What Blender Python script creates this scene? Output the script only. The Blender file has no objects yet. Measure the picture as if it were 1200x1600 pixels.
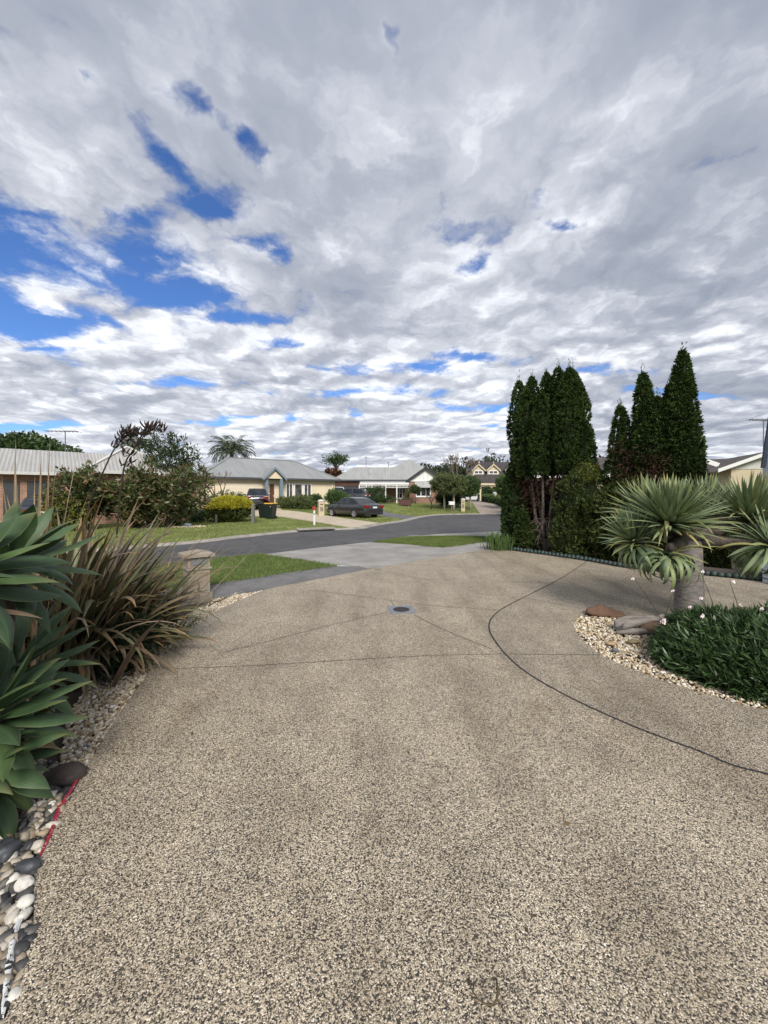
import bpy, bmesh, math, random
import numpy as np
from mathutils import Vector, Matrix, Euler, noise as mnoise

scene = bpy.context.scene
COL = scene.collection
R = math.radians

# ------------------------------------------------------------------ camera
FPX, HOR, CX, EYE = 605.0, 772.0, 600.0, 1.6          # photo measured in 1200 x 1600
cam_data = bpy.data.cameras.new('camera')
cam_data.lens = FPX / 1600.0 * 36.0
cam_data.sensor_width = 36.0
cam_data.shift_y = -28.0 / 1600.0
cam_data.clip_start = 0.05
cam_data.clip_end = 3000.0
cam = bpy.data.objects.new('camera', cam_data)
COL.objects.link(cam)
cam.location = (0, 0, EYE)
cam.rotation_euler = (R(90), 0, 0)
scene.camera = cam

# ------------------------------------------------------------------ exposure
scene.view_settings.view_transform = 'Standard'
scene.view_settings.look = 'None'
scene.view_settings.gamma = 1.0
scene.view_settings.use_curve_mapping = False
scene.view_settings.exposure = 0.42
scene.cycles.max_bounces = 6
scene.cycles.transparent_max_bounces = 6

# ------------------------------------------------------------------ sun
SUN_EL, SUN_AZ = 38.0, 168.0           # azimuth clockwise from +Y (north): behind the camera
sd = bpy.data.lights.new('sun', 'SUN')
sd.energy = 3.0
sd.angle = R(20)
sd.color = (1.0, 0.95, 0.88)
sun = bpy.data.objects.new('sun', sd)
COL.objects.link(sun)
_d = Vector((math.sin(R(SUN_AZ)) * math.cos(R(SUN_EL)), math.cos(R(SUN_AZ)) * math.cos(R(SUN_EL)), math.sin(R(SUN_EL))))
sun.rotation_euler = (-_d).to_track_quat('-Z', 'Y').to_euler()

# ------------------------------------------------------------------ node helper
class NT:
    dim = '3D'
    def __init__(s, tree):
        s.t = tree
    def n(s, typ, **kw):
        nd = s.t.nodes.new(typ)
        for k, v in kw.items():
            setattr(nd, k, v)
        return nd
    def put(s, sock, val):
        if hasattr(val, 'is_linked') or isinstance(val, bpy.types.NodeSocket):
            s.t.links.new(val, sock)
        elif val is not None:
            if isinstance(val, (tuple, list)) and len(val) == 3 and sock.type == 'RGBA':
                val = tuple(val) + (1,)
            sock.default_value = val
    def math(s, op, a, b=None, c=None, clamp=False):
        nd = s.n('ShaderNodeMath', operation=op, use_clamp=clamp)
        for i, x in enumerate((a, b, c)):
            if x is not None:
                s.put(nd.inputs[i], x)
        return nd.outputs[0]
    def vmath(s, op, a, b=None, out=0):
        nd = s.n('ShaderNodeVectorMath', operation=op)
        s.put(nd.inputs[0], a)
        if b is not None:
            s.put(nd.inputs[3 if op == 'SCALE' else 1], b)
        return nd.outputs[1 if op in ('LENGTH', 'DISTANCE', 'DOT_PRODUCT') else 0]
    def noise(s, vec, scale, detail=4, rough=0.55, dist=0.0, out=0, dim=None):
        nd = s.n('ShaderNodeTexNoise')
        nd.noise_dimensions = dim or s.dim
        if vec is not None:
            s.put(nd.inputs['Vector'], vec)
        nd.inputs['Scale'].default_value = scale
        nd.inputs['Detail'].default_value = detail
        nd.inputs['Roughness'].default_value = rough
        nd.inputs['Distortion'].default_value = dist
        return nd.outputs[out]
    def voro(s, vec, scale, feature='F1', out=0, rand=1.0, detail=0.0, rough=0.5):
        nd = s.n('ShaderNodeTexVoronoi', feature=feature, voronoi_dimensions=s.dim)
        if vec is not None:
            s.put(nd.inputs['Vector'], vec)
        nd.inputs['Scale'].default_value = scale
        nd.inputs['Randomness'].default_value = rand
        if detail:
            nd.inputs['Detail'].default_value = detail
            nd.inputs['Roughness'].default_value = rough
            nd.inputs['Lacunarity'].default_value = 2.3
        return nd.outputs[out]
    def ss(s, x, lo, hi, a=0.0, b=1.0, smooth=True):
        nd = s.n('ShaderNodeMapRange')
        nd.interpolation_type = 'SMOOTHSTEP' if smooth else 'LINEAR'
        s.put(nd.inputs[0], x)
        for i, v in zip((1, 2, 3, 4), (lo, hi, a, b)):
            s.put(nd.inputs[i], v)
        return nd.outputs[0]
    def mix(s, fac, a, b, mode='MIX'):
        nd = s.n('ShaderNodeMix', data_type='RGBA', blend_type=mode)
        s.put(nd.inputs[0], fac)
        s.put(nd.inputs[6], a)
        s.put(nd.inputs[7], b)
        return nd.outputs[2]
    def ramp(s, fac, stops, interp='LINEAR'):
        nd = s.n('ShaderNodeValToRGB')
        cr = nd.color_ramp
        cr.interpolation = interp
        while len(cr.elements) < len(stops):
            cr.elements.new(0.5)
        for e, (p, c) in zip(cr.elements, stops):
            e.position = p
            e.color = tuple(c) + (1,) if len(c) == 3 else c
        s.put(nd.inputs[0], fac)
        return nd.outputs[0]

# ------------------------------------------------------------------ sky
world = bpy.data.worlds.new('World')
scene.world = world
world.use_nodes = True
wt = world.node_tree
wt.nodes.clear()
W = NT(wt)
W.dim = '2D'
sky = W.n('ShaderNodeTexSky', sky_type='NISHITA')
sky.sun_disc = False
sky.sun_elevation = R(SUN_EL)
sky.sun_rotation = R(SUN_AZ)
sky.air_density = 1.0
sky.dust_density = 0.3
sky.ozone_density = 3.0
gen = W.n('ShaderNodeTexCoord').outputs['Generated']
sp = W.n('ShaderNodeSeparateXYZ')
wt.links.new(gen, sp.inputs[0])
OFF = 0.15
zc = W.math('ADD', W.math('MAXIMUM', sp.outputs[2], 0.0), OFF)
cb = W.n('ShaderNodeCombineXYZ')
wt.links.new(W.math('DIVIDE', sp.outputs[0], zc), cb.inputs[0])
wt.links.new(W.math('DIVIDE', sp.outputs[1], zc), cb.inputs[1])
plane = cb.outputs[0]
def sky_uv(px, py):
    v = Vector(((px - CX) / FPX, 1.0, (HOR - py) / FPX)).normalized()
    return v.x / (v.z + OFF), v.y / (v.z + OFF)
warp = W.vmath('SUBTRACT', W.noise(plane, 2.3, 5, 0.6, out=1), (0.5, 0.5, 0.5))
pw = W.vmath('ADD', plane, W.vmath('SCALE', warp, 0.26))
warp2 = W.vmath('SUBTRACT', W.noise(plane, 0.9, 2, 0.5, out=1), (0.5, 0.5, 0.5))
pw2 = W.vmath('ADD', plane, W.vmath('SCALE', warp2, 0.30))
# openings in the cloud deck: direction, half extents and depth of each
GAPS = [(10, 385, 150, 80, 1.2), (130, 415, 150, 62, 1.05), (60, 500, 130, 40, 1.0), (200, 400, 110, 34, 0.9), (285, 445, 120, 44, 0.98), (170, 345, 90, 24, 0.78), (20, 330, 90, 26, 0.85), (-60, 440, 120, 120, 1.1),
        (290, 150, 28, 50, 0.74), (378, 235, 32, 44, 0.72), (262, 250, 22, 60, 0.46), (165, 150, 20, 24, 0.6), (300, 320, 70, 22, 0.55), (410, 378, 50, 22, 0.66), (330, 190, 24, 40, 0.46),
        (592, 48, 10, 30, 0.40), (885, 345, 50, 20, 0.84), (725, 425, 30, 20, 0.68), (465, 545, 80, 14, 0.84), (600, 572, 140, 14, 0.86), (740, 560, 90, 9, 0.6),
        (950, 578, 90, 18, 0.74), (110, 545, 140, 14, 0.62), (330, 500, 140, 16, 0.6), (540, 612, 140, 10, 0.7), (20, 668, 130, 12, 0.85), (820, 640, 160, 9, 0.55),
        (200, 600, 160, 9, 0.55), (1060, 618, 130, 9, 0.55), (400, 655, 200, 7, 0.6), (800, 665, 200, 6, 0.55), (850, 300, 40, 20, 0.4)]
gsum = None
def gap(gu, gv, su, sv, am):
    global gsum
    mp = W.n('ShaderNodeMapping', vector_type='TEXTURE')
    mp.inputs['Location'].default_value = (gu, gv, 0)
    mp.inputs['Scale'].default_value = (su, sv, 1)
    wt.links.new(pw, mp.inputs[0])
    g = W.ss(W.vmath('LENGTH', mp.outputs[0]), 0.0, 1.7, am, 0.0)
    gsum = g if gsum is None else W.math('MAXIMUM', gsum, g)
for (gx, gy, hx, hy, am) in GAPS:
    gu, gv = sky_uv(gx, gy)
    gap(gu, gv, abs(sky_uv(gx + hx, gy)[0] - gu), abs(sky_uv(gx, gy + hy)[1] - gv), am)
for q in ((-3.2, -1.5, 1.2, 0.5, 0.9), (1.5, -2.0, 1.4, 0.5, 0.9), (3.5, 0.5, 1.0, 0.6, 0.8), (-0.3, -0.9, 0.3, 0.2, 0.8)):
    gap(*q)
def billow(vec):
    return W.math('SUBTRACT', 1.0, W.voro(vec, 2.7, 'F1', 0, 1.0, 4.0, 0.46))
n_big = W.noise(pw2, 1.3, 4, 0.5)
cellp = W.vmath('ADD', pw2, W.vmath('SCALE', W.vmath('SUBTRACT', W.noise(plane, 5.0, 5, 0.6, out=1), (0.5, 0.5, 0.5)), 0.22))
puff = billow(cellp)                                                   # about 0.6
wisp = W.noise(pw, 7.0, 6, 0.62)
dens = W.math('ADD', W.math('MULTIPLY', n_big, 0.55), W.math('MULTIPLY', W.math('SUBTRACT', puff, 0.1), 0.85))
dens = W.math('ADD', dens, W.math('MULTIPLY', W.math('SUBTRACT', wisp, 0.5), 0.55))
dens = W.math('SUBTRACT', W.math('ADD', dens, 0.66), gsum)
dens = W.math('ADD', dens, W.ss(sp.outputs[0], 0.15, 0.6, 0.0, 0.16))
alpha = W.ss(dens, 0.16, 0.72)
# relief: the deck seen from below, lit from the sun's side
puff2 = billow(W.vmath('ADD', cellp, (-0.035, -0.075, 0.0)))
rel = W.math('SUBTRACT', puff, puff2)
thick = W.ss(W.noise(pw2, 0.75, 5, 0.55), 0.35, 0.65)
b = W.math('ADD', 0.56, W.math('MULTIPLY', rel, W.ss(sp.outputs[2], 0.75, 0.25, 0.34, 0.66)))
b = W.math('ADD', b, W.math('MULTIPLY', W.math('SUBTRACT', puff, 0.55), 0.42))
b = W.math('ADD', b, W.math('MULTIPLY', W.math('SUBTRACT', wisp, 0.5), 0.20))
b = W.math('SUBTRACT', b, W.math('MULTIPLY', W.math('SUBTRACT', thick, 0.5), 0.24))
b = W.math('ADD', b, W.math('MULTIPLY', W.ss(dens, 1.15, 0.6), 0.16))
b = W.math('ADD', b, W.math('MULTIPLY', W.ss(sp.outputs[2], 0.5, 0.1), 0.14))
b = W.math('SUBTRACT', b, W.math('MULTIPLY', W.ss(sp.outputs[0], 0.0, 0.6), 0.10))
ccol = W.ramp(b, [(0.0, (0.26, 0.29, 0.355)), (0.35, (0.345, 0.37, 0.435)), (0.62, (0.49, 0.515, 0.575)), (0.95, (0.80, 0.825, 0.87))])
bg_sky = W.n('ShaderNodeBackground')
skyc = W.mix(1.0, sky.outputs[0], (0.62, 0.86, 1.25), 'MULTIPLY')
wt.links.new(skyc, bg_sky.inputs[0])
bg_sky.inputs[1].default_value = 0.095
bg_cl = W.n('ShaderNodeBackground')
wt.links.new(ccol, bg_cl.inputs[0])
bg_cl.inputs[1].default_value = 1.0
mxs = W.n('ShaderNodeMixShader')
wt.links.new(alpha, mxs.inputs[0])
wt.links.new(bg_sky.outputs[0], mxs.inputs[1])
wt.links.new(bg_cl.outputs[0], mxs.inputs[2])
wo = W.n('ShaderNodeOutputWorld')
wt.links.new(mxs.outputs[0], wo.inputs[0])

from mathutils.geometry import tessellate_polygon
# ------------------------------------------------------------------ terrain and picture-to-ground measuring
def sstep(a, b, x):
    t = min(1.0, max(0.0, (x - a) / (b - a)))
    return t * t * (3 - 2 * t)
def H(x, y):                                           # height of the ground: flat here, rising gently beyond the street
    s = 27.0 + 6.0 * sstep(-2.0, 3.5, x)
    return 0.62 * sstep(s, s + 10.0, y)
def G(px, py, up=0.0):                                 # ground point seen at a photo pixel
    lo, hi = 0.5, 400.0
    for _ in range(60):
        m = 0.5 * (lo + hi)
        x = (px - CX) / FPX * m
        if HOR + (EYE - H(x, m) - up) / m * FPX > py:
            lo = m
        else:
            hi = m
    return Vector(((px - CX) / FPX * lo, lo, H((px - CX) / FPX * lo, lo)))
def A(px, py, y):                                      # point at depth y seen at a photo pixel
    return Vector(((px - CX) / FPX * y, y, EYE + (HOR - py) / FPX * y))

# ------------------------------------------------------------------ tagging
def tag(o, label=None, cat=None, group=None, kind=None):
    if label: o['label'] = label
    if cat: o['category'] = cat
    if group: o['group'] = group
    if kind: o['kind'] = kind
    return o
def thing(name, label, cat, loc=(0, 0, 0), rz=0.0, group=None):
    o = bpy.data.objects.new(name, None)
    o.empty_display_size = 0.2
    COL.objects.link(o)
    o.location = loc
    o.rotation_euler = (0, 0, rz)
    return tag(o, label, cat, group)
def copy_tree(o, parent=None):
    c = o.copy()
    COL.objects.link(c)
    c.parent = parent
    for ch in list(o.children):
        copy_tree(ch, c)
    return c

# ------------------------------------------------------------------ mesh making
def auto_uv(me):
    n = len(me.loops)
    if n == 0: return
    co = np.empty(len(me.vertices) * 3); me.vertices.foreach_get('co', co); co = co.reshape(-1, 3)
    vi = np.empty(n, dtype=np.int64); me.loops.foreach_get('vertex_index', vi)
    pn = np.empty(len(me.polygons) * 3); me.polygons.foreach_get('normal', pn); pn = pn.reshape(-1, 3)
    tot = np.empty(len(me.polygons), dtype=np.int64); me.polygons.foreach_get('loop_total', tot)
    N = np.repeat(pn, tot, axis=0)
    T = np.stack([-N[:, 1], N[:, 0], np.zeros(n)], 1)
    ln = np.linalg.norm(T, axis=1)
    flat = ln < 1e-3
    T[flat] = (1, 0, 0); ln[flat] = 1
    T /= ln[:, None]
    B = np.cross(N, T)
    P = co[vi]
    uv = np.stack([(P * T).sum(1), (P * B).sum(1)], 1)
    l = me.uv_layers.new(name='UVMap')
    l.data.foreach_set('uv', uv.ravel())
def link(name, me, mat, parent=None, smooth=False):
    if mat is not None: me.materials.append(mat)
    if smooth: me.polygons.foreach_set('use_smooth', np.ones(len(me.polygons), dtype=bool))
    o = bpy.data.objects.new(name, me)
    COL.objects.link(o)
    if parent is not None: o.parent = parent
    return o
def np_mesh(name, V, F, mat, parent=None, smooth=False, uv=False):
    V = np.asarray(V, dtype=np.float32); F = np.asarray(F, dtype=np.int32)
    me = bpy.data.meshes.new(name)
    k = F.shape[1]
    me.vertices.add(len(V)); me.vertices.foreach_set('co', V.ravel())
    me.loops.add(F.size); me.loops.foreach_set('vertex_index', F.ravel())
    me.polygons.add(len(F))
    me.polygons.foreach_set('loop_start', np.arange(len(F), dtype=np.int32) * k)
    me.update(calc_edges=True)
    me.validate()
    if uv: auto_uv(me)
    return link(name, me, mat, parent, smooth)

class M:
    def __init__(s):
        s.v = []; s.f = []
    def add(s, vs, fs):
        b = len(s.v)
        s.v += [tuple(v) for v in vs]
        s.f += [tuple(b + i for i in f) for f in fs]
        return s
    def quad(s, *p):
        return s.add(p, [tuple(range(len(p)))])
    def box(s, x0, x1, y0, y1, z0, z1):
        vs = [(x, y, z) for z in (z0, z1) for y in (y0, y1) for x in (x0, x1)]
        return s.add(vs, [(0, 2, 3, 1), (4, 5, 7, 6), (0, 1, 5, 4), (2, 6, 7, 3), (0, 4, 6, 2), (1, 3, 7, 5)])
    def bar(s, a, b, w, h):                             # a straight square bar between two points
        a = Vector(a); b = Vector(b); d = (b - a).normalized()
        u = d.cross(Vector((0, 0, 1)))
        if u.length < 1e-3: u = Vector((1, 0, 0))
        u.normalize(); n = u.cross(d)
        vs = [p + u * (sx * w / 2) + n * (sy * h / 2) for p in (a, b) for sx, sy in ((-1, -1), (1, -1), (1, 1), (-1, 1))]
        return s.add(vs, [(0, 1, 2, 3), (7, 6, 5, 4), (0, 4, 5, 1), (1, 5, 6, 2), (2, 6, 7, 3), (3, 7, 4, 0)])
    def tube(s, path, rad, n=8, cap=True, wob=0.0, rng=None):
        P = [Vector(p) for p in path]
        if not isinstance(rad, (list, tuple)): rad = [rad] * len(P)
        rings = []
        u = None
        for i, p in enumerate(P):
            d = (P[min(i + 1, len(P) - 1)] - P[max(i - 1, 0)]).normalized()
            if u is None:
                u = d.cross(Vector((0.3, 0.9, 0.1)))
                if u.length < 0.05: u = d.cross(Vector((1, 0, 0)))
            u = (u - d * u.dot(d)).normalized()
            w = d.cross(u)
            r = []
            for k in range(n):
                a = 2 * math.pi * k / n
                q = rad[i] * (1 + (rng.uniform(-wob, wob) if rng else 0))
                r.append(p + u * (math.cos(a) * q) + w * (math.sin(a) * q))
            rings.append(r)
        vs = [v for r in rings for v in r]
        fs = []
        for i in range(len(P) - 1):
            for k in range(n):
                k2 = (k + 1) % n
                fs.append((i * n + k, i * n + k2, (i + 1) * n + k2, (i + 1) * n + k))
        if cap:
            fs.append(tuple(range(n - 1, -1, -1)))
            fs.append(tuple((len(P) - 1) * n + k for k in range(n)))
        return s.add(vs, fs)
    def lathe(s, prof, n=16, c=(0, 0)):
        vs = []; fs = []
        for (r, z) in prof:
            for k in range(n):
                a = 2 * math.pi * k / n
                vs.append((c[0] + r * math.cos(a), c[1] + r * math.sin(a), z))
        for i in range(len(prof) - 1):
            for k in range(n):
                k2 = (k + 1) % n
                fs.append((i * n + k, i * n + k2, (i + 1) * n + k2, (i + 1) * n + k))
        fs.append(tuple(range(n - 1, -1, -1)))
        fs.append(tuple((len(prof) - 1) * n + k for k in range(n)))
        return s.add(vs, fs)
    def extrude(s, poly, d):                            # polygon (3-D points) pushed along the vector d
        n = len(poly); d = Vector(d)
        vs = [Vector(p) for p in poly] + [Vector(p) + d for p in poly]
        fs = [tuple(range(n - 1, -1, -1)), tuple(range(n, 2 * n))]
        fs += [(i, (i + 1) % n, n + (i + 1) % n, n + i) for i in range(n)]
        return s.add(vs, fs)
    def build(s, name, mat, parent=None, smooth=False, bevel=0.0):
        me = bpy.data.meshes.new(name)
        me.from_pydata(s.v, [], s.f)
        bm = bmesh.new(); bm.from_mesh(me)
        bmesh.ops.recalc_face_normals(bm, faces=bm.faces)
        if bevel > 0:
            bmesh.ops.bevel(bm, geom=list(bm.edges), offset=bevel, segments=2, affect='EDGES', profile=0.6)
        bm.to_mesh(me); bm.free()
        me.update()
        auto_uv(me)
        return link(name, me, mat, parent, smooth)

def ico(sub):
    bm = bmesh.new()
    bmesh.ops.create_icosphere(bm, subdivisions=sub, radius=1.0)
    V = np.array([v.co[:] for v in bm.verts]); F = np.array([[v.index for v in f.verts] for f in bm.faces])
    bm.free()
    return V, F
ICO1, ICO2, ICO3 = ico(1), ico(2), ico(3)
def rand_rot(rng, n):
    q = rng.normal(size=(n, 4)); q /= np.linalg.norm(q, axis=1)[:, None]
    w, x, y, z = q.T
    return np.stack([np.stack([1 - 2 * (y * y + z * z), 2 * (x * y - z * w), 2 * (x * z + y * w)], 1),
                     np.stack([2 * (x * y + z * w), 1 - 2 * (x * x + z * z), 2 * (y * z - x * w)], 1),
                     np.stack([2 * (x * z - y * w), 2 * (y * z + x * w), 1 - 2 * (x * x + y * y)], 1)], 1)
def pebble_arrays(P, size, rng, base=ICO1, flat=(0.55, 0.9), tilt=0.5):
    BV, BF = base
    n = len(P)
    sc = np.stack([size * rng.uniform(0.9, 1.3, n), size * rng.uniform(0.7, 1.0, n), size * rng.uniform(flat[0], flat[1], n)], 1)
    V = BV[None] * (1 + (rng.uniform(-0.10, 0.10, (n, len(BV), 1)) if len(BV) < 100 else 0.0) + 0.16 * np.sin((BV[None] * rng.uniform(1.2, 2.6, (n, 1, 3)) + rng.uniform(0, 6.28, (n, 1, 3))).sum(-1, keepdims=True) * 1.5))
    V = V * sc[:, None, :]
    a = rng.uniform(0, 2 * np.pi, n); t = rng.normal(0, tilt, n)
    ca, sa, ct, st = np.cos(a), np.sin(a), np.cos(t), np.sin(t)
    x, y, z = V[..., 0], V[..., 1], V[..., 2]
    y, z = y * ct[:, None] - z * st[:, None], y * st[:, None] + z * ct[:, None]
    x, y = x * ca[:, None] - y * sa[:, None], x * sa[:, None] + y * ca[:, None]
    V = np.stack([x, y, z], -1) + P[:, None, :]
    F = BF[None] + (np.arange(n) * len(BV))[:, None, None]
    return V.reshape(-1, 3), F.reshape(-1, BF.shape[1])
def unit(a):
    return a / np.maximum(np.linalg.norm(a, axis=-1, keepdims=True), 1e-9)
def leaf_arrays(P, D, L, Wd, rng, fold=0.12, wide=0.5):
    P = np.asarray(P, float); D = unit(np.asarray(D, float)); n = len(P)
    L = np.broadcast_to(L, (n,)).astype(float)[:, None]; Wd = np.broadcast_to(Wd, (n,)).astype(float)[:, None]
    S = unit(np.cross(D, rng.normal(size=(n, 3)) + np.array([0, 0, 0.6])))
    N = np.cross(S, D)
    m = P + D * L * wide
    V = np.stack([P, m + S * Wd / 2 + N * Wd * fold, P + D * L, m - S * Wd / 2 + N * Wd * fold], 1)
    F = np.arange(n * 4).reshape(n, 4)
    return V.reshape(-1, 3), F
def rand_dir(rng, n):
    return unit(rng.normal(size=(n, 3)))
def crown_arrays(rng, centres, rad, leaf_n, L, Wd, up=0.3, out=0.6, c0=None):
    """tufts of leaves round each of the given twig ends"""
    C = np.repeat(centres, leaf_n, axis=0); n = len(C)
    r = rand_dir(rng, n)
    P = C + r * (rng.uniform(0, 1, (n, 1)) ** 0.5) * (rad if np.isscalar(rad) else np.repeat(rad, leaf_n)[:, None])
    cc = centres.mean(0) if c0 is None else np.asarray(c0)
    D = unit(C - cc) * out + rand_dir(rng, n) * 0.8 + np.array([0, 0, up])
    return leaf_arrays(P, D, L * rng.uniform(0.7, 1.2, n), Wd * rng.uniform(0.7, 1.2, n), rng)
def ell_points(rng, n, c, r, inner=0.55, lump=0.18, low=-1.0):
    d = rand_dir(rng, int(n * 2.2))
    d = d[d[:, 2] > low][:n]
    f = rng.uniform(inner, 1.0, (len(d), 1)) ** 0.6
    k = rng.normal(size=(5, 3)) * 2.5; ph = rng.uniform(0, 6.28, 5)
    lm = 1 + lump * np.sin(d @ k.T + ph).mean(1, keepdims=True) * 1.6
    return np.asarray(c) + d * f * lm * np.asarray(r)
def join(*vf):
    Vs, Fs, b = [], [], 0
    for V, F in vf:
        Vs.append(V); Fs.append(F + b); b += len(V)
    return np.concatenate(Vs), np.concatenate(Fs)

def sheet(name, pts, off, mat, parent=None, thick=0.0, kind='structure'):
    """a flat piece of ground drawn as an outline, draped over the terrain"""
    bm = bmesh.new()
    cl = []
    for p in pts:
        q = Vector((p[0], p[1], 0))
        if not cl or (q - cl[-1]).length > 1e-4: cl.append(q)
    if (cl[0] - cl[-1]).length < 1e-4: cl.pop()
    vs = [bm.verts.new(q) for q in cl]
    for tri in tessellate_polygon([cl]):
        try: bm.faces.new([vs[i] for i in tri])
        except ValueError: pass
    ys = [p[1] for p in pts]
    for k in range(26, 47):
        if min(ys) < k < max(ys):
            bmesh.ops.bisect_plane(bm, geom=bm.verts[:] + bm.edges[:] + bm.faces[:], plane_co=(0, k, 0), plane_no=(0, 1, 0))
    if max(ys) > 26:
        xs = [p[0] for p in pts]
        for k in range(-3, 5):
            if min(xs) < k < max(xs):
                bmesh.ops.bisect_plane(bm, geom=bm.verts[:] + bm.edges[:] + bm.faces[:], plane_co=(k, 0, 0), plane_no=(1, 0, 0))
    bmesh.ops.recalc_face_normals(bm, faces=bm.faces)
    for fa in bm.faces:
        if fa.normal.z < 0: fa.normal_flip()
    for v in bm.verts:
        v.co.z = H(v.co.x, v.co.y) + off
    if thick:
        g = bmesh.ops.extrude_face_region(bm, geom=bm.faces[:])
        for e in g['geom']:
            if isinstance(e, bmesh.types.BMVert): e.co.z -= 0
        top = [e for e in g['geom'] if isinstance(e, bmesh.types.BMVert)]
        for v in bm.verts:
            if v not in top: v.co.z -= thick
        bmesh.ops.recalc_face_normals(bm, faces=bm.faces)
    me = bpy.data.meshes.new(name)
    bm.to_mesh(me); bm.free()
    auto_uv(me)
    o = link(name, me, mat, parent)
    if parent is None and kind: o['kind'] = kind
    return o
def smooth_line(pts, n=8):                              # Catmull-Rom through 2-D points
    P = [Vector((p[0], p[1])) for p in pts]
    out = []
    for i in range(len(P) - 1):
        a, b, c, d = P[max(i - 1, 0)], P[i], P[i + 1], P[min(i + 2, len(P) - 1)]
        for k in range(n):
            t = k / n
            out.append(0.5 * ((2 * b) + (c - a) * t + (2 * a - 5 * b + 4 * c - d) * t * t + (3 * b - a - 3 * c + d) * t ** 3))
    out.append(P[-1])
    return out
def strip_poly(line, w0, w1):                           # outline of a strip along a line; offsets to its left
    P = [Vector((p[0], p[1])) for p in line]
    L, Rr = [], []
    for i, p in enumerate(P):
        d = (P[min(i + 1, len(P) - 1)] - P[max(i - 1, 0)]).normalized()
        n = Vector((-d.y, d.x))
        L.append(p + n * w0); Rr.append(p + n * w1)
    return L + Rr[::-1]
def strip_sheet(name, line, w0, w1, off, mat, parent=None, prof=None):
    """strip along a line; prof: list of (offset to the left, height)"""
    P = [Vector((p[0], p[1])) for p in line]
    prof = prof or [(w0, off), (w1, off)]
    vs = []; fs = []
    for i, p in enumerate(P):
        d = (P[min(i + 1, len(P) - 1)] - P[max(i - 1, 0)]).normalized()
        n = Vector((-d.y, d.x))
        for (o, z) in prof:
            q = p + n * o
            vs.append((q.x, q.y, H(q.x, q.y) + z))
    k = len(prof)
    for i in range(len(P) - 1):
        for j in range(k - 1):
            fs.append((i * k + j, i * k + j + 1, (i + 1) * k + j + 1, (i + 1) * k + j))
    me = bpy.data.meshes.new(name)
    me.from_pydata(vs, [], fs)
    bm = bmesh.new(); bm.from_mesh(me)
    for f in bm.faces:
        if f.normal.z < 0: f.normal_flip()
    bm.to_mesh(me); bm.free(); me.update()
    auto_uv(me)
    o = link(name, me, mat, parent)
    if parent is None: o['kind'] = 'structure'
    return o
def in_poly(x, y, poly):
    x = np.asarray(x); y = np.asarray(y)
    c = np.zeros(x.shape, bool)
    n = len(poly)
    for i in range(n):
        x1, y1 = poly[i][0], poly[i][1]; x2, y2 = poly[(i + 1) % n][0], poly[(i + 1) % n][1]
        if y1 == y2: continue
        t = ((y1 > y) != (y2 > y)) & (x < (x2 - x1) * (y - y1) / (y2 - y1) + x1)
        c ^= t
    return c
def scatter(poly, n, rng):
    xs = [p[0] for p in poly]; ys = [p[1] for p in poly]
    x = rng.uniform(min(xs), max(xs), n * 4); y = rng.uniform(min(ys), max(ys), n * 4)
    k = in_poly(x, y, poly)
    return np.stack([x[k], y[k]], 1)[:n]

# ------------------------------------------------------------------ materials
def mat(name, f):
    m = bpy.data.materials.new(name)
    m.use_nodes = True
    nt = m.node_tree
    p = nt.nodes['Principled BSDF']
    f(NT(nt), p)
    return m
def obj_co(T): return T.n('ShaderNodeTexCoord').outputs['Object']
def uv_co(T): return T.n('ShaderNodeTexCoord').outputs['UV']
def pos_co(T): return T.n('ShaderNodeNewGeometry').outputs['Position']
def isl(T): return T.n('ShaderNodeNewGeometry').outputs['Random Per Island']
def bump(T, p, h, strength=0.3, dist=0.01):
    b = T.n('ShaderNodeBump')
    b.inputs['Strength'].default_value = strength
    b.inputs['Distance'].default_value = dist
    T.put(b.inputs['Height'], h)
    T.put(p.inputs['Normal'], b.outputs[0])
def plain(name, col, rough=0.6, var=0.12, scale=8.0, metal=0.0, bmp=0.0, spec=0.5, coat=0.0):
    def f(T, p):
        nz = T.noise(obj_co(T), scale, 5, 0.6)
        T.put(p.inputs['Base Color'], T.mix(T.ss(nz, 0.3, 0.7, smooth=False), tuple(c * (1 - var) for c in col), tuple(min(1, c * (1 + var)) for c in col)))
        p.inputs['Roughness'].default_value = rough
        p.inputs['Metallic'].default_value = metal
        p.inputs['Specular IOR Level'].default_value = spec
        p.inputs['Coat Weight'].default_value = coat
        if bmp: bump(T, p, T.noise(obj_co(T), scale * 6, 4, 0.6), bmp, 0.01)
    return mat(name, f)
def leafmat(name, cols, rough=0.5, trans=0.2, wob=0.25, scale=2.0, spec=0.35):
    """cols: list of leaf colours; each leaf takes one, and whole sprays drift lighter or darker"""
    def f(T, p):
        n = len(cols)
        c = T.ramp(isl(T), [(i / max(1, n - 1), k) for i, k in enumerate(cols)])
        nz = T.noise(pos_co(T), scale, 3, 0.5)
        c = T.mix(1.0, c, T.ramp(nz, [(0.3, (1 - wob,) * 3), (0.7, (1 + wob,) * 3)]), 'MULTIPLY')
        T.put(p.inputs['Base Color'], c)
        p.inputs['Roughness'].default_value = rough
        p.inputs['Specular IOR Level'].default_value = spec
        if trans:
            t = T.n('ShaderNodeBsdfTranslucent')
            T.put(t.inputs[0], c)
            m = T.n('ShaderNodeMixShader')
            m.inputs[0].default_value = trans
            out = [x for x in T.t.nodes if x.type == 'OUTPUT_MATERIAL'][0]
            T.t.links.new(p.outputs[0], m.inputs[1]); T.t.links.new(t.outputs[0], m.inputs[2])
            T.t.links.new(m.outputs[0], out.inputs[0])
    return mat(name, f)
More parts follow.
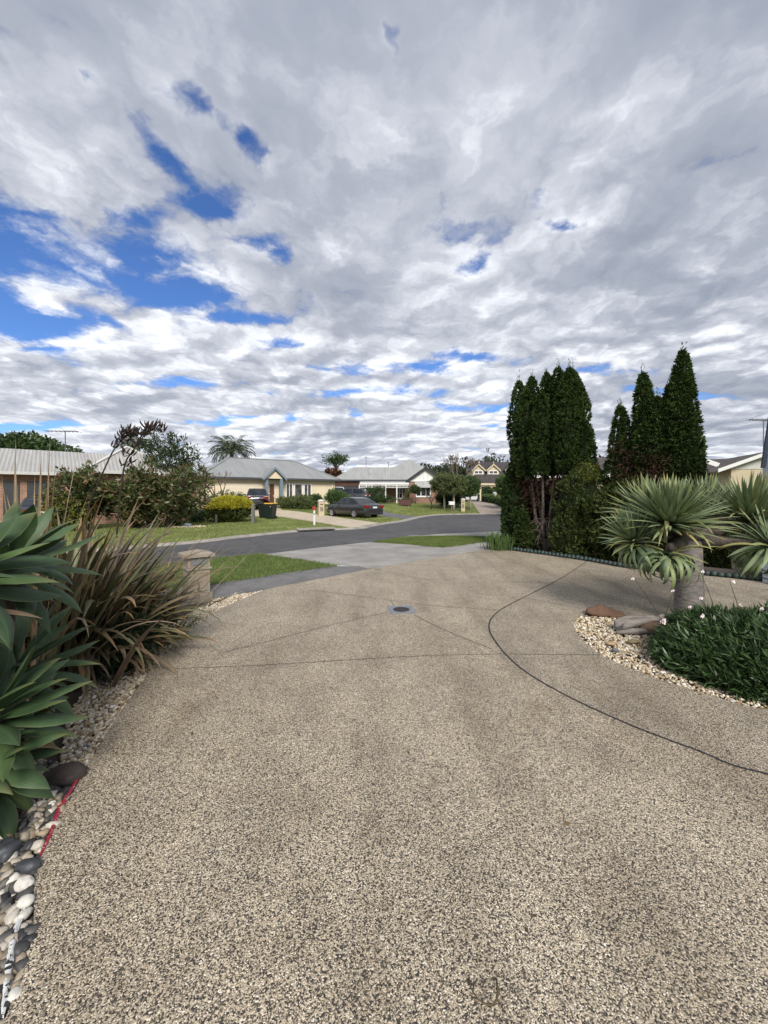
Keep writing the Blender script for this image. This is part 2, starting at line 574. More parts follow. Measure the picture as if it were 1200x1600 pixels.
def stonemat(name, stops, rough=0.55, bmp=0.3):
    def f(T, p):
        c = T.ramp(isl(T), stops, 'LINEAR')
        nz = T.noise(pos_co(T), 60, 4, 0.6)
        T.put(p.inputs['Base Color'], T.mix(1.0, c, T.ramp(nz, [(0.25, (0.7, 0.7, 0.7)), (0.75, (1.2, 1.2, 1.2))]), 'MULTIPLY'))
        p.inputs['Roughness'].default_value = rough
        bump(T, p, nz, bmp, 0.004)
    return mat(name, f)

def aggregate(name, tint, dark, scale=210.0):
    def f(T, p):
        P = pos_co(T)
        w = T.vmath('SUBTRACT', T.noise(P, 60, 2, 0.5, out=1), (0.5, 0.5, 0.5))
        Q = T.vmath('ADD', P, T.vmath('SCALE', w, 0.012))
        def cells(sc):
            v = T.n('ShaderNodeTexVoronoi', feature='F1')
            T.put(v.inputs['Vector'], Q); v.inputs['Scale'].default_value = sc
            s = T.n('ShaderNodeSeparateColor'); T.t.links.new(v.outputs['Color'], s.inputs[0])
            return v.outputs['Distance'], s.outputs[0]
        d, r = cells(scale)
        c = T.ramp(r, [(0.0, (0.022, 0.021, 0.021)), (dark, (0.055, 0.050, 0.045)), (dark + 0.06, (0.27, 0.23, 0.17)), (0.50, (0.46, 0.40, 0.30)), (0.62, (0.41, 0.37, 0.31)),
                       (0.78, (0.52, 0.45, 0.34)), (0.90, (0.66, 0.59, 0.47)), (1.0, (0.82, 0.78, 0.70))])
        grout = T.ss(d, 0.50, 0.80)
        c = T.mix(T.math('MULTIPLY', grout, 0.8), c, (0.13, 0.11, 0.085))
        # wear, damp and tyre stains
        st = T.noise(P, 0.55, 5, 0.6)
        s2 = T.noise(P, 2.3, 5, 0.65)
        c = T.mix(1.0, c, T.ramp(st, [(0.30, (0.84, 0.82, 0.80)), (0.52, (1.0, 1.0, 1.0)), (0.72, (1.10, 1.10, 1.10))]), 'MULTIPLY')
        c = T.mix(1.0, c, T.ramp(s2, [(0.30, (0.80, 0.79, 0.78)), (0.55, (1.03, 1.03, 1.03)), (0.75, (1.12, 1.12, 1.12))]), 'MULTIPLY')
        # faint tyre tracks and brown damp patches
        mp = T.n('ShaderNodeMapping'); mp.inputs['Rotation'].default_value = (0, 0, R(8)); mp.inputs['Scale'].default_value = (1.5, 0.16, 1); T.put(mp.inputs[0], P)
        tr = T.noise(mp.outputs[0], 1.6, 4, 0.6)
        c = T.mix(1.0, c, T.ramp(tr, [(0.33, (0.82, 0.80, 0.77)), (0.5, (1.0, 1.0, 1.0)), (0.7, (1.09, 1.08, 1.06))]), 'MULTIPLY')
        dp = T.noise(P, 1.15, 6, 0.7, 0.6)
        c = T.mix(1.0, c, T.mix(T.ss(dp, 0.58, 0.72), (1.0, 1.0, 1.0), (0.80, 0.74, 0.68)), 'MULTIPLY')
        c = T.mix(1.0, c, tint, 'MULTIPLY')
        T.put(p.inputs['Base Color'], c)
        p.inputs['Roughness'].default_value = 0.62
        bump(T, p, T.math('SUBTRACT', 1.0, d), 0.55, 0.006)
    return mat(name, f)
def concrete(name, col, scale=3.0, streak=0.25, rough=0.8):
    def f(T, p):
        P = pos_co(T)
        a = T.noise(P, scale * 0.35, 6, 0.65)
        b_ = T.noise(P, 90, 3, 0.6)
        c = T.mix(1.0, col, T.ramp(a, [(0.3, (1 - streak,) * 3), (0.7, (1 + streak,) * 3)]), 'MULTIPLY')
        c = T.mix(1.0, c, T.ramp(b_, [(0.3, (0.84,) * 3), (0.7, (1.16,) * 3)]), 'MULTIPLY')
        T.put(p.inputs['Base Color'], c)
        p.inputs['Roughness'].default_value = rough
        bump(T, p, b_, 0.25, 0.004)
    return mat(name, f)
def asphalt(name, col):
    def f(T, p):
        P = pos_co(T)
        a = T.noise(P, 0.5, 5, 0.6)
        b_ = T.voro(P, 85)
        c = T.mix(1.0, col, T.ramp(a, [(0.3, (0.8,) * 3), (0.7, (1.25,) * 3)]), 'MULTIPLY')
        c = T.mix(1.0, c, T.ramp(b_, [(0.1, (1.35,) * 3), (0.6, (0.7,) * 3)]), 'MULTIPLY')
        a2 = T.noise(P, 2.2, 6, 0.7, 0.8)
        c = T.mix(1.0, c, T.ramp(a2, [(0.32, (0.72,) * 3), (0.48, (1.0,) * 3), (0.68, (1.22, 1.2, 1.16))]), 'MULTIPLY')
        cr = T.voro(T.vmath('ADD', P, T.vmath('SCALE', T.noise(P, 1.5, 4, 0.6, out=1), 1.1)), 0.33, 'DISTANCE_TO_EDGE')
        c = T.mix(T.ss(cr, 0.012, 0.004), c, tuple(k * 0.45 for k in col))
        T.put(p.inputs['Base Color'], c)
        p.inputs['Roughness'].default_value = 0.75
        bump(T, p, b_, 0.4, 0.006)
    return mat(name, f)
def lawn(name, cols, sc=1.0):
    def f(T, p):
        P = pos_co(T)
        a = T.noise(P, 0.45 * sc, 5, 0.65)
        b_ = T.noise(P, 9, 5, 0.7)
        d = T.noise(P, 70, 3, 0.7)
        c = T.ramp(T.math('ADD', T.math('MULTIPLY', a, 0.55), T.math('MULTIPLY', b_, 0.45)), [(0.34, cols[0]), (0.5, cols[1]), (0.66, cols[2])])
        c = T.mix(1.0, c, T.ramp(d, [(0.3, (0.6,) * 3), (0.7, (1.35,) * 3)]), 'MULTIPLY')
        T.put(p.inputs['Base Color'], c)
        p.inputs['Roughness'].default_value = 0.8
        p.inputs['Specular IOR Level'].default_value = 0.2
        bump(T, p, T.math('ADD', d, b_), 0.9, 0.03)
    return mat(name, f)
def brick(name, c1, c2, mortar):
    def f(T, p):
        bt = T.n('ShaderNodeTexBrick')
        T.put(bt.inputs['Vector'], uv_co(T))
        bt.inputs['Scale'].default_value = 1.0
        bt.inputs['Brick Width'].default_value = 0.24
        bt.inputs['Row Height'].default_value = 0.086
        bt.inputs['Mortar Size'].default_value = 0.008
        T.put(bt.inputs['Color1'], c1); T.put(bt.inputs['Color2'], c2); T.put(bt.inputs['Mortar'], mortar)
        nz = T.noise(obj_co(T), 2, 5, 0.6)
        T.put(p.inputs['Base Color'], T.mix(1.0, bt.outputs[0], T.ramp(nz, [(0.3, (0.75,) * 3), (0.7, (1.2,) * 3)]), 'MULTIPLY'))
        p.inputs['Roughness'].default_value = 0.85
        bump(T, p, bt.outputs[1], -0.4, 0.01)
    return mat(name, f)
def corrugated(name, col, pitch=0.19, stain=0.2, rough=0.5):
    def f(T, p):
        U = uv_co(T)
        s = T.n('ShaderNodeSeparateXYZ'); T.put(s.inputs[0], U)
        w = T.math('SINE', T.math('MULTIPLY', s.outputs[0], 2 * math.pi / pitch))
        mp = T.n('ShaderNodeMapping'); mp.inputs['Scale'].default_value = (1.6, 0.25, 1); T.put(mp.inputs[0], U)
        a = T.noise(mp.outputs[0], 1.2, 5, 0.65)
        c = T.mix(1.0, col, T.ramp(a, [(0.3, (1 - stain,) * 3), (0.7, (1 + stain,) * 3)]), 'MULTIPLY')
        # darker colour in the valleys of the sheet
        c = T.mix(T.ss(w, -0.3, -1.0), c, tuple(k * 0.84 for k in col))
        T.put(p.inputs['Base Color'], c)
        p.inputs['Roughness'].default_value = rough
        bump(T, p, w, 0.8, 0.02)
    return mat(name, f)
def tiles(name, col):
    def f(T, p):
        bt = T.n('ShaderNodeTexBrick')
        T.put(bt.inputs['Vector'], uv_co(T))
        bt.inputs['Scale'].default_value = 1.0
        bt.inputs['Brick Width'].default_value = 0.33
        bt.inputs['Row Height'].default_value = 0.36
        bt.inputs['Mortar Size'].default_value = 0.02
        T.put(bt.inputs['Color1'], tuple(k * 0.8 for k in col)); T.put(bt.inputs['Color2'], tuple(k * 1.25 for k in col)); T.put(bt.inputs['Mortar'], tuple(k * 0.35 for k in col))
        nz = T.noise(obj_co(T), 1.5, 5, 0.6)
        T.put(p.inputs['Base Color'], T.mix(1.0, bt.outputs[0], T.ramp(nz, [(0.3, (0.7,) * 3), (0.7, (1.3,) * 3)]), 'MULTIPLY'))
        p.inputs['Roughness'].default_value = 0.7
        s = T.n('ShaderNodeSeparateXYZ'); T.put(s.inputs[0], uv_co(T))
        saw = T.math('FRACT', T.math('DIVIDE', s.outputs[1], 0.36))
        bump(T, p, T.math('SUBTRACT', T.math('MULTIPLY', saw, -1.0), bt.outputs[1]), 0.7, 0.03)
    return mat(name, f)
def timber(name, c1, c2, sc=(14, 14, 1.2), rough=0.8):
    def f(T, p):
        mp = T.n('ShaderNodeMapping'); mp.inputs['Scale'].default_value = sc; T.put(mp.inputs[0], obj_co(T))
        a = T.noise(mp.outputs[0], 3.0, 6, 0.65, 0.4)
        T.put(p.inputs['Base Color'], T.mix(T.ss(a, 0.3, 0.7, smooth=False), c1, c2))
        p.inputs['Roughness'].default_value = rough
        bump(T, p, a, 0.4, 0.01)
    return mat(name, f)
def glass(name, col=(0.012, 0.014, 0.017), rough=0.06):
    def f(T, p):
        nz = T.noise(obj_co(T), 1.7, 2, 0.5)
        T.put(p.inputs['Base Color'], T.mix(T.ss(nz, 0.4, 0.65), col, tuple(c * 2.2 for c in col)))
        p.inputs['Roughness'].default_value = rough
        p.inputs['Specular IOR Level'].default_value = 0.5
    return mat(name, f)

m_drive = aggregate('aggregate_paving', (1.13, 1.08, 1.0), 0.29)
m_path = aggregate('aggregate_path', (1.04, 1.0, 0.945), 0.28)
m_joint = plain('joint_rubber', (0.025, 0.025, 0.027), 0.7)
m_cut = plain('saw_cut', (0.07, 0.062, 0.05), 0.9)
m_conc = concrete('old_concrete', (0.285, 0.268, 0.245), 3, 0.32)
m_conc_new = concrete('white_concrete', (0.55, 0.55, 0.53), 5, 0.2)
m_kerb = concrete('kerb_concrete', (0.29, 0.265, 0.23), 5, 0.35)
m_foot = asphalt('worn_asphalt', (0.175, 0.168, 0.16))
m_road = asphalt('road_asphalt', (0.085, 0.083, 0.084))
m_beige = concrete('beige_drive', (0.50, 0.42, 0.31), 3, 0.15)
m_pink = concrete('brick_pavers', (0.33, 0.27, 0.22), 4, 0.2)
m_grey_dr = asphalt('grey_drive', (0.14, 0.14, 0.145))
m_lawn = lawn('lawn_turf', [(0.085, 0.11, 0.03), (0.15, 0.19, 0.05), (0.26, 0.25, 0.10)])
m_lawn_base = lawn('verge_turf', [(0.055, 0.09, 0.02), (0.085, 0.135, 0.03), (0.12, 0.165, 0.045)])
m_blade = leafmat('grass_blades', [(0.085, 0.135, 0.028), (0.13, 0.195, 0.045), (0.18, 0.235, 0.065), (0.24, 0.235, 0.09)], 0.55, 0.3, 0.2, 1.5)
m_blade_far = leafmat('grass_blades_dry', [(0.15, 0.19, 0.045), (0.21, 0.28, 0.07), (0.30, 0.33, 0.11), (0.40, 0.36, 0.18)], 0.6, 0.3, 0.25, 0.6)
m_soil = concrete('garden_soil', (0.05, 0.038, 0.028), 6, 0.3, 0.95)
m_mulch = concrete('needle_mulch', (0.11, 0.055, 0.03), 8, 0.35, 0.95)

# ================================================================== THE SETTING
rng = np.random.default_rng(7)
rnd = random.Random(7)
def V2(p): return Vector((p[0], p[1]))
def gl(*pp): return [G(*p).xy for p in pp]

# base ground, out to the horizon
gx = [-1500, -300, -100, -50, -25, -12, -6, -3, -2.5, -2, -1.5, -1, -.5, 0, .5, 1, 1.5, 2, 2.5, 3, 3.5, 4, 6, 12, 25, 50, 100, 300, 1500]
gy = [-1500, -100, -20, -5, 0, 5, 10, 15, 20, 24] + list(range(26, 47)) + [60, 100, 300, 1500]
gv = [(x, y, H(x, y) - 0.05) for y in gy for x in gx]
gf = [(j * len(gx) + i, j * len(gx) + i + 1, (j + 1) * len(gx) + i + 1, (j + 1) * len(gx) + i) for j in range(len(gy) - 1) for i in range(len(gx) - 1)]
gm = M().add(gv, gf).build('ground', m_lawn)
tag(gm, kind='structure')

# road
near = gl((332, 873), (410, 865), (560, 848), (664, 835), (787, 829))
near = [Vector((-42, -22)), Vector((-12, 3.0))] + near + [Vector((12, 18.6)), Vector((40, 22))]
far = gl((236, 854), (380, 839), (470, 830), (560, 826), (582, 822), (606, 818), (634, 814), (664, 807), (700, 804), (787, 803))
far = [Vector((-45, -20)), Vector((-15, 5.2))] + far + [Vector((18, 32.6)), Vector((40, 34))]
near_s, far_s = smooth_line(near, 6), smooth_line(far, 6)
sheet('road', near_s + far_s[::-1], -0.03, m_road)
strip_sheet('kerb', far_s, 0, 0.5, 0, m_kerb, prof=[(0, -0.026), (0.13, -0.020), (0.24, 0.03), (0.34, 0.04), (0.35, -0.06)])

# driveway in front of the camera, and the path that turns off to the right
left_edge = smooth_line([Vector((-1.02, -5)), Vector((-1.08, 0.4))] + gl((20, 1560), (60, 1340), (130, 1210), (190, 1110), (260, 1020), (330, 960), (385, 933), (419, 920)), 6)
far_edge = gl((419, 920), (583, 888), (754, 859), (797, 860))
border = smooth_line(gl((797, 860), (857, 868), (917, 877), (981, 888), (1099, 899), (1195, 909)), 4)
BJ = G(917, 877).xy
b_in = [p for p in border if p.x < BJ.x - 0.02] + [BJ]
b_out = [BJ] + [p for p in border if p.x > BJ.x + 0.02]
curve = smooth_line([BJ] + gl((878, 903), (815, 935), (778, 956), (764, 977), (775, 1004), (812, 1043), (881, 1085), (980, 1131), (1090, 1173), (1200, 1210)) + [Vector((3.2, 1.9)), Vector((9, 1.2))], 6)
bed_front = smooth_line(gl((907, 960), (899, 968), (897, 977), (907, 997), (943, 1025), (987, 1045), (1053, 1069), (1127, 1091), (1200, 1109)) + [Vector((3.7, 2.6)), Vector((9, 2.2))], 6)
bed_back = smooth_line(gl((907, 960), (930, 958), (971, 962), (1075, 962), (1140, 966)) + [Vector((5.4, 4.75)), Vector((9, 4.6))], 5)
drive_poly = left_edge + far_edge[1:] + b_in[1:] + curve[1:] + [Vector((9, -5))]
driveway = sheet('driveway', drive_poly, 0.0, m_drive, thick=0.06)
path_poly = curve + bed_front[::-1] + bed_back[1:] + [Vector((9, 4.75))] + b_out[::-1][:-1]
path = sheet('paved_path', path_poly, 0.0, m_path, thick=0.06)
strip_sheet('expansion_joint', curve, -0.008, 0.008, 0.004, m_joint)
def wob(pts, n=10, amp=0.006):
    L = smooth_line(pts, n)
    return [p + Vector((rnd.uniform(-amp, amp), rnd.uniform(-amp, amp))) for p in L]
for pp in ([(583, 889), (650, 903), (700, 912)], [(485, 922), (610, 938), (682, 947), (742, 951), (778, 953)], [(606, 957), (520, 976), (420, 1002), (340, 1022)],
           [(647, 961), (700, 987), (770, 1015)], [(272, 1045), (400, 1040), (550, 1031), (665, 1025), (783, 1022)], [(786, 1022), (860, 1023), (940, 1023)],
           [(820, 934), (907, 951)], [(610, 938), (616, 947)], [(730, 878), (790, 887), (872, 901)]):
    strip_sheet('saw_cut', wob(gl(*pp), 14, 0.002), -0.0042, 0.0042, 0.003, m_cut)

# crossover, footpath and verges
sheet('footpath', gl((512, 885), (560, 884), (581, 889), (419, 920), (333, 935)) + [Vector((-4.4, 4.1)), Vector((-9, -0.6)), Vector((-10, 0.6)), Vector((-4.4, 5.8)), Vector((-3.2, 6.9))], -0.004, m_foot, thick=0.05)
crossover = sheet('crossover', gl((407, 866), (480, 857), (560, 848), (584, 846), (640, 850), (692, 855), (762, 845), (800, 842), (797, 859), (754, 858.5), (583, 887.5), (520, 880), (512, 885)), -0.012, m_conc, thick=0.04)
sheet('concrete_strip', gl((500, 879.5), (576, 887), (578, 889.5), (505, 882.5)), -0.006, m_conc_new)
sheet('crossover', gl((664, 835.5), (700, 833), (787, 829.5), (830, 828), (830, 840), (766, 838), (720, 837)), -0.012, m_conc, thick=0.04)
sheet('concrete_strip', gl((622, 841), (640, 836.5), (668, 836), (665, 839)), -0.002, m_conc)
verge1 = gl((408, 866), (470, 875), (530, 884), (512, 885.5), (430, 897), (327, 914)) + [Vector((-4.4, 5.8)), Vector((-10, 0.6)), Vector((-12, 3.2))] + gl((332, 873.5))
verge2 = gl((582, 846.5), (616, 841), (640, 838), (720, 837), (770, 838.3), (764, 845), (692, 854.5), (640, 850))
sheet('verge', verge1, -0.005, m_lawn_base, thick=0.04)
sheet('verge', verge2, -0.003, m_lawn_base, thick=0.04)

# driveways over the road
drive2 = gl((440, 807), (500, 816), (556, 825), (606, 818), (520, 806), (470, 799), (440, 796))
f2 = [G(440, 796).xy + Vector((-1.2, 3.6)), Vector((-12.2, 35.0)), Vector((-14.5, 33.6)), Vector((-11.2, 28.5))]
sheet('beige_driveway', drive2 + f2, -0.03, m_beige)
drive3 = gl((652, 806), (636, 811.5), (588, 803), (560, 799)) + [Vector((-4.5, 45.8)), Vector((-1.0, 45.8))] + gl((592, 794.5),)
sheet('grey_driveway', drive3, -0.03, m_grey_dr)
drive4 = gl((754, 803.6), (787, 803.4), (800, 803.4), (786, 793), (760, 785.5)) + [Vector((17.5, 60)), Vector((12.5, 60))] + gl((736, 785),)
sheet('paved_driveway', drive4, -0.03, m_pink)

# garden beds: soil under stones
left_bed = [Vector((p.x - 0.0, p.y)) for p in left_edge] + gl((419, 920), (333, 935)) + [Vector((-4.4, 4.1)), Vector((-9, -0.6)), Vector((-9, -5))]
sheet('garden_bed', left_bed, -0.035, m_soil)
bed_poly = bed_front + bed_back[::-1][:-1]
sheet('garden_bed', bed_poly, -0.035, m_soil)
nb = Vector((0.76, 0.65))
conif_bed = border + [Vector((9.2, 4.8)), Vector((13, 8)), Vector((7.0, 15.5)), Vector((4.6, 13.0)), Vector((3.55, 11.6))]
sheet('garden_bed', conif_bed, -0.02, m_mulch)

# ------------------------------------------------------------------ grass
def blades(name, poly, n, h, w, mt, rng, zoff=0.0, lean=0.35):
    p = scatter(poly, n, rng)
    n = len(p)
    z = np.array([H(a, b) for a, b in p]) if p[:, 1].max() > 26 else np.zeros(n)
    hh = h * rng.uniform(0.5, 1.25, n)
    az = rng.uniform(0, 6.283, n)
    s = np.stack([np.cos(az), np.sin(az), np.zeros(n)], 1) * (w * rng.uniform(0.7, 1.3, n))[:, None] / 2
    ln = rng.normal(0, lean, (n, 2)) * hh[:, None]
    b = np.column_stack([p, z + zoff - 0.01])
    t = b + np.column_stack([ln, hh])
    V = np.stack([b - s, b + s, t], 1).reshape(-1, 3)
    o = np_mesh(name, V, np.arange(n * 3).reshape(n, 3), mt)
    return tag(o, kind='stuff')
g = blades('grass', verge1, 52000, 0.045, 0.012, m_blade, rng)
tag(g, 'lush green grass on the verge behind the stone letterbox pillar', 'grass')
g = blades('grass', verge2, 26000, 0.045, 0.014, m_blade, rng)
tag(g, 'short bright grass on the verge beside the conifers and kerb', 'grass')
for line, w, n_, lab in ((smooth_line(gl((512, 885.5), (430, 897), (327, 914)), 8), 0.05, 2600, 'ragged grass fringe of the verge along the footpath'),
                    (smooth_line(gl((408, 866), (470, 875), (530, 884)), 8), 0.05, 1800, 'ragged grass fringe of the verge along the crossover'),
                    (smooth_line(gl((582, 846.5), (640, 850), (692, 854.5), (764, 845)), 8), 0.07, 2200, 'ragged grass fringe along the lower edge of the far verge'),
                    (smooth_line(gl((408, 866), (332, 873.5)), 8), 0.06, 900, 'ragged grass fringe of the verge along the road')):
    g = blades('grass', strip_poly([q + Vector((rnd.uniform(-.02, .02), rnd.uniform(-.02, .02))) for q in line], -w, w), n_, 0.055, 0.012, m_blade, rng, 0.0, 0.7)
    tag(g, lab, 'grass')
kl = [p for p in far_s if -7.5 < p.x < 9]
g = blades('grass', strip_poly(kl, 0.30, 0.46), 6000, 0.075, 0.022, m_blade_far, rng, 0.0, 0.7)
tag(g, 'uneven grass edge growing over the far kerb', 'grass')
lawn_far = gl((230, 850), (380, 836.5), (470, 827), (553, 824), (500, 815), (440, 806), (410, 806), (330, 812), (230, 818)) + [Vector((-16, 16)), Vector((-18, 6))]
g = blades('grass', lawn_far, 40000, 0.06, 0.03, m_blade_far, rng, -0.05)
tag(g, 'mown lawn across the road below the yellow dome bush', 'grass')
lawn_is = gl((608, 817.5), (634, 812), (588, 803.5), (545, 799), (500, 801), (560, 810))
g = blades('grass', lawn_is, 7000, 0.09, 0.035, m_blade_far, rng, -0.05)
tag(g, 'grass strip under the parked dark grey sedan', 'grass')
lawn3 = gl((655, 805.5), (700, 802.6), (750, 802.6), (738, 795), (700, 792), (640, 790), (598, 794))
g = blades('grass', lawn3, 9000, 0.09, 0.045, m_blade_far, rng, -0.05)
tag(g, 'front lawn of the brick house with the white gable', 'grass')

# ------------------------------------------------------------------ stones
m_gravel = stonemat('cream_gravel', [(0.0, (0.16, 0.11, 0.07)), (0.2, (0.36, 0.26, 0.15)), (0.45, (0.55, 0.43, 0.27)), (0.7, (0.68, 0.59, 0.42)), (0.9, (0.80, 0.76, 0.68)), (1.0, (0.30, 0.27, 0.25))])
m_river = stonemat('river_stones', [(0.0, (0.02, 0.022, 0.025)), (0.3, (0.075, 0.072, 0.07)), (0.45, (0.15, 0.135, 0.11)), (0.6, (0.33, 0.26, 0.17)), (0.80, (0.42, 0.37, 0.30)), (1.0, (0.66, 0.63, 0.57))], 0.55, 0.5)
def gravel(name, poly, n, size, mt, label, z=-0.03, base=ICO1, layers=2):
    vf = []
    for k in range(layers):
        p = scatter(poly, n // layers, rng)
        s = size * rng.uniform(0.6, 1.35, len(p))
        P = np.column_stack([p, z + s * 0.25 + k * size * 0.7])
        vf.append(pebble_arrays(P, s, rng, base))
    V, F = join(*vf)
    return tag(np_mesh(name, V, F, mt, smooth=True), label, 'gravel', kind='stuff')
strip_l = [p for p in left_edge if p.y > 2.25]
strip_poly_l = strip_l + gl((419, 920), (333, 935), (322, 948)) + [Vector((p.x - (0.12 + 0.26 * sstep(2.2, 3.2, p.y)), p.y - 0.1)) for p in strip_l[::-1]]
gravel('gravel', strip_poly_l, 8200, 0.0125, m_gravel, 'cream pebbles edging the left side of the driveway', z=-0.022)
river_poly = [p for p in left_edge if 0.9 < p.y < 2.3] + [Vector((-2.15, 2.4)), Vector((-2.3, 0.9))]
gravel('river_pebbles', river_poly, 2300, 0.021, m_river, 'mixed black and white river pebbles under the lower agave', z=-0.03, base=ICO2)
bed_gr = [p for p in bed_front if p.x < 3.1] + gl((1140, 1000), (1075, 965), (971, 964), (930, 961))
gravel('gravel', bed_gr, 7000, 0.0135, m_gravel, 'cream pebbles in the round bed under the dragon tree', z=-0.024)
fence_gr = [Vector((6.0, 8.6)), Vector((7.4, 7.2)), Vector((9, 8)), Vector((7.6, 9.6))]
gravel('gravel', fence_gr, 2500, 0.03, m_gravel, 'cream pebbles between the sleeper and the paling fence', z=-0.015, layers=1)

m_redrock = stonemat('red_rock', [(0, (0.13, 0.072, 0.048)), (1, (0.16, 0.09, 0.058))], 0.9, 0.9)
m_darkrock = stonemat('dark_rock', [(0, (0.032, 0.022, 0.019)), (1, (0.05, 0.036, 0.03))], 0.7, 0.6)
m_slate = stonemat('slate_stone', [(0, (0.035, 0.038, 0.045)), (1, (0.05, 0.055, 0.062))], 0.5, 0.4)
m_white = stonemat('white_stone', [(0, (0.58, 0.54, 0.47)), (1, (0.66, 0.63, 0.57))], 0.6, 0.3)
m_tan = stonemat('tan_stone', [(0, (0.34, 0.22, 0.11)), (1, (0.36, 0.25, 0.14))], 0.6, 0.3)
def rock(name, label, cat, loc, r, mt, seed, rough=0.25, rz=0.0, group=None):
    BV, BF = ICO3
    V = []
    for v in BV:
        q = Vector(v)
        d = 1 + rough * mnoise.noise(q * 1.3 + Vector((seed, 0, 0))) + rough * 0.5 * mnoise.noise(q * 3.1 + Vector((0, seed, 0))) + rough * 0.15 * mnoise.noise(q * 9 + Vector((0, 0, seed)))
        V.append((q.x * r[0] * d, q.y * r[1] * d, q.z * r[2] * d))
    o = np_mesh(name, V, BF, mt, smooth=True)
    o.location = loc
    o.rotation_euler = (0, 0, rz)
    return tag(o, label, cat, group)
p = G(95, 1218); rock('rock', 'dark brown flat rock half under the lower agave leaves', 'rock', (p.x + 0.01, p.y + 0.02, 0.01), (0.115, 0.075, 0.05), m_darkrock, 3.3, rz=0.2)
p = G(44, 1357); rock('stone', 'dark slate stone with a pale vein beside the driveway edge', 'stone', (p.x, p.y, 0.012), (0.05, 0.027, 0.024), m_slate, 5.1, 0.15)
p = G(38, 1385); rock('stone', 'pitted white stone just below the dark slate stone', 'stone', (p.x, p.y, 0.012), (0.034, 0.026, 0.024), m_white, 6.1, 0.2, group='large pebbles by the driveway edge')
p = G(42, 1412); rock('stone', 'smooth cream stone at the driveway edge above the white plastic', 'stone', (p.x - 0.005, p.y, 0.010), (0.030, 0.024, 0.018), m_white, 7.3, 0.1, group='large pebbles by the driveway edge')
p = G(5, 1345); rock('rock', 'black rock at the left edge among river pebbles', 'rock', (p.x - 0.02, p.y + 0.03, 0.012), (0.05, 0.055, 0.045), m_slate, 9.3, 0.3)
p = G(22, 1262); rock('rock', 'rust brown rock lying under the drooping agave leaf', 'rock', (p.x, p.y, 0.01), (0.06, 0.04, 0.035), m_redrock, 1.3, 0.3)
p = G(940, 962); rock('rock', 'large red brown rock at the tip of the round bed', 'rock', (p.x, p.y + 0.04, 0.035), (0.165, 0.09, 0.088), m_redrock, 11.3, 0.42, rz=-0.15)
p = G(962, 964); rock('rock', 'small red brown rock touching the larger red rock', 'rock', (p.x + 0.02, p.y + 0.03, 0.02), (0.10, 0.06, 0.055), m_redrock, 13.3, 0.45, rz=-0.2)
p = G(955, 1008); rock('stone', 'flat tan stone lying on the cream pebbles', 'stone', (p.x, p.y, 0.018), (0.055, 0.03, 0.02), m_tan, 14.2, 0.2)
p = G(990, 1005); rock('stone', 'flat olive grey stone beside the flat tan stone', 'stone', (p.x, p.y, 0.018), (0.06, 0.035, 0.022), plain('olive_stone', (0.20, 0.16, 0.09), 0.8), 15.2, 0.2)
p = G(961, 1018); rock('stone', 'small blue grey stone on the cream pebbles', 'stone', (p.x, p.y, 0.018), (0.030, 0.025, 0.018), plain('blue_grey_stone', (0.13, 0.14, 0.16), 0.7), 16.2, 0.2)
p = G(1022, 990); rock('rock', 'brown rock behind the hollow driftwood by the trunk', 'rock', (p.x, p.y + 0.05, 0.04), (0.15, 0.10, 0.08), plain('brown_rock', (0.13, 0.085, 0.055), 0.85, 0.25, 12), 17.2, 0.25)
p = G(1180, 985); rock('rock', 'broad brown boulder at the right behind the gaura flowers', 'rock', (p.x + 0.1, p.y + 0.2, 0.07), (0.34, 0.2, 0.12), plain('boulder_brown', (0.12, 0.09, 0.065), 0.9, 0.3, 6), 18.2, 0.2)

# dark green edging stones along the conifer bed: one stone, then copies
m_edge = plain('green_edging', (0.028, 0.05, 0.045), 0.6, 0.25, 10, bmp=0.2)
BV, BF = ICO2
eb = np.array(BV) * np.array([0.056, 0.05, 0.075])
eb[:, 2] = np.maximum(eb[:, 2], -0.03)
e0 = None
bl = [border[0]]
for p in border[1:] + [Vector((7.6, 6.3))]:
    while (p - bl[-1]).length > 0.106:
        bl.append(bl[-1] + (p - bl[-1]).normalized() * 0.106)
for i, p in enumerate(bl):
    if e0 is None:
        o = e0 = np_mesh('edging_stone', eb, BF, m_edge, smooth=True)
        tag(o, 'dark green rounded edging stone in the row along the conifer bed', 'edging stone', 'dark green edging stones along the conifer bed')
    else:
        o = e0.copy(); COL.objects.link(o)
    q = p + nb * rnd.uniform(0.05, 0.075)
    o.location = (q.x, q.y, 0.03)
    o.rotation_euler = (rnd.uniform(-.12, .12), rnd.uniform(-.12, .12), rnd.uniform(-.3, .3) - 0.86)
    k = rnd.uniform(0.88, 1.08); o.scale = (k, k, rnd.uniform(0.85, 1.1))

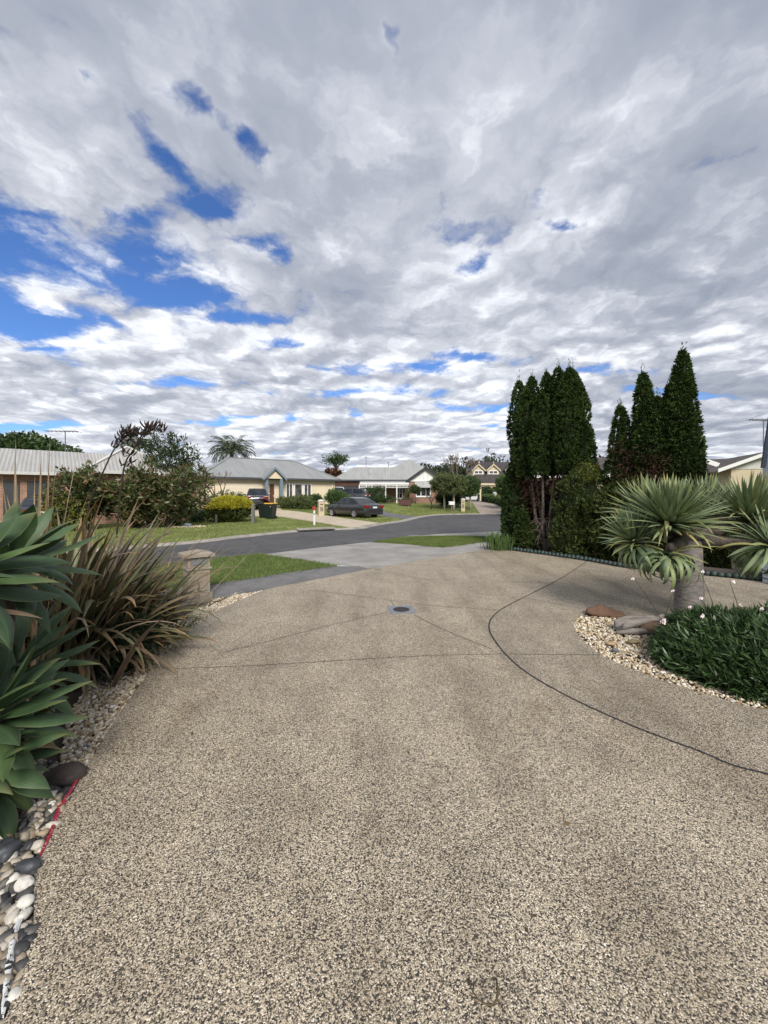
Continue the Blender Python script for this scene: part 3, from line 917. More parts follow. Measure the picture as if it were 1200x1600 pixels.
# sleeper and paling fence at the right
m_grey_wood = timber('weathered_timber', (0.10, 0.092, 0.082), (0.21, 0.195, 0.175))
m_dark_wood = timber('old_sleeper', (0.045, 0.035, 0.028), (0.11, 0.09, 0.075))
q0 = G(1075, 897).xy + nb * 0.22; q1 = Vector((7.9, 6.55))
o = M().bar((q0.x, q0.y, 0.06), (q1.x, q1.y, 0.06), 0.20, 0.15).build('sleeper', m_dark_wood, bevel=0.01)
tag(o, 'dark timber sleeper lying behind the edging stones at the right', 'sleeper')
fa, fb = Vector((6.9, 11.3)), Vector((10.6, 7.0))
fd = (fb - fa).normalized(); fl = (fb - fa).length
fence = thing('paling_fence', 'weathered grey paling fence behind the dragon tree', 'fence', (fa.x, fa.y, 0), math.atan2(fd.y, fd.x))
pm = M()
x = 0.0
while x < fl:
    w = 0.095
    pm.box(x, x + w, 0.0 + rnd.uniform(0, .006), 0.018, 0.03, 1.30 + rnd.uniform(-.012, .012)); x += 0.1
pm.build('palings', m_grey_wood, fence)
for zz in (0.28, 0.72, 1.12):
    M().box(0, fl, -0.045, -0.002, zz, zz + 0.075).build('rail', m_grey_wood, fence)
for xx in (0.2, 1.7, 3.2, 4.7):
    M().box(xx, xx + 0.1, -0.15, -0.047, -0.05, 1.25).build('post', m_grey_wood, fence)

# drain in the driveway
p = G(627, 953)
m_galv = plain('galvanised_steel', (0.30, 0.31, 0.32), 0.45, 0.25, 20, 0.7)
m_iron = plain('drain_iron', (0.06, 0.05, 0.055), 0.6, 0.3, 30, 0.5)
drain = thing('drain_grate', 'square galvanised drain with a round dark grate in the driveway', 'drain', (p.x, p.y, 0.0), R(8))
fm = M()
n = 32; s = 0.175; r = 0.115
ring = [(r * math.cos(2 * math.pi * k / n), r * math.sin(2 * math.pi * k / n)) for k in range(n)]
sq = []
for k in range(n):
    c_, s_ = math.cos(2 * math.pi * k / n), math.sin(2 * math.pi * k / n)
    m_ = max(abs(c_), abs(s_)); sq.append((s * c_ / m_, s * s_ / m_))
fm.add([(a, b, 0.008) for a, b in ring] + [(a, b, 0.008) for a, b in sq] + [(a, b, 0.001) for a, b in sq],
       [(k, n + k, n + (k + 1) % n, (k + 1) % n) for k in range(n)] + [(n + k, 2 * n + k, 2 * n + (k + 1) % n, n + (k + 1) % n) for k in range(n)])
fm.build('frame', m_galv, drain)
gm_ = M()
for k in range(9):
    y = -0.1 + k * 0.025; hw = math.sqrt(max(0.0, 0.113 ** 2 - y * y))
    gm_.box(-hw, hw, y - 0.006, y + 0.006, 0.002, 0.0065)
for k in range(-3, 4):
    x = k * 0.032; hh = math.sqrt(0.113 ** 2 - x * x)
    gm_.box(x - 0.004, x + 0.004, -hh, hh, 0.0021, 0.0062)
gm_.build('grate', m_iron, drain)
M().lathe([(0.113, 0.0005), (0.113, 0.0012)], 32).build('pit', plain('pit_dark', (0.01, 0.01, 0.01), 0.9), drain)

# twig and plastic film
p = G(758, 1550)
tw = [(p.x + 0.045 * math.cos(a) - 0.0, p.y + 0.055 * math.sin(a) + 0.02, 0.004 + 0.004 * math.sin(a * 2)) for a in [R(160) + k * R(17) for k in range(13)]]
o = M().tube(tw, [0.0022] * 9 + [0.003, 0.0042, 0.0045, 0.002], 6).build('twig', plain('twig_olive', (0.09, 0.07, 0.025), 0.6), smooth=True)
tag(o, 'thin curved olive twig lying on the driveway', 'twig')
def film(name, label, pts, hgt, mt, parent_marks):
    L = smooth_line(pts, 8)
    vs = []; fs = []
    rows = 4
    for i, q in enumerate(L):
        for j in range(rows + 1):
            t = j / rows
            w = math.sin(math.pi * min(1, (i + 0.6) / (len(L)))) ** 0.5
            vs.append((q.x - 0.008 - hgt * 1.2 * t * w + rnd.uniform(-.002, .002), q.y + rnd.uniform(-.002, .002), -0.028 + (0.03 + hgt * 0.5 * math.sin(t * 2.2) * w) + rnd.uniform(-.0025, .0025)))
    for i in range(len(L) - 1):
        for j in range(rows):
            a = i * (rows + 1) + j
            fs.append((a, a + 1, a + rows + 2, a + rows + 1))
    o = M().add(vs, fs).build(name, mt, smooth=True)
    return tag(o, label, 'plastic'), L, vs, rows
def film_mat(name, a, b, c, sc, lo):
    def f(T, p):
        P = obj_co(T)
        nz = T.noise(P, sc, 4, 0.6, 1.2)
        col = T.mix(T.ss(nz, lo, lo + 0.03), a, b)
        n2 = T.noise(P, 9, 2, 0.5)
        T.put(p.inputs['Base Color'], T.mix(T.ss(n2, 0.66, 0.68), col, c))
        p.inputs['Roughness'].default_value = 0.42
    return mat(name, f)
film('plastic_film', 'crumpled red plastic film with white marks poking out beside the driveway', gl((128, 1214), (118, 1232), (98, 1268), (84, 1305), (66, 1340)), 0.017,
     film_mat('red_film', (0.30, 0.018, 0.035), (0.70, 0.64, 0.62), (0.60, 0.45, 0.2), 46, 0.61), None)
film('plastic_film', 'crumpled white and black plastic film at the lower left driveway edge', gl((44, 1418), (33, 1455), (26, 1495), (19, 1540), (10, 1592)), 0.02,
     film_mat('white_film', (0.70, 0.70, 0.68), (0.03, 0.03, 0.03), (0.72, 0.71, 0.69), 30, 0.55), None)

# a few dropped leaves
lp = [(890, 972), (1063, 880), (740, 952), (650, 905), (520, 1075), (1090, 1085), (430, 1190), (880, 1290), (300, 1150), (700, 1010), (560, 960), (960, 1060), (640, 1180), (820, 1450), (230, 1340), (180, 1180), (240, 1090), (330, 1000), (360, 975), (150, 1270)]
vl, fl_ = [], []
for (px, py) in lp:
    c = G(px, py); a = rnd.uniform(0, 6.28); d = Vector((math.cos(a), math.sin(a), 0)); s_ = Vector((-d.y, d.x, 0)); l = rnd.uniform(.018, .04); w = l * rnd.uniform(.15, .3)
    n_ = len(vl)
    vl += [c + Vector((0, 0, .004)), c + d * l * .5 + s_ * w + Vector((0, 0, .012)), c + d * l + Vector((0, 0, .006)), c + d * l * .5 - s_ * w + Vector((0, 0, .005))]
    fl_.append((n_, n_ + 1, n_ + 2, n_ + 3))
o = np_mesh('leaf_litter', [v[:] for v in vl], fl_, leafmat('dropped_leaves', [(0.06, 0.04, 0.02), (0.13, 0.09, 0.04), (0.05, 0.06, 0.02)], 0.7, 0.0))
tag(o, 'scattered dry leaves dropped on the driveway', 'leaves', kind='stuff')

# driftwood in the round bed
p = G(1002, 988)
m_drift = timber('driftwood_grey', (0.13, 0.11, 0.095), (0.30, 0.275, 0.25), (2, 2, 14))
dw = thing('driftwood', 'hollow grey driftwood log lying on the cream pebbles by the trunk', 'driftwood', (p.x, p.y + 0.05, 0), 0.12)
dm = M()
def trough(m, length, r0, r1, z0, open_ang, thick):
    n, k = 10, 13
    for side in (0, 1):
        pass
    vs = []; fs = []
    for i in range(n + 1):
        t = i / n
        r = r0 + (r1 - r0) * t + 0.012 * math.sin(5 * t)
        cx_ = -length / 2 + length * t
        cz = z0 + 0.05 * t + 0.02 * math.sin(3 * t)
        for lay in (0, 1):
            rr = r - lay * thick
            for j in range(k):
                a = -math.pi / 2 - open_ang + 2 * open_ang * j / (k - 1)
                vs.append((cx_, rr * math.cos(a) * 1.0, cz + rr * math.sin(a) * 0.8 + 0.006 * math.sin(j * 2 + i)))
    w = 2 * k
    for i in range(n):
        for lay in (0, 1):
            for j in range(k - 1):
                a = i * w + lay * k + j
                fs.append((a, a + 1, a + w + 1, a + w))
        for j in (0, k - 1):
            a = i * w + j
            fs.append((a, a + k, a + w + k, a + w))
    for i in (0, n):
        for j in range(k - 1):
            a = i * w + j
            fs.append((a, a + 1, a + k + 1, a + k))
    m.add(vs, fs)
trough(dm, 0.50, 0.085, 0.06, 0.085, 2.1, 0.028)
dm.build('log', m_drift, dw, smooth=True)
M().tube([(-0.32, -0.06, 0.015), (-0.15, -0.09, 0.03), (0.05, -0.09, 0.025), (0.22, -0.07, 0.03)], [0.018, 0.035, 0.035, 0.015], 9, wob=0.12, rng=rnd).build('branch', m_drift, dw, smooth=True)
M().tube([(0.2, 0.02, 0.10), (0.32, 0.05, 0.13), (0.38, 0.06, 0.15)], [0.03, 0.035, 0.02], 8, wob=0.15, rng=rnd).build('branch', m_drift, dw, smooth=True)

# ================================================================== BUILDINGS
class Fac:
    """a facade: its left corner, heading and ground height; turns photo pixels into local x and z"""
    def __init__(s, A0, d, z):
        s.A = Vector(A0); s.d = Vector(d).normalized(); s.n = Vector((-s.d.y, s.d.x)); s.z = z
        s.rz = math.atan2(s.d.y, s.d.x)
    def X(s, px, yl=0.0):
        k = (px - CX) / FPX
        b = s.A + s.n * yl
        return (k * b.y - b.x) / (s.d.x - k * s.d.y)
    def Z(s, px, py, yl=0.0):
        p = s.A + s.n * yl + s.d * s.X(px, yl)
        return EYE + (HOR - py) / FPX * p.y - s.z
    def loc(s): return (s.A.x, s.A.y, s.z)
def hip(m, x0, x1, y0, y1, ze, zr, ra, rb, yr=None, drop=0.02):
    """hip roof solid: eave rectangle, ridge from ra to rb"""
    yr = (y0 + y1) / 2 if yr is None else yr
    e = [(x0, y0, ze), (x1, y0, ze), (x1, y1, ze), (x0, y1, ze)]
    r = [(ra, yr, zr), (rb, yr, zr)]
    m.add(e + r, [(0, 1, 5, 4), (1, 2, 5), (2, 3, 4, 5), (3, 0, 4), (3, 2, 1, 0)])
    return m
def gable(m, x0, x1, y0, y1, ze, zr, t=0.06):
    """gable roof with its ridge running away along y"""
    xm = (x0 + x1) / 2
    for (a, za, b, zb) in ((x0, ze, xm, zr), (xm, zr, x1, ze)):
        m.add([(a, y0, za), (b, y0, zb), (b, y1, zb), (a, y1, za), (a, y0, za - t), (b, y0, zb - t), (b, y1, zb - t), (a, y1, za - t)],
              [(0, 1, 2, 3), (7, 6, 5, 4), (0, 4, 5, 1), (1, 5, 6, 2), (2, 6, 7, 3), (3, 7, 4, 0)])
    return m
def gutter(m, x0, x1, y0, y1, z, h=0.16, t=0.09):
    m.box(x0 - t, x1 + t, y0 - t, y0 - 0.003, z - h, z + 0.01)
    m.box(x0 - t, x0 - 0.003, y0, y1, z - h, z + 0.01)
    m.box(x1 + 0.003, x1 + t, y0, y1, z - h, z + 0.01)
    return m
def window(par, x0, x1, z0, z1, y, fm, gmt, cols=(), rows=(), fw=0.06, label=None, sill=True, name='window'):
    f = M()
    f.box(x0, x0 + fw, y - 0.05, y + 0.03, z0, z1); f.box(x1 - fw, x1, y - 0.05, y + 0.03, z0, z1)
    f.box(x0 + fw, x1 - fw, y - 0.05, y + 0.03, z1 - fw, z1); f.box(x0 + fw, x1 - fw, y - 0.05, y + 0.03, z0, z0 + fw)
    for c in cols:
        xx = x0 + (x1 - x0) * c; f.box(xx - fw * .4, xx + fw * .4, y - 0.046, y + 0.03, z0 + fw, z1 - fw)
    for c in rows:
        zz = z0 + (z1 - z0) * c; f.box(x0 + fw, x1 - fw, y - 0.043, y + 0.03, zz - fw * .35, zz + fw * .35)
    w = f.build(name, fm, par)
    M().box(x0 + fw, x1 - fw, y - 0.018, y - 0.006, z0 + fw, z1 - fw).build('pane', gmt, w)
    if sill: M().box(x0 - 0.06, x1 + 0.06, y - 0.10, y + 0.02, z0 - 0.07, z0 - 0.003).build('sill', fm, w)
    if label: w['label'] = label
    return w

m_cream = plain('cream_render', (0.72, 0.615, 0.44), 0.85, 0.08, 1.5, bmp=0.15)
m_creamdoor = plain('cream_panel', (0.72, 0.63, 0.48), 0.6, 0.05, 2)
m_roofgrey = corrugated('grey_roof_sheet', (0.30, 0.31, 0.31))
m_roofpale = corrugated('pale_roof_sheet', (0.41, 0.40, 0.375), stain=0.22)
m_roofgreen = corrugated('grey_green_roof', (0.36, 0.365, 0.345))
m_bluegrey = plain('blue_grey_paint', (0.17, 0.225, 0.27), 0.5, 0.06)
m_darkgutter = plain('dark_gutter', (0.06, 0.068, 0.078), 0.45, 0.08)
m_whitep = plain('white_paint', (0.76, 0.75, 0.72), 0.55, 0.05)
m_brick = brick('red_brick', (0.21, 0.085, 0.055), (0.29, 0.13, 0.085), (0.33, 0.29, 0.25))
m_brick2 = brick('orange_brick', (0.30, 0.14, 0.08), (0.38, 0.19, 0.11), (0.38, 0.34, 0.29))
m_glass = glass('window_glass')
m_glass_c = glass('curtained_glass', (0.05, 0.05, 0.05), 0.1)
m_wooddoor = timber('brown_door', (0.07, 0.028, 0.015), (0.13, 0.055, 0.03))
m_darkdoor = plain('charcoal_door', (0.045, 0.047, 0.05), 0.5, 0.1)
m_black = plain('black_paint', (0.018, 0.018, 0.02), 0.5, 0.1)
m_beam = plain('weathered_white', (0.55, 0.54, 0.51), 0.7, 0.1)

# ---- cream house with the grey sheet roof
hd = Vector((0.811, 0.585))
F2 = Fac((-15.6, 33.5), hd, 0.50)
h2 = thing('house', 'cream rendered house with grey sheet roof, small gabled porch and blue pillars', 'house', F2.loc(), F2.rz)
Lx = F2.X(523)
ZE = 2.62
M().box(0, Lx, 0, 9, -1.0, ZE - 0.02).build('wall', m_cream, h2)
rf = hip(M(), -0.45, Lx + 0.45, -0.5, 9.5, ZE, 4.78, 3.2, Lx - 2.7).build('roof', m_roofgrey, h2)
rm = M()
for a, b in (((-0.45, -0.5, ZE), (3.2, 4.5, 4.78)), ((Lx + 0.45, -0.5, ZE), (Lx - 2.7, 4.5, 4.78)), ((3.2, 4.5, 4.78), (Lx - 2.7, 4.5, 4.78))):
    rm.bar(Vector(a) + Vector((0, 0, .03)), Vector(b) + Vector((0, 0, .03)), 0.2, 0.05)
rm.build('ridge_cap', m_roofgrey, rf)
gutter(M(), -0.45, Lx + 0.45, -0.5, 9.5, ZE).build('gutter', m_darkgutter, h2)
gx0, gx1 = F2.X(347), F2.X(404)
gz1 = 2.05
gd = M()
gd.box(gx0, gx1, -0.03, 0.02, -0.3, gz1)
for k in range(1, 4):
    gd.box(gx0 + 0.03, gx1 - 0.03, -0.045, -0.028, gz1 * k / 4 + 0.02, gz1 * (k + 1) / 4 - 0.03)
gd.build('garage_door', m_creamdoor, h2)
# porch
px0, px1 = F2.X(411, -0.9), F2.X(446, -0.9)
pm_ = (px0 + px1) / 2
pw0, pw1 = F2.X(417, -0.9), F2.X(440, -0.9)
zpk = F2.Z(429, 730, -0.9); zpe = F2.Z(429, 747.5, -0.9)
porch = M()
porch.extrude([(px0 + 0.22, -0.92, zpe - 0.02), (px1 - 0.22, -0.92, zpe - 0.02), (pm_, -0.92, zpk - 0.2)], (0, 0.1, 0))
porch.build('gable_wall', m_cream, h2)
gr = gable(M(), px0 - 0.05, px1 + 0.05, -1.15, 2.2, zpe - 0.05, zpk, 0.05).build('porch_roof', m_roofgrey, h2)
bb = M()
for a, b in (((px0 - 0.05, zpe - 0.05), (pm_, zpk)), ((pm_, zpk), (px1 + 0.05, zpe - 0.05))):
    bb.extrude([(a[0], -1.19, a[1] - 0.2), (b[0], -1.19, b[1] - 0.2), (b[0], -1.19, b[1] + 0.03), (a[0], -1.19, a[1] + 0.03)], (0, 0.037, 0))
bb.build('barge_board', m_bluegrey, gr)
for q in (pw0, pw1):
    M().box(q - 0.14, q + 0.14, -0.9, -0.62, -0.6, zpe - 0.025).build('pillar', m_bluegrey, h2)
M().box(pw0 + 0.1, pw0 + 0.75, -0.03, 0.03, -0.4, 2.1).build('porch_side', m_cream, h2)
dr = M().box(F2.X(421), F2.X(428), -0.06, -0.005, -0.4, 2.05).build('door', m_wooddoor, h2)
M().box(F2.X(427) - 0.03, F2.X(427) + 0.03, -0.12, -0.062, 0.85, 1.0).build('handle', m_beam, dr)
for (a, b, cc) in ((446.5, 457.5, (0.5,)), (459.5, 472.5, ()), (474.5, 486.5, (0.5,))):
    window(h2, F2.X(a), F2.X(b), F2.Z(465, 780), F2.Z(465, 755.5), 0.0, m_whitep, m_glass_c, cc, fw=0.09)
M().box(Lx - 0.4, Lx - 0.3, -0.10, -0.01, -0.4, ZE - 0.17).build('downpipe', m_cream, h2)

# ---- brick side wall between the two left houses, and the low lattice fence
p0 = G(303, 800); bwx = Vector((-15.4, 31.0))
bw = thing('brick_garage', 'low orange brick garage wall between the cream house and the bare tree', 'garage', (-17.9, 36.3, 0.4), F2.rz)
M().box(0, 2.2, 0, 5, -0.8, 3.0).build('wall', m_brick2, bw)
gable(M(), -0.3, 2.5, -0.3, 5.2, 3.01, 3.4).build('roof', m_roofgrey, bw)
lt = thing('lattice_fence', 'dark brown lattice fence in front of the cream garage', 'fence', (-15.0, 31.5, 0.2), F2.rz)
lm = M()
for k in range(22):
    lm.bar((0.1 * k, 0, 0.1), (0.1 * k + 0.5, 0, 1.25), 0.015, 0.02)
    lm.bar((0.1 * k + 0.5, 0.02, 0.1), (0.1 * k, 0.02, 1.25), 0.015, 0.02)
lm.build('lattice', plain('lattice_brown', (0.05, 0.035, 0.03), 0.8), lt)
for x in (0, 1.3, 2.6):
    M().box(x, x + .08, -.05, .05, -0.3, 1.32).build('post', m_dark_wood, lt)

# ---- brick house with the white gable
F3 = Fac((-5.85, 46.0), (1, 0), 0.58)
h3 = thing('house', 'red brick house with white gable, lacework verandah and grey green roof', 'house', F3.loc(), 0)
L3 = F3.X(686)
E3 = F3.Z(560, 750.5) + 0.05
M().box(0, L3, 0, 11, -1, E3 - 0.02).build('wall', m_brick, h3)
xa, xb = F3.X(519), F3.X(640)
rf = hip(M(), xa, xb, -0.6, 7.4, E3, F3.Z(580, 730, 3.4), F3.X(553, 3.4), xb - 1.0).build('roof', m_roofgreen, h3)
x2a, x2b = F3.X(575), F3.X(693)
yr = 5.2
rf2 = hip(M(), x2a, x2b, -0.7, 11.4, E3 + 0.012, F3.Z(640, 719.5, yr), F3.X(636, yr), F3.X(644, yr), yr).build('roof', m_roofgreen, h3)
gutter(M(), xa, xb - 0.5, -0.7, 3, E3).build('gutter', m_darkgutter, h3)
M().box(F3.X(532), F3.X(561), -0.10, 0.0, F3.Z(540, 759), F3.Z(540, 755)).build('lintel', m_brick, h3)
gd = M().box(F3.X(532), F3.X(560), -0.06, -0.005, -0.3, F3.Z(540, 759.5))
for k in range(5):
    gd.box(F3.X(532) + .05, F3.X(560) - .05, -0.075, -0.058, 0.05 + 0.42 * k, 0.40 + 0.42 * k)
gd.build('garage_door', m_darkdoor, h3)
# verandah
ver = M()
vy = -2.0
va, vb = F3.X(562, vy), F3.X(639, vy)
zv = F3.Z(600, 754.5, vy)
ver.add([(va, vy, zv), (vb, vy, zv), (vb, 0, zv + 0.35), (va, 0, zv + 0.35), (va, vy, zv - .06), (vb, vy, zv - .06), (vb, 0, zv + 0.29), (va, 0, zv + 0.29)],
        [(0, 1, 2, 3), (7, 6, 5, 4), (0, 4, 5, 1), (1, 5, 6, 2), (2, 6, 7, 3), (3, 7, 4, 0)])
vr = ver.build('verandah_roof', m_roofpale, h3)
M().box(va, vb, vy - 0.05, vy - 0.003, zv - 0.2, zv + 0.03).build('fascia', m_whitep, vr)
lace = M()
k = va
while k < vb - 0.1:
    lace.box(k, k + 0.05, vy + 0.02, vy + 0.05, zv - 0.52, zv - 0.21); 
    lace.box(k + 0.05, k + 0.16, vy + 0.025, vy + 0.045, zv - 0.33, zv - 0.27)
    k += 0.16
lace.box(va, vb, vy + 0.015, vy + 0.055, zv - 0.56, zv - 0.51)
lace.build('lacework', m_whitep, vr)
for q in (561.5, 572, 580, 602.5, 620):
    x = F3.X(q, vy)
    M().box(x - 0.06, x + 0.06, vy - 0.02, vy + 0.1, -0.5, zv - 0.205).build('post', m_whitep, vr)
M().box(F3.X(581), F3.X(588), -0.06, -0.005, -0.2, 2.1).build('door', m_darkdoor, h3)
window(h3, F3.X(618.5), F3.X(629.5), F3.Z(624, 779), F3.Z(624, 762), 0.0, m_whitep, m_glass, (0.5,), (0.5,), fw=0.1)
window(h3, F3.X(592), F3.X(600), F3.Z(596, 779), F3.Z(596, 762), 0.0, m_whitep, m_glass, (), (0.5,), fw=0.08)
# projecting gable
yg = -1.6
ga, gb = F3.X(635, yg), F3.X(695, yg)
wa, wb = F3.X(639.5, yg), F3.X(690, yg)
M().box(wa, wb, yg, -0.005, -1, F3.Z(660, 751, yg)).build('gable_bay', m_brick, h3)
zg0, zg1 = F3.Z(660, 750.5, yg), F3.Z(665, 729.5, yg)
xm = (ga + gb) / 2
M().extrude([(ga + 0.3, yg - 0.03, zg0), (gb - 0.3, yg - 0.03, zg0), (xm, yg - 0.03, zg1 - 0.22)], (0, 0.12, 0)).build('gable_face', m_whitep, h3)
m_batten = plain('gable_batten', (0.6, 0.6, 0.58), 0.6)
for q in range(1, 9):
    x = ga + (gb - ga) * q / 9; top = zg0 + (zg1 - zg0) * (1 - abs(x - xm) / (xm - ga)) - 0.3
    if top > zg0 + 0.1: M().box(x - 0.025, x + 0.025, yg - 0.05, yg - 0.031, zg0 + 0.02, top).build('batten', m_batten, h3)
g3 = gable(M(), ga - 0.1, gb + 0.1, yg - 0.35, 3.5, zg0 - 0.1, zg1, 0.06).build('gable_roof', m_roofgreen, h3)
bb = M()
for a, b in (((ga - 0.1, zg0 - 0.1), (xm, zg1)), ((xm, zg1), (gb + 0.1, zg0 - 0.1))):
    bb.extrude([(a[0], yg - 0.41, a[1] - 0.26), (b[0], yg - 0.41, b[1] - 0.26), (b[0], yg - 0.41, b[1] + 0.05), (a[0], yg - 0.41, a[1] + 0.05)], (0, 0.055, 0))
bb.build('barge_board', m_black, g3)
M().lathe([(0.05, zg1 - 0.1), (0.06, zg1 + 0.15), (0.015, zg1 + 0.5)], 8, (xm, yg - 0.38)).build('finial', m_black, g3)
M().box(ga + 0.2, gb - 0.2, yg - 0.09, yg - 0.031, zg0 - 0.14, zg0 - 0.003).build('sill_beam', m_whitep, h3)
window(h3, F3.X(649.5, yg), F3.X(673, yg), F3.Z(660, 776, yg), F3.Z(660, 761, yg), yg, m_whitep, m_glass, (0.35, 0.68), (), fw=0.1)
aw = M()
za0, za1 = F3.Z(660, 761.5, yg), F3.Z(660, 752.2, yg)
aw.add([(F3.X(648, yg), yg - 0.6, za0), (F3.X(675, yg), yg - 0.6, za0), (F3.X(675, yg), yg - 0.02, za1), (F3.X(648, yg), yg - 0.02, za1)], [(0, 1, 2, 3)])
aw.extrude([(F3.X(648, yg), yg - 0.6, za0 - .02), (F3.X(675, yg), yg - 0.6, za0 - .02), (F3.X(675, yg), yg - 0.02, za1 - .02), (F3.X(648, yg), yg - 0.02, za1 - .02)], (0, 0, -0.03))
aw.build('awning', corrugated('awning_sheet', (0.42, 0.42, 0.40), 0.15), h3)
M().lathe([(0.07, F3.Z(579, 740, 1)), (0.07, F3.Z(579, 733, 1))], 8, (F3.X(579, 1.0), 1.0)).build('flue', m_beam, h3)

# ---- two-storey house with dormers, beyond the bend
F4 = Fac((13.2, 60.0), (1, 0), 0.62)
h4 = thing('house', 'house with dark tiled roof and cream dormers beyond the bend', 'house', F4.loc(), 0)
m_tile = tiles('dark_tiles', (0.060, 0.052, 0.050))
m_cream4 = plain('pale_cream', (0.56, 0.47, 0.33), 0.8, 0.06, 2)
W4 = 17.0
x0 = F4.X(733)
ez = F4.Z(760, 755.5)
M().box(F4.X(768), x0 + W4, 0.6, 12, -1, ez - 0.02).build('wall', m_brick, h4)
hip(M(), x0, x0 + W4, -0.8, 12.8, ez, F4.Z(780, 722, 5.5), x0 + 3.2, x0 + W4 - 3, 5.5).build('roof', m_tile, h4)
M().box(x0, x0 + W4, -0.95, -0.81, ez - 0.28, ez + 0.02).build('gutter', m_cream4, h4)
for (a, b) in ((737.5, 757.5), (760.5, 781), (789.5, 812)):
    yd = 1.7
    da, db = F4.X(a, yd), F4.X(b, yd)
    z0_, z1_, zp = F4.Z(a, 743.5, yd), F4.Z(a, 734, yd), F4.Z(a, 725, yd)
    dm_ = (da + db) / 2
    d_ = M().box(da + 0.12, db - 0.12, yd, yd + 3.5, z0_ - 0.4, z1_).extrude([(da + 0.12, yd, z1_), (db - 0.12, yd, z1_), (dm_, yd, zp - 0.15)], (0, 0.2, 0)).build('dormer', m_cream4, h4)
    rr = gable(M(), da - 0.1, db + 0.1, yd - 0.2, yd + 4.5, z1_ - 0.08, zp, 0.08).build('dormer_roof', m_tile, d_)
    bb = M()
    for a_, b_ in (((da - 0.1, z1_ - 0.08), (dm_, zp)), ((dm_, zp), (db + 0.1, z1_ - 0.08))):
        bb.extrude([(a_[0], yd - 0.26, a_[1] - 0.22), (b_[0], yd - 0.26, b_[1] - 0.22), (b_[0], yd - 0.26, b_[1] + 0.03), (a_[0], yd - 0.26, a_[1] + 0.03)], (0, 0.055, 0))
    bb.lathe([(0.05, zp - 0.05), (0.05, zp + 0.3), (0.01, zp + 0.55)], 6, (dm_, yd - 0.22))
    bb.build('barge_board', m_cream4, d_)
    window(d_, da + 0.32, db - 0.32, z0_ + 0.25, z1_ - 0.1, yd, m_whitep, m_glass_c, (0.5,), (), fw=0.12, sill=False)
# carport under the main roof
zc_ = F4.Z(760, 757, -0.5)
cp = M().box(F4.X(749), F4.X(790), -0.7, -0.45, zc_ - 0.35, zc_ - 0.02).build('carport_beam', m_cream4, h4)
for q in (750.5, 767.5, 783):
    x = F4.X(q, -0.5)
    M().box(x - 0.12, x + 0.12, -0.68, -0.48, -0.6, zc_ - 0.352).build('post', m_cream4, h4)
M().box(F4.X(738), F4.X(790), 4.0, 4.1, -0.5, ez - 0.03).build('carport_back', m_darkdoor, h4)

# ---- pale roofed house at the far left
F1 = Fac((-21.6, 21.8), (0.76, 0.65), 0.15)
h1 = thing('house', 'long low brick house with pale sheet roof at the far left', 'house', F1.loc(), F1.rz)
E1 = 2.72
M().box(-5, 8.2, 0, 8, -1, E1 - 0.02).build('wall', m_brick2, h1)
hip(M(), -5.5, 8.7, -0.5, 8.5, E1, 4.38, -1.0, 5.5).build('roof', m_roofpale, h1)
gutter(M(), -5.5, 8.7, -0.5, 8.5, E1).build('gutter', m_beam, h1)
wa, wb = F1.X(131, -4.5), F1.X(131, -4.5) + 4.6
M().box(wa + 0.5, wb - 0.5, -4.0, -0.01, -1, E1 - 0.05).build('wing', m_brick2, h1)
rf = hip(M(), wa, wb, -4.5, 2.0, E1 + 0.02, 4.42, (wa + wb) / 2 - 0.1, (wa + wb) / 2 + 0.1, -1.6).build('wing_roof', m_roofpale, h1)
rm = M()
for a in ((wa, -4.5), (wb, -4.5)):
    rm.bar((a[0], a[1], E1 + 0.05), ((wa + wb) / 2, -1.6, 4.45), 0.2, 0.06)
rm.build('ridge_cap', m_beam, rf)
gutter(M(), wa, wb, -4.5, -0.6, E1 + 0.02).build('gutter', m_beam, h1)
M().box(F1.X(42), F1.X(72), -0.05, -0.005, -0.3, 2.2).build('garage_door', m_darkdoor, h1)
M().box(F1.X(84), F1.X(100), -0.05, -0.005, -0.3, 2.3).build('garage_door', m_darkdoor, h1)
M().box(F1.X(5), F1.X(30), -0.05, -0.005, -0.3, 2.2).build('garage_door', m_darkdoor, h1)
M().box(F1.X(226, -4.4) - .05, F1.X(226, -4.4) + .05, -4.45, -4.35, -0.6, E1 - 0.15).build('post', m_beam, h1)

# ---- tiled houses behind the conifers on the right
m_tile2 = tiles('brown_tiles', (0.085, 0.068, 0.058))
def sidehouse(name, label, A0, d, L, depth, ez, rz_, ra, rb):
    f = Fac(A0, d, 0.0)
    h = thing('house', label, 'house', f.loc(), f.rz)
    M().box(0, L, 0, depth, -0.3, ez - 0.02).build('wall', m_cream4, h)
    hip(M(), -0.5, L + 0.5, -0.5, depth + 0.5, ez, rz_, ra, rb).build('roof', m_tile2, h)
    gutter(M(), -0.5, L + 0.5, -0.5, depth + 0.5, ez).build('gutter', m_whitep, h)
    return f, h
fR, hR = sidehouse('house', 'house with brown tiled roof glimpsed between the conifer groups', (9.5, 24.0), (0.9, -0.2), 9.0, 8.0, 2.75, 4.15, 2.0, 7.0)
fS, hS = sidehouse('house', 'cream house with brown tiled roof and white gable behind the dragon tree', (16.2, 20.3), (0.93, -0.35), 12.0, 8.0, 2.55, 3.7, 1.5, 9)
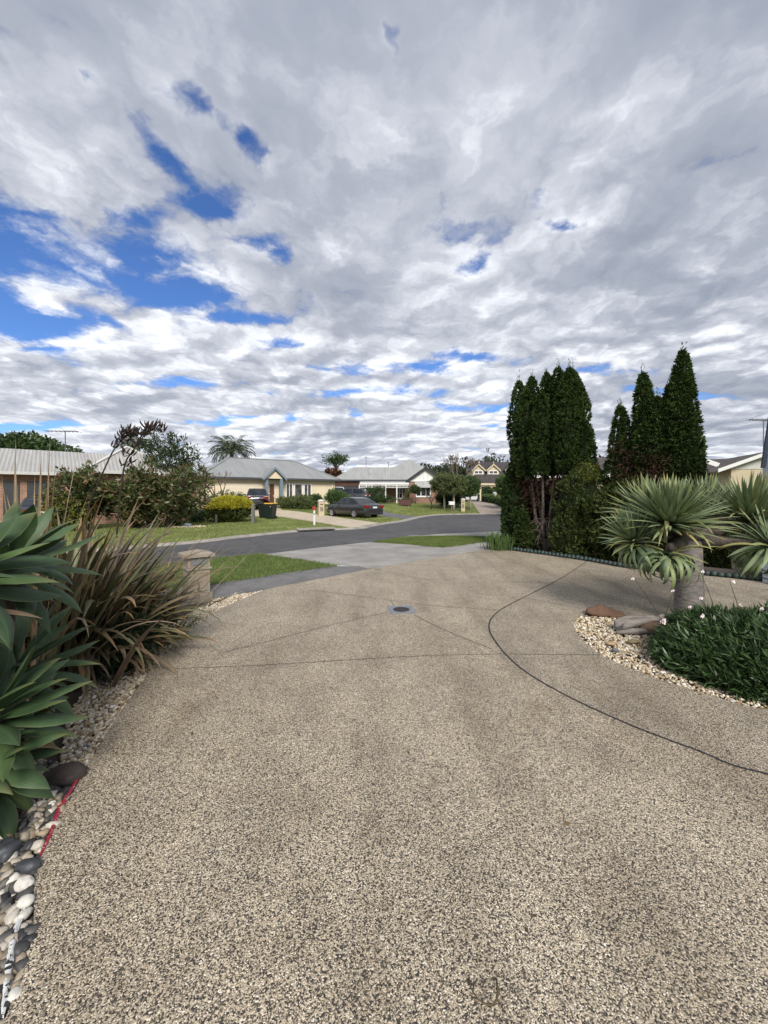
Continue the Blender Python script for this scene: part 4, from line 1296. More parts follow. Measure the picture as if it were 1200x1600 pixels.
# its white gable end towards us
def gable_end(h, f, yl, pa, pb, pk):
    xa_, za_ = f.X(pa[0], yl), f.Z(pa[0], pa[1], yl)
    xb_, zb_ = f.X(pb[0], yl), f.Z(pb[0], pb[1], yl)
    xk, zk = f.X(pk[0], yl), f.Z(pk[0], pk[1], yl)
    M().extrude([(xa_, yl, za_), (xb_, yl, zb_), (xk, yl, zk)], (0, 0.12, 0)).build('gable_face', m_beam, h)
    M().box(xa_ + 0.3, xb_ - 0.3, yl + 0.02, -0.01, -0.3, za_ - 0.003).build('gable_bay', m_cream4, h)
    bb = M()
    for a, b in (((xa_ - 0.3, za_ - 0.1), (xk, zk)), ((xk, zk), (xb_ + 0.3, zb_ - 0.1))):
        bb.extrude([(a[0], yl - 0.32, a[1] - 0.06), (b[0], yl - 0.32, b[1] - 0.06), (b[0], yl - 0.32, b[1] + 0.10), (a[0], yl - 0.32, a[1] + 0.10)], (0, 0.06, 0))
    r = gable(M(), xa_ - 0.3, xb_ + 0.3, yl - 0.255, 3.0, za_ - 0.1, zk + 0.08, 0.07).build('gable_roof', m_tile2, h)
    bb.build('barge_board', m_whitep, r)
gable_end(hS, fS, -2.5, (1130, 733), (1262, 733), (1196, 709))
bbm = M()
bbm.bar((fS.X(1097, -0.7), -0.7, fS.Z(1097, 718, -0.7)), (fS.X(1123, -0.7), -0.7, fS.Z(1123, 727, -0.7)), 0.05, 0.22)
bbm.build('barge_board', m_whitep, hS)

# ---- corner of the house we stand at, right edge
cx0 = 6.84
ho = thing('house', 'pale blue grey corner post and dark barge of the nearest house at the right edge', 'house', (cx0, 7.0, 0), 0)
m_paleblue = plain('pale_blue_wall', (0.46, 0.50, 0.53), 0.7, 0.06, 2)
M().box(0.0, 0.3, -0.3, 0, 0.0, 2.32).build('post', m_paleblue, ho, bevel=0.006)
M().box(0.3, 4, -0.28, -0.06, 0.0, 3.4).build('wall', m_paleblue, ho)
M().extrude([(-0.33, -0.33, 2.05), (-0.26, -0.33, 2.05), (-0.06, -0.33, 3.4), (-0.13, -0.33, 3.4)], (0, 0.028, 0)).build('barge_board', plain('navy_barge', (0.02, 0.028, 0.045), 0.4), ho)

# ---- television aerials
m_alu = plain('aerial_metal', (0.16, 0.165, 0.17), 0.4, 0.1, 10, 0.6)
def aerial(label, base, top, boom, n, ang, el=0.9, r=0.022):
    t = thing('tv_aerial', label, 'aerial', base, 0, 'television aerials')
    h = top - base[2]
    M().tube([(0, 0, 0), (0, 0, h)], r, 6).build('mast', m_alu, t)
    if boom > 0:
        d = Vector((math.cos(ang), math.sin(ang), 0)); u = Vector((-d.y, d.x, 0))
        b = M().bar(d * (-boom * 0.6) + Vector((0, 0, h - 0.05)), d * (boom * 0.4) + Vector((0, 0, h - 0.05)), r * 1.4, r * 1.4)
        b.build('boom', m_alu, t)
        e = M()
        for k in range(n):
            q = d * (-boom * 0.58 + boom * 0.96 * k / (n - 1)); w = el * (0.5 + 0.5 * k / n)
            e.bar(q - u * w / 2 + Vector((0, 0, h - 0.04)), q + u * w / 2 + Vector((0, 0, h - 0.04)), r * .8, r * .8)
        e.build('elements', m_alu, t)
    return t
c = A(102, 713, 27.0); aerial('tall aerial on the pale roof of the far left house', (c.x, c.y, 4.2), A(102, 673, 27.0).z, 2.1, 9, R(8), 1.0, 0.03)
c = A(572, 730, 50); aerial('thin bare aerial mast on the ridge of the brick house', (c.x, c.y, 4.2), A(572, 714, 50).z, 0.5, 3, R(80), 0.6, 0.03)
c = A(607, 730, 52); aerial('shorter mast at the middle of the brick house roof', (c.x, c.y, 4.2), A(607, 722, 52).z, 0.4, 3, R(70), 0.5, 0.03)
c = A(1193, 712, 22); aerial('aerial on the right edge beside the dark barge board', (c.x, c.y, 3.3), A(1193, 655, 22).z, 1.5, 7, R(5), 0.9, 0.028)

# ================================================================== VEGETATION
m_bark = timber('grey_bark', (0.075, 0.06, 0.05), (0.19, 0.16, 0.135), (10, 10, 1.5))
m_bark_d = timber('dark_bark', (0.05, 0.04, 0.033), (0.13, 0.105, 0.085), (10, 10, 1.5))
m_twig_red = plain('bare_twigs', (0.15, 0.085, 0.07), 0.8, 0.2)
lf_thuja = leafmat('conifer_sprays', [(0.024, 0.044, 0.013), (0.038, 0.066, 0.018), (0.052, 0.086, 0.024), (0.074, 0.110, 0.032)], 0.75, 0.12, 0.35, 2.5, 0.08)
lf_thuja_core = plain('conifer_inner', (0.016, 0.024, 0.010), 0.9, 0.3, 6, spec=0.1)  # dark colour of the solid cores added inside crowns and bushes
lf_dead_backing = leafmat('dead_and_backing_sprays', [(0.030, 0.016, 0.011), (0.05, 0.026, 0.018), (0.075, 0.045, 0.03)], 0.8, 0.1, 0.3, 3, 0.1)  # dead foliage; also colours the shadow backing behind the trunks
lf_gold = leafmat('golden_sprays', [(0.10, 0.13, 0.02), (0.19, 0.19, 0.03), (0.14, 0.17, 0.03)], 0.6, 0.2, 0.25, 3)
lf_olive = leafmat('olive_sprays', [(0.030, 0.045, 0.012), (0.055, 0.075, 0.018), (0.075, 0.10, 0.025)], 0.6, 0.15, 0.35, 3, 0.2)

# ---- tall conifers
def spray_crown(par, base, zlo, zhi, r, rng, mt, name='crown', topp=0.38, dens=1.0, lumps=None, botp=0.25, core=True):
    """one upright conifer leader: tufts of flat sprays all over a tapering column; local to par"""
    Hh = zhi - zlo
    k = rng.normal(size=(6, 2)) * np.array([2.0, 2.2]); ph = rng.uniform(0, 6.28, 6)
    def rad(t, a):
        b0 = np.minimum(1, 0.55 + t / botp * 0.45) if botp else 1.0
        tp = np.clip((1 - t) / topp, 0, 1) ** 0.62
        lump = 1 + 0.055 * np.sin(a[..., None] * np.round(k[:, 0]) + t[..., None] * Hh * k[:, 1] + ph).sum(-1)
        return r * b0 * tp * lump
    n = int(1300 * Hh * r / 0.45 * dens * 0.36)
    t = rng.uniform(0, 1, n) ** 1.05; a = rng.uniform(0, 6.283, n)
    rr = rad(t, a) * rng.uniform(0.88, 1.02, n)
    lean = np.array([rng.normal(0, .02), rng.normal(0, .02)]) * Hh
    C = np.stack([base[0] + rr * np.cos(a) + lean[0] * t, base[1] + rr * np.sin(a) + lean[1] * t, zlo + t * Hh], 1)
    O = np.stack([np.cos(a), np.sin(a), np.full(n, 0.55)], 1)
    m = 13
    CC = np.repeat(C, m, 0); OO = np.repeat(O, m, 0)
    P = CC + rand_dir(rng, n * m) * 0.05 * rng.uniform(0, 1, (n * m, 1))
    D = OO * 0.8 + rand_dir(rng, n * m) * 0.75
    V, F = leaf_arrays(P, D, rng.uniform(0.04, 0.085, n * m), rng.uniform(0.022, 0.040, n * m), rng)
    # leading shoot
    tip = np.array([base[0] + lean[0], base[1] + lean[1], zhi])
    nt = 26
    V2, F2 = leaf_arrays(tip + rng.normal(0, 1, (nt, 3)) * np.array([0.025, 0.025, 0.10]), np.tile([0, 0, 1.0], (nt, 1)) + rand_dir(rng, nt) * 0.5, 0.10, 0.02, rng)
    V, F = join((V, F), (V2, F2))
    np_mesh(name, V, F, mt, par)
    if core:
        pr = []
        for i in range(13):
            tt = i / 12
            pr.append((max(0.01, float(rad(np.array([tt]), np.array([0.3]))[0]) * 0.74), zlo + 0.1 + tt * (Hh - 0.25)))
        c = M().lathe(pr, 10, (base[0] + lean[0] * .5, base[1] + lean[1] * .5)).build('inner_core', lf_thuja_core, par, smooth=True)  # solid dark core added so the leader is not see-through
def bed_pt(px, back):
    k = (px - CX) / FPX
    b = Vector((3.58, 11.0)) + nb * back
    d = Vector((0.65, -0.758))
    t = (k * b.y - b.x) / (d.x - k * d.y)
    return b + d * t
rngC = np.random.default_rng(21)
def conifer(label, root_px, root_back, leaders, trunks, group='tall conifers in the bed'):
    b = bed_pt(root_px, root_back)
    t = thing('conifer', label, 'tree', (b.x, b.y, 0), 0, group)
    for (px, back, top, bot, r, kw) in leaders:
        q = bed_pt(px, back)
        zt = EYE + (HOR - top) / FPX * q.y; zb = max(0.05, EYE + (HOR - bot) / FPX * q.y)
        spray_crown(t, (q.x - b.x, q.y - b.y), zb, zt, r, rngC, lf_thuja, **kw)
    for (pxb, pxt, back, ytop, r) in trunks:
        q0 = bed_pt(pxb, back); q1 = bed_pt(pxt, back)
        z1 = EYE + (HOR - ytop) / FPX * q1.y
        pts = []
        for i in range(7):
            s = i / 6
            pts.append((q0.x + (q1.x - q0.x) * s - b.x + 0.03 * math.sin(4 * s + pxb), q0.y + (q1.y - q0.y) * s - b.y, -0.05 + z1 * s))
        M().tube(pts, [r * 1.35] + [r * (1.0 - 0.08 * i) for i in range(6)], 9, wob=0.12, rng=rnd).build('trunk', m_bark, t, smooth=True)
    return t
ca = conifer('tall conifer cluster nearest the road, green to the ground on its left side', 842, 0.75,
        [(816, 1.15, 596, 745, 0.33, {}), (831, 1.25, 590, 735, 0.33, {}), (820, 0.75, 612, 748, 0.34, {}), (846, 0.65, 615, 742, 0.34, {}),
         (806, 0.85, 715, 866, 0.34, dict(topp=0.45, botp=0.1)), (818, 0.45, 800, 868, 0.26, dict(topp=0.8, botp=0.1)), (800, 1.2, 738, 862, 0.28, dict(topp=0.6, botp=0.1))],
        [(846, 826, 0.85, 735, 0.055), (852, 846, 0.8, 735, 0.05), (849, 838, 1.0, 735, 0.04)])
cb_ = conifer('tall conifer cluster of broad dense leaders beside the golden conifer bush', 868, 0.9,
        [(856, 1.4, 585, 745, 0.30, {}), (873, 1.25, 576, 740, 0.35, {}), (890, 0.95, 577, 735, 0.40, {}), (902, 1.2, 581, 728, 0.38, {}), (884, 0.75, 610, 738, 0.30, {}), (908, 1.1, 655, 745, 0.33, {})],
        [(858, 864, 0.9, 740, 0.045), (861, 882, 0.95, 735, 0.05), (857, 872, 1.1, 735, 0.04), (864, 896, 1.0, 740, 0.04)])
cc_ = conifer('shortest conifer of the right hand three with brown dead patches', 972, 1.1, [(973, 1.1, 636, 790, 0.34, dict(topp=0.68)), (984, 1.2, 690, 800, 0.26, dict(topp=0.62))], [(972, 973, 1.1, 720, 0.05)])
cd_ = conifer('middle conifer of the right hand three, between the short and the tallest', 1016, 1.2,
        [(1014, 1.2, 583, 760, 0.36, dict(topp=0.68)), (1026, 1.1, 622, 745, 0.30, dict(topp=0.62)), (1003, 1.25, 650, 745, 0.26, dict(topp=0.62))], [(1018, 1014, 1.2, 700, 0.055)])
ce_ = conifer('tallest conifer with a pointed tip behind the dragon tree', 1066, 1.1,
        [(1064, 1.1, 549, 800, 0.37, dict(topp=0.62)), (1072, 1.05, 605, 800, 0.33, dict(topp=0.6)), (1055, 1.15, 600, 790, 0.32, dict(topp=0.6))], [(1066, 1064, 1.1, 650, 0.06)])
def dead_patch(par, pts, L=0.12, n=60):
    b = par.location
    Cs = np.array([[*bed_pt(px, bk), EYE + (HOR - py) / FPX * bed_pt(px, bk).y] for px, py, bk in pts]) - np.array([b.x, b.y, 0])
    C = np.repeat(Cs, n, 0)
    P = C + rngC.normal(0, 0.13, C.shape)
    D = rand_dir(rngC, len(P)) + np.array([0, 0, -0.5])
    V, F = leaf_arrays(P, D, rngC.uniform(.6, 1.3, len(P)) * L, rngC.uniform(0.012, 0.03, len(P)), rngC)
    o = np_mesh('dead_branchlets', V, F, lf_dead_backing, par); o['kind'] = 'stuff'
dead_patch(ca, [(812 + 6 * i % 30, 752 + 9 * (i % 6), 0.8) for i in range(16)] + [(835, 760, .6), (842, 790, .8), (838, 820, .8), (846, 755, .6)])
dead_patch(cb_, [(860 + 5 * (i % 7), 750 + 8 * (i % 8), 0.95) for i in range(20)], n=45)
dead_patch(cc_, [(968, 700, .75), (974, 715, .75), (978, 735, .75), (970, 750, .75), (978, 765, .7)], n=110)
dead_patch(cd_, [(1008, 715, .85), (1022, 725, .85), (1030, 735, .85), (1012, 745, .8), (1025, 755, .85), (1000, 745, .85), (1035, 720, .8)], n=110)
# bare twigs tangled round the trunks
b = ca.location; tm = M()
for i in range(70):
    q = bed_pt(rnd.uniform(828, 872), rnd.uniform(0.45, 0.8)); z = rnd.uniform(0.1, 0.95)
    p0 = Vector((q.x - b.x, q.y - b.y, z)); d = Vector((rnd.uniform(-1, 1), rnd.uniform(-1, .3), rnd.uniform(-.8, .3))).normalized()
    l = rnd.uniform(.15, .4)
    tm.tube([p0, p0 + d * l * .5 + Vector((0, 0, .03)), p0 + d * l + Vector((0, 0, -.06))], [0.007, 0.005, 0.003], 4, cap=False)
tm.build('dead_twigs', plain('grey_twigs', (0.20, 0.16, 0.14), 0.9), ca)

# ---- conifer bushes and undergrowth in that bed
def bush_mesh(par, name, c, r, n, m, L, Wd, mt, rng, low=-0.3, inner=0.75, lump=0.3, rad=None, up=0.4):
    C = ell_points(rng, n, c, r, inner, lump, low)
    V, F = crown_arrays(rng, C, rad or min(r) * 0.16, m, L, Wd, up, 0.7, c)
    return np_mesh(name, V, F, mt, par)
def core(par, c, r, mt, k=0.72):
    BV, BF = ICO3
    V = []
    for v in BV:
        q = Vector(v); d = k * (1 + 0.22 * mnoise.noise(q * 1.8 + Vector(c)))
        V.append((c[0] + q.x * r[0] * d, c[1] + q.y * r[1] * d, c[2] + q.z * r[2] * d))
    return np_mesh('inner_core', V, BF, mt, par, smooth=True)  # lumpy solid filler inside the foliage, not real twigs
def shrub(name, label, cat, loc, r, cz, n, m, L, Wd, mt, rng, low=-0.5, group=None, corem=None, lump=0.3, rad=None, inner=0.75, kore=0.72):
    t = thing(name, label, cat, loc, 0, group)
    bush_mesh(t, 'foliage', (0, 0, cz), r, n, m, L, Wd, mt, rng, low, inner, lump, rad)
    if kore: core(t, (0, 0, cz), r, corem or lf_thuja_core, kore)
    return t
rngS = np.random.default_rng(5)
q = bed_pt(905, 0.7)
gb_ = thing('conifer_bush', 'dense olive conifer bush with golden tips in front of the broad leaders', 'bush', (q.x, q.y, 0))
gv_ = []
for (ox, oy, oz, rx, rz_, n_) in ((0, 0, 0.75, 0.62, 0.85, 420), (0.22, 0.05, 1.45, 0.50, 0.72, 300), (-0.18, 0, 1.25, 0.42, 0.75, 220), (0.40, 0.0, 0.55, 0.42, 0.6, 200), (-0.35, -0.05, 0.45, 0.36, 0.5, 170), (0.28, 0.1, 1.95, 0.30, 0.42, 120)):
    C = ell_points(rngS, n_, (ox, oy, oz), (rx, rx * .9, rz_), 0.72, 0.35, -0.95)
    gv_.append(crown_arrays(rngS, C, 0.09, 16, 0.085, 0.03, 0.45, 0.7, (ox, oy, oz)))
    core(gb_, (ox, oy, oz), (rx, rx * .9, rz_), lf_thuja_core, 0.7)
V, F = join(*gv_); np_mesh('foliage', V, F, lf_olive, gb_)
C = ell_points(rngS, 150, (0.28, 0.0, 1.75), (0.46, 0.4, 0.66), 0.8, 0.3, 0.25)
V, F = crown_arrays(rngS, C, 0.09, 14, 0.085, 0.03, 0.5, 0.7, (0.2, 0, 1.4)); np_mesh('golden_tips', V, F, lf_gold, gb_)
for px, bk, r3, cz, lab in ((832, 2.0, (0.75, .6, 1.2), 1.0, 'dark backing added for the shadow behind the trunks of the conifer cluster nearest the road'), (875, 2.0, (0.8, .6, 1.3), 1.1, 'dark backing added for the shadow behind the trunks of the broad conifer cluster')):
    q = bed_pt(px, bk)
    shrub('conifer_bush', lab, 'bush', (q.x, q.y, 0), r3, cz, 520, 14, 0.10, 0.04, lf_dead_backing, rngS, -0.95)  # dense backing bushes added to stand for the dark shadows between the trunks
q = bed_pt(826, 0.55)
shrub('conifer_bush', 'low green growth at the left foot of the conifer trunks', 'bush', (q.x, q.y, 0), (0.30, 0.3, 0.42), 0.3, 260, 14, 0.08, 0.03, lf_olive, rngS, -0.9)
q = bed_pt(962, 0.7)
shrub('conifer_bush', 'dark olive bush between the golden bush and the shortest conifer', 'bush', (q.x, q.y, 0), (0.62, 0.6, 1.0), 0.85, 800, 16, 0.10, 0.035, lf_olive, rngS, -0.95)
q = bed_pt(990, 1.0)
shrub('conifer_bush', 'dense green hedge growth under the shortest of the right hand conifers', 'bush', (q.x, q.y, 0), (0.8, 0.6, 1.15), 0.95, 800, 15, 0.10, 0.035, lf_olive, rngS, -0.95)
q = bed_pt(1020, 0.75)
shrub('conifer_bush', 'low dark bush behind the left side of the dragon tree crown', 'bush', (q.x, q.y, 0), (0.75, 0.55, 0.75), 0.6, 800, 16, 0.09, 0.035, lf_olive, rngS, -0.9)
q = bed_pt(1092, 0.8)
shrub('conifer_bush', 'low dark bush beside the sleeper behind the dragon tree trunk', 'bush', (q.x, q.y, 0), (0.55, 0.5, 0.65), 0.45, 600, 16, 0.09, 0.035, lf_olive, rngS, -0.9)

# ---- strap leaves
def straps(rng, n, base, az, el, L, Wd, droop, segs=9, pw=1.6, fold=0.18, twist=0.0, prof='sword'):
    """ribbon leaves, three points across; all arguments arrays of n. returns V, F, UV"""
    t = np.linspace(0, 1, segs + 1)
    az = np.asarray(az, float); el = np.asarray(el, float); L = np.asarray(L, float); Wd = np.asarray(Wd, float); droop = np.asarray(droop, float)
    e = el[:, None] - droop[:, None] * t[None] ** pw                   # elevation along the leaf
    azl = az[:, None] + (np.asarray(twist)[:, None] if np.ndim(twist) else twist) * t[None]
    d = np.stack([np.cos(e) * np.cos(azl), np.cos(e) * np.sin(azl), np.sin(e)], -1)
    step = (L / segs)[:, None, None]
    P = np.concatenate([np.zeros((n, 1, 3)), np.cumsum(d[:, :-1] * step, 1)], 1) + np.asarray(base)[:, None]
    S = np.stack([-np.sin(azl), np.cos(azl), np.zeros_like(e)], -1)
    N = np.cross(S, d)
    if prof == 'sword': w = np.minimum(1, 0.72 + t * 1.6) * np.clip((1 - t) * 2.4, 0, 1) ** 0.8
    elif prof == 'agave': w = np.interp(t, [0, .12, .3, .5, .65, .8, .9, 1.0], [.52, .46, .72, 1.0, .97, .66, .34, 0.0])
    else: w = np.interp(t, [0, .15, .5, .8, 1], [.9, 1, .85, .5, 0.0])
    hw = (Wd[:, None] * w[None] / 2)[..., None]
    if prof == 'agave':
        cols = [(-1, 1.0), (-0.55, 0.30), (0, 0.0), (0.55, 0.30), (1, 1.0)]
    else:
        cols = [(-1, 1.0), (0, 0.0), (1, 1.0)]
    V = np.stack([P + S * hw * c + N * hw * fold * k * 2 for c, k in cols], 2)      # n, segs+1, cols, 3
    k = len(cols)
    U = np.broadcast_to(np.array([c for c, _ in cols])[None, None], (n, segs + 1, k)); T_ = np.broadcast_to(t[None, :, None], (n, segs + 1, k))
    idx = np.arange(n * (segs + 1) * k).reshape(n, segs + 1, k)
    F = np.stack([idx[:, :-1, :-1], idx[:, :-1, 1:], idx[:, 1:, 1:], idx[:, 1:, :-1]], -1).reshape(-1, 4)
    return V.reshape(-1, 3), F, np.stack([U, T_], -1).reshape(-1, 2)
def strap_mesh(name, parts, mt, parent=None):
    Vs, Fs, Us, b = [], [], [], 0
    for V, F, U in parts:
        Vs.append(V); Fs.append(F + b); Us.append(U); b += len(V)
    V = np.concatenate(Vs); F = np.concatenate(Fs); U = np.concatenate(Us)
    o = np_mesh(name, V, F, mt, parent, smooth=True)
    me = o.data
    vi = np.empty(len(me.loops), dtype=np.int64); me.loops.foreach_get('vertex_index', vi)
    l = me.uv_layers.new(name='UVMap'); l.data.foreach_set('uv', U[vi].ravel())
    return o
def strapmat(name, cols, edge, edge_at, tipc=None, rough=0.45, trans=0.12, mid=None, stripe=0.0):
    def f(T, p):
        s = T.n('ShaderNodeSeparateXYZ'); T.put(s.inputs[0], uv_co(T))
        a = T.math('ABSOLUTE', s.outputs[0])
        r = isl(T)
        c = T.ramp(r, [(i / max(1, len(cols) - 1), k) for i, k in enumerate(cols)])
        nz = T.noise(pos_co(T), 7, 4, 0.6)
        c = T.mix(1.0, c, T.ramp(nz, [(0.3, (0.75,) * 3), (0.7, (1.25,) * 3)]), 'MULTIPLY')
        if stripe:
            w = T.math('SINE', T.math('MULTIPLY', s.outputs[0], 26.0))
            c = T.mix(T.math('MULTIPLY', T.ss(w, 0.2, 0.9), stripe), c, edge)
        if mid: c = T.mix(T.ss(a, 0.28, 0.0, 0, 0.7), c, mid)
        sc = T.noise(pos_co(T), 38, 5, 0.7)
        c = T.mix(T.ss(sc, 0.66, 0.74, 0, 0.75), c, (0.12, 0.09, 0.045))
        c = T.mix(T.ss(a, edge_at, min(1.0, edge_at + 0.12)), c, edge)
        if tipc:
            c = T.mix(T.math('MULTIPLY', T.ss(s.outputs[1], 0.72, 1.0), T.ss(T.math('FRACT', T.math('MULTIPLY', r, 7.3)), 0.45, 0.75)), c, tipc)
        T.put(p.inputs['Base Color'], c)
        p.inputs['Roughness'].default_value = rough
        p.inputs['Specular IOR Level'].default_value = 0.4
        w2 = T.math('SINE', T.math('MULTIPLY', s.outputs[0], 40.0))
        bump(T, p, w2, 0.15, 0.002)
        if trans:
            t = T.n('ShaderNodeBsdfTranslucent'); T.put(t.inputs[0], c)
            m = T.n('ShaderNodeMixShader'); m.inputs[0].default_value = trans
            out = [x for x in T.t.nodes if x.type == 'OUTPUT_MATERIAL'][0]
            T.t.links.new(p.outputs[0], m.inputs[1]); T.t.links.new(t.outputs[0], m.inputs[2]); T.t.links.new(m.outputs[0], out.inputs[0])
    return mat(name, f)
m_flax = strapmat('flax_leaf', [(0.052, 0.068, 0.028), (0.085, 0.11, 0.040), (0.125, 0.085, 0.060), (0.085, 0.11, 0.040), (0.16, 0.18, 0.08), (0.060, 0.062, 0.032), (0.19, 0.155, 0.095)], (0.21, 0.145, 0.095), 0.78, (0.34, 0.20, 0.09), 0.42, 0.12, None, 0.45)
m_flax_dry = strapmat('dry_flax_leaf', [(0.24, 0.16, 0.09), (0.35, 0.26, 0.16), (0.15, 0.09, 0.055)], (0.40, 0.30, 0.2), 0.85, None, 0.7, 0.1)
m_agave = strapmat('agave_leaf', [(0.030, 0.062, 0.024), (0.044, 0.082, 0.032), (0.056, 0.100, 0.040), (0.080, 0.130, 0.040)], (0.17, 0.21, 0.085), 0.94, (0.13, 0.14, 0.05), 0.5, 0.08, (0.060, 0.105, 0.046))
m_agave_y = strapmat('agave_young_leaf', [(0.065, 0.12, 0.05), (0.10, 0.17, 0.055)], (0.26, 0.28, 0.10), 0.92, None, 0.42, 0.08, (0.11, 0.17, 0.08))
m_dragon = strapmat('dragon_leaf', [(0.13, 0.185, 0.085), (0.17, 0.23, 0.11), (0.22, 0.28, 0.14), (0.24, 0.28, 0.10)], (0.28, 0.33, 0.19), 0.9, (0.40, 0.34, 0.10), 0.45, 0.1, (0.23, 0.285, 0.20))
m_dragon_y = strapmat('dragon_old_leaf', [(0.38, 0.36, 0.12), (0.30, 0.32, 0.14), (0.48, 0.40, 0.14)], (0.45, 0.40, 0.15), 0.9, None, 0.5, 0.15)
m_strap_g = strapmat('green_strap', [(0.06, 0.11, 0.025), (0.09, 0.15, 0.035)], (0.12, 0.18, 0.05), 0.9)

# ---- agaves at the left
rngA = np.random.default_rng(11)
def agave(label, loc, z, rosettes, stem=True, extra=None):
    t = thing('agave', label, 'agave', (loc[0], loc[1], 0), 0, 'agaves at the left edge')
    for (dx, dy, zz, n, L, Wd, e0, e1, tiltx, tilty) in rosettes:
        i = np.arange(n)
        az = i * 2.39996 + rngA.uniform(0, 6.28) + rngA.normal(0, .08, n)
        q = (i / n)
        el = R(e0) + (R(e1) - R(e0)) * q ** 0.8 + rngA.normal(0, .05, n)
        LL = L * (0.62 + 0.42 * np.sin(np.pi * np.clip(q * 0.62 + 0.18, 0, 1))) * rngA.uniform(.9, 1.08, n)
        dr = R(30) + R(30) * q + rngA.normal(0, .22, n)
        base = np.stack([dx + 0.03 * np.cos(az), dy + 0.03 * np.sin(az), zz - 0.14 * q], 1)
        V, F, U = straps(rngA, n, base, az, el, LL, Wd * rngA.uniform(.85, 1.12, n), dr, 14, 1.5, 0.19, rngA.normal(0, .30, n), 'agave')
        # lean the whole rosette
        rot = np.array((Matrix.Rotation(tiltx, 3, 'X') @ Matrix.Rotation(tilty, 3, 'Y')))
        c = np.array([dx, dy, zz])
        V = (V - c) @ rot.T + c
        strap_mesh('leaves', [(V, F, U)], m_agave, t)
        k = 7
        base = np.stack([np.full(k, dx), np.full(k, dy), np.full(k, zz - 0.2)], 1)
        strap_mesh('dry_leaves', [straps(rngA, k, base, rngA.uniform(0, 6.28, k), rngA.uniform(-.5, .2, k), np.full(k, L * .8), np.full(k, Wd * .38), rngA.uniform(.8, 1.6, k), 10, 1.0, 0.4, rngA.normal(0, .6, k), 'agave')], m_flax_dry, t)
        if stem:
            M().tube([(dx * 0.3 - 0.05, dy * 0.3, -0.05), (dx * 0.7, dy * 0.7, zz * 0.5), (dx, dy, zz - 0.02)], [0.05, 0.055, 0.045], 9, wob=0.1, rng=rnd).build('stem', m_bark, t, smooth=True)
    return t
up = A(-78, 890, 1.74)
agave('tall agave with broad pale edged leaves reaching in at the left edge', (up.x, up.y), 0, [(0, 0, up.z, 36, 0.44, 0.12, 84, -20, R(-6), R(34)), (-0.20, 0.50, up.z - 0.02, 32, 0.44, 0.10, 80, -20, 0, R(15))])
lo = A(-26, 1112, 1.90)
agave('low green agave with pointed leaves over the river pebbles', (lo.x, lo.y), 0, [(0, 0.02, lo.z, 44, 0.40, 0.105, 80, -25, 0.0, R(12)), (0.05, -0.06, lo.z - 0.20, 30, 0.33, 0.10, 66, -40, 0.1, R(8)), (-0.12, -0.20, lo.z - 0.08, 28, 0.38, 0.10, 70, -40, 0.1, 0)])
l2 = A(22, 1035, 2.35)
agave('agave behind the low one, half hidden below the flax', (l2.x, l2.y), 0, [(0, 0, l2.z, 34, 0.46, 0.095, 80, -25, 0, R(8))])

# ---- flax clumps with seed stalks
rngF = np.random.default_rng(31)
def flax_leaves(n, c, spread, L0, L1, el0, el1, d0, d1, W0, W1, rng, azc=None, azs=None):
    az = rng.uniform(0, 6.283, n) if azc is None else rng.normal(azc, azs, n)
    r = np.abs(rng.normal(0, spread, n))
    base = np.stack([c[0] + r * np.cos(az), c[1] + r * np.sin(az), np.full(n, c[2])], 1)
    el = R(el0) + rng.uniform(0, 1, n) * R(el1 - el0)
    L = rng.uniform(L0, L1, n)
    dr = R(d0) + rng.uniform(0, 1, n) ** 1.5 * R(d1 - d0)
    return straps(rng, n, base, az, el, L, rng.uniform(W0, W1, n), dr, 11, 2.0, 0.30, rng.normal(0, .38, n))
fc = G(104, 1036)
fx = thing('flax', 'large bronze flax clump with striped sword leaves between the agave and the stone pillar', 'flax', (fc.x, fc.y, 0), 0, 'flax clumps at the left')
strap_mesh('leaves', [flax_leaves(230, (-0.04, 0.05, 0), 0.26, 0.95, 1.65, 45, 86, 15, 105, 0.045, 0.085, rngF), flax_leaves(110, (0.10, 0.30, 0), 0.18, 0.70, 1.12, 30, 68, 25, 110, 0.046, 0.080, rngF, R(5), 0.7),
                      flax_leaves(150, (0.04, 0.12, 0.05), 0.20, 0.62, 1.0, 18, 58, 35, 120, 0.045, 0.080, rngF, R(-20), 0.8), flax_leaves(60, (0, -0.1, 0), 0.2, 0.8, 1.3, 45, 75, 90, 160, 0.045, 0.08, rngF)], m_flax, fx)
strap_mesh('dry_leaves', [flax_leaves(50, (0.05, 0, 0), 0.22, 0.7, 1.2, 20, 70, 70, 170, 0.022, 0.05, rngF), flax_leaves(12, (0.2, 0.3, 0), 0.2, 1.2, 1.7, 38, 58, 0, 14, 0.014, 0.028, rngF, R(25), 0.5)], m_flax_dry, fx)
f2 = A(40, 1040, 3.05)
fy = thing('flax', 'taller upright flax clump with dry tan blades behind the tall agave', 'flax', (f2.x, f2.y, 0), 0, 'flax clumps at the left')
strap_mesh('leaves', [flax_leaves(70, (0, 0, 0), 0.16, 0.9, 1.75, 62, 88, 0, 45, 0.03, 0.06, rngF)], m_flax, fy)
strap_mesh('dry_leaves', [flax_leaves(16, (0, 0, 0), 0.10, 1.75, 2.15, 80, 89, 0, 6, 0.02, 0.036, rngF), flax_leaves(12, (0, 0, 0), 0.14, 0.9, 1.4, 40, 70, 20, 120, 0.02, 0.04, rngF)], m_flax_dry, fy)
m_stalk = plain('seed_stalk', (0.035, 0.022, 0.018), 0.6, 0.2)
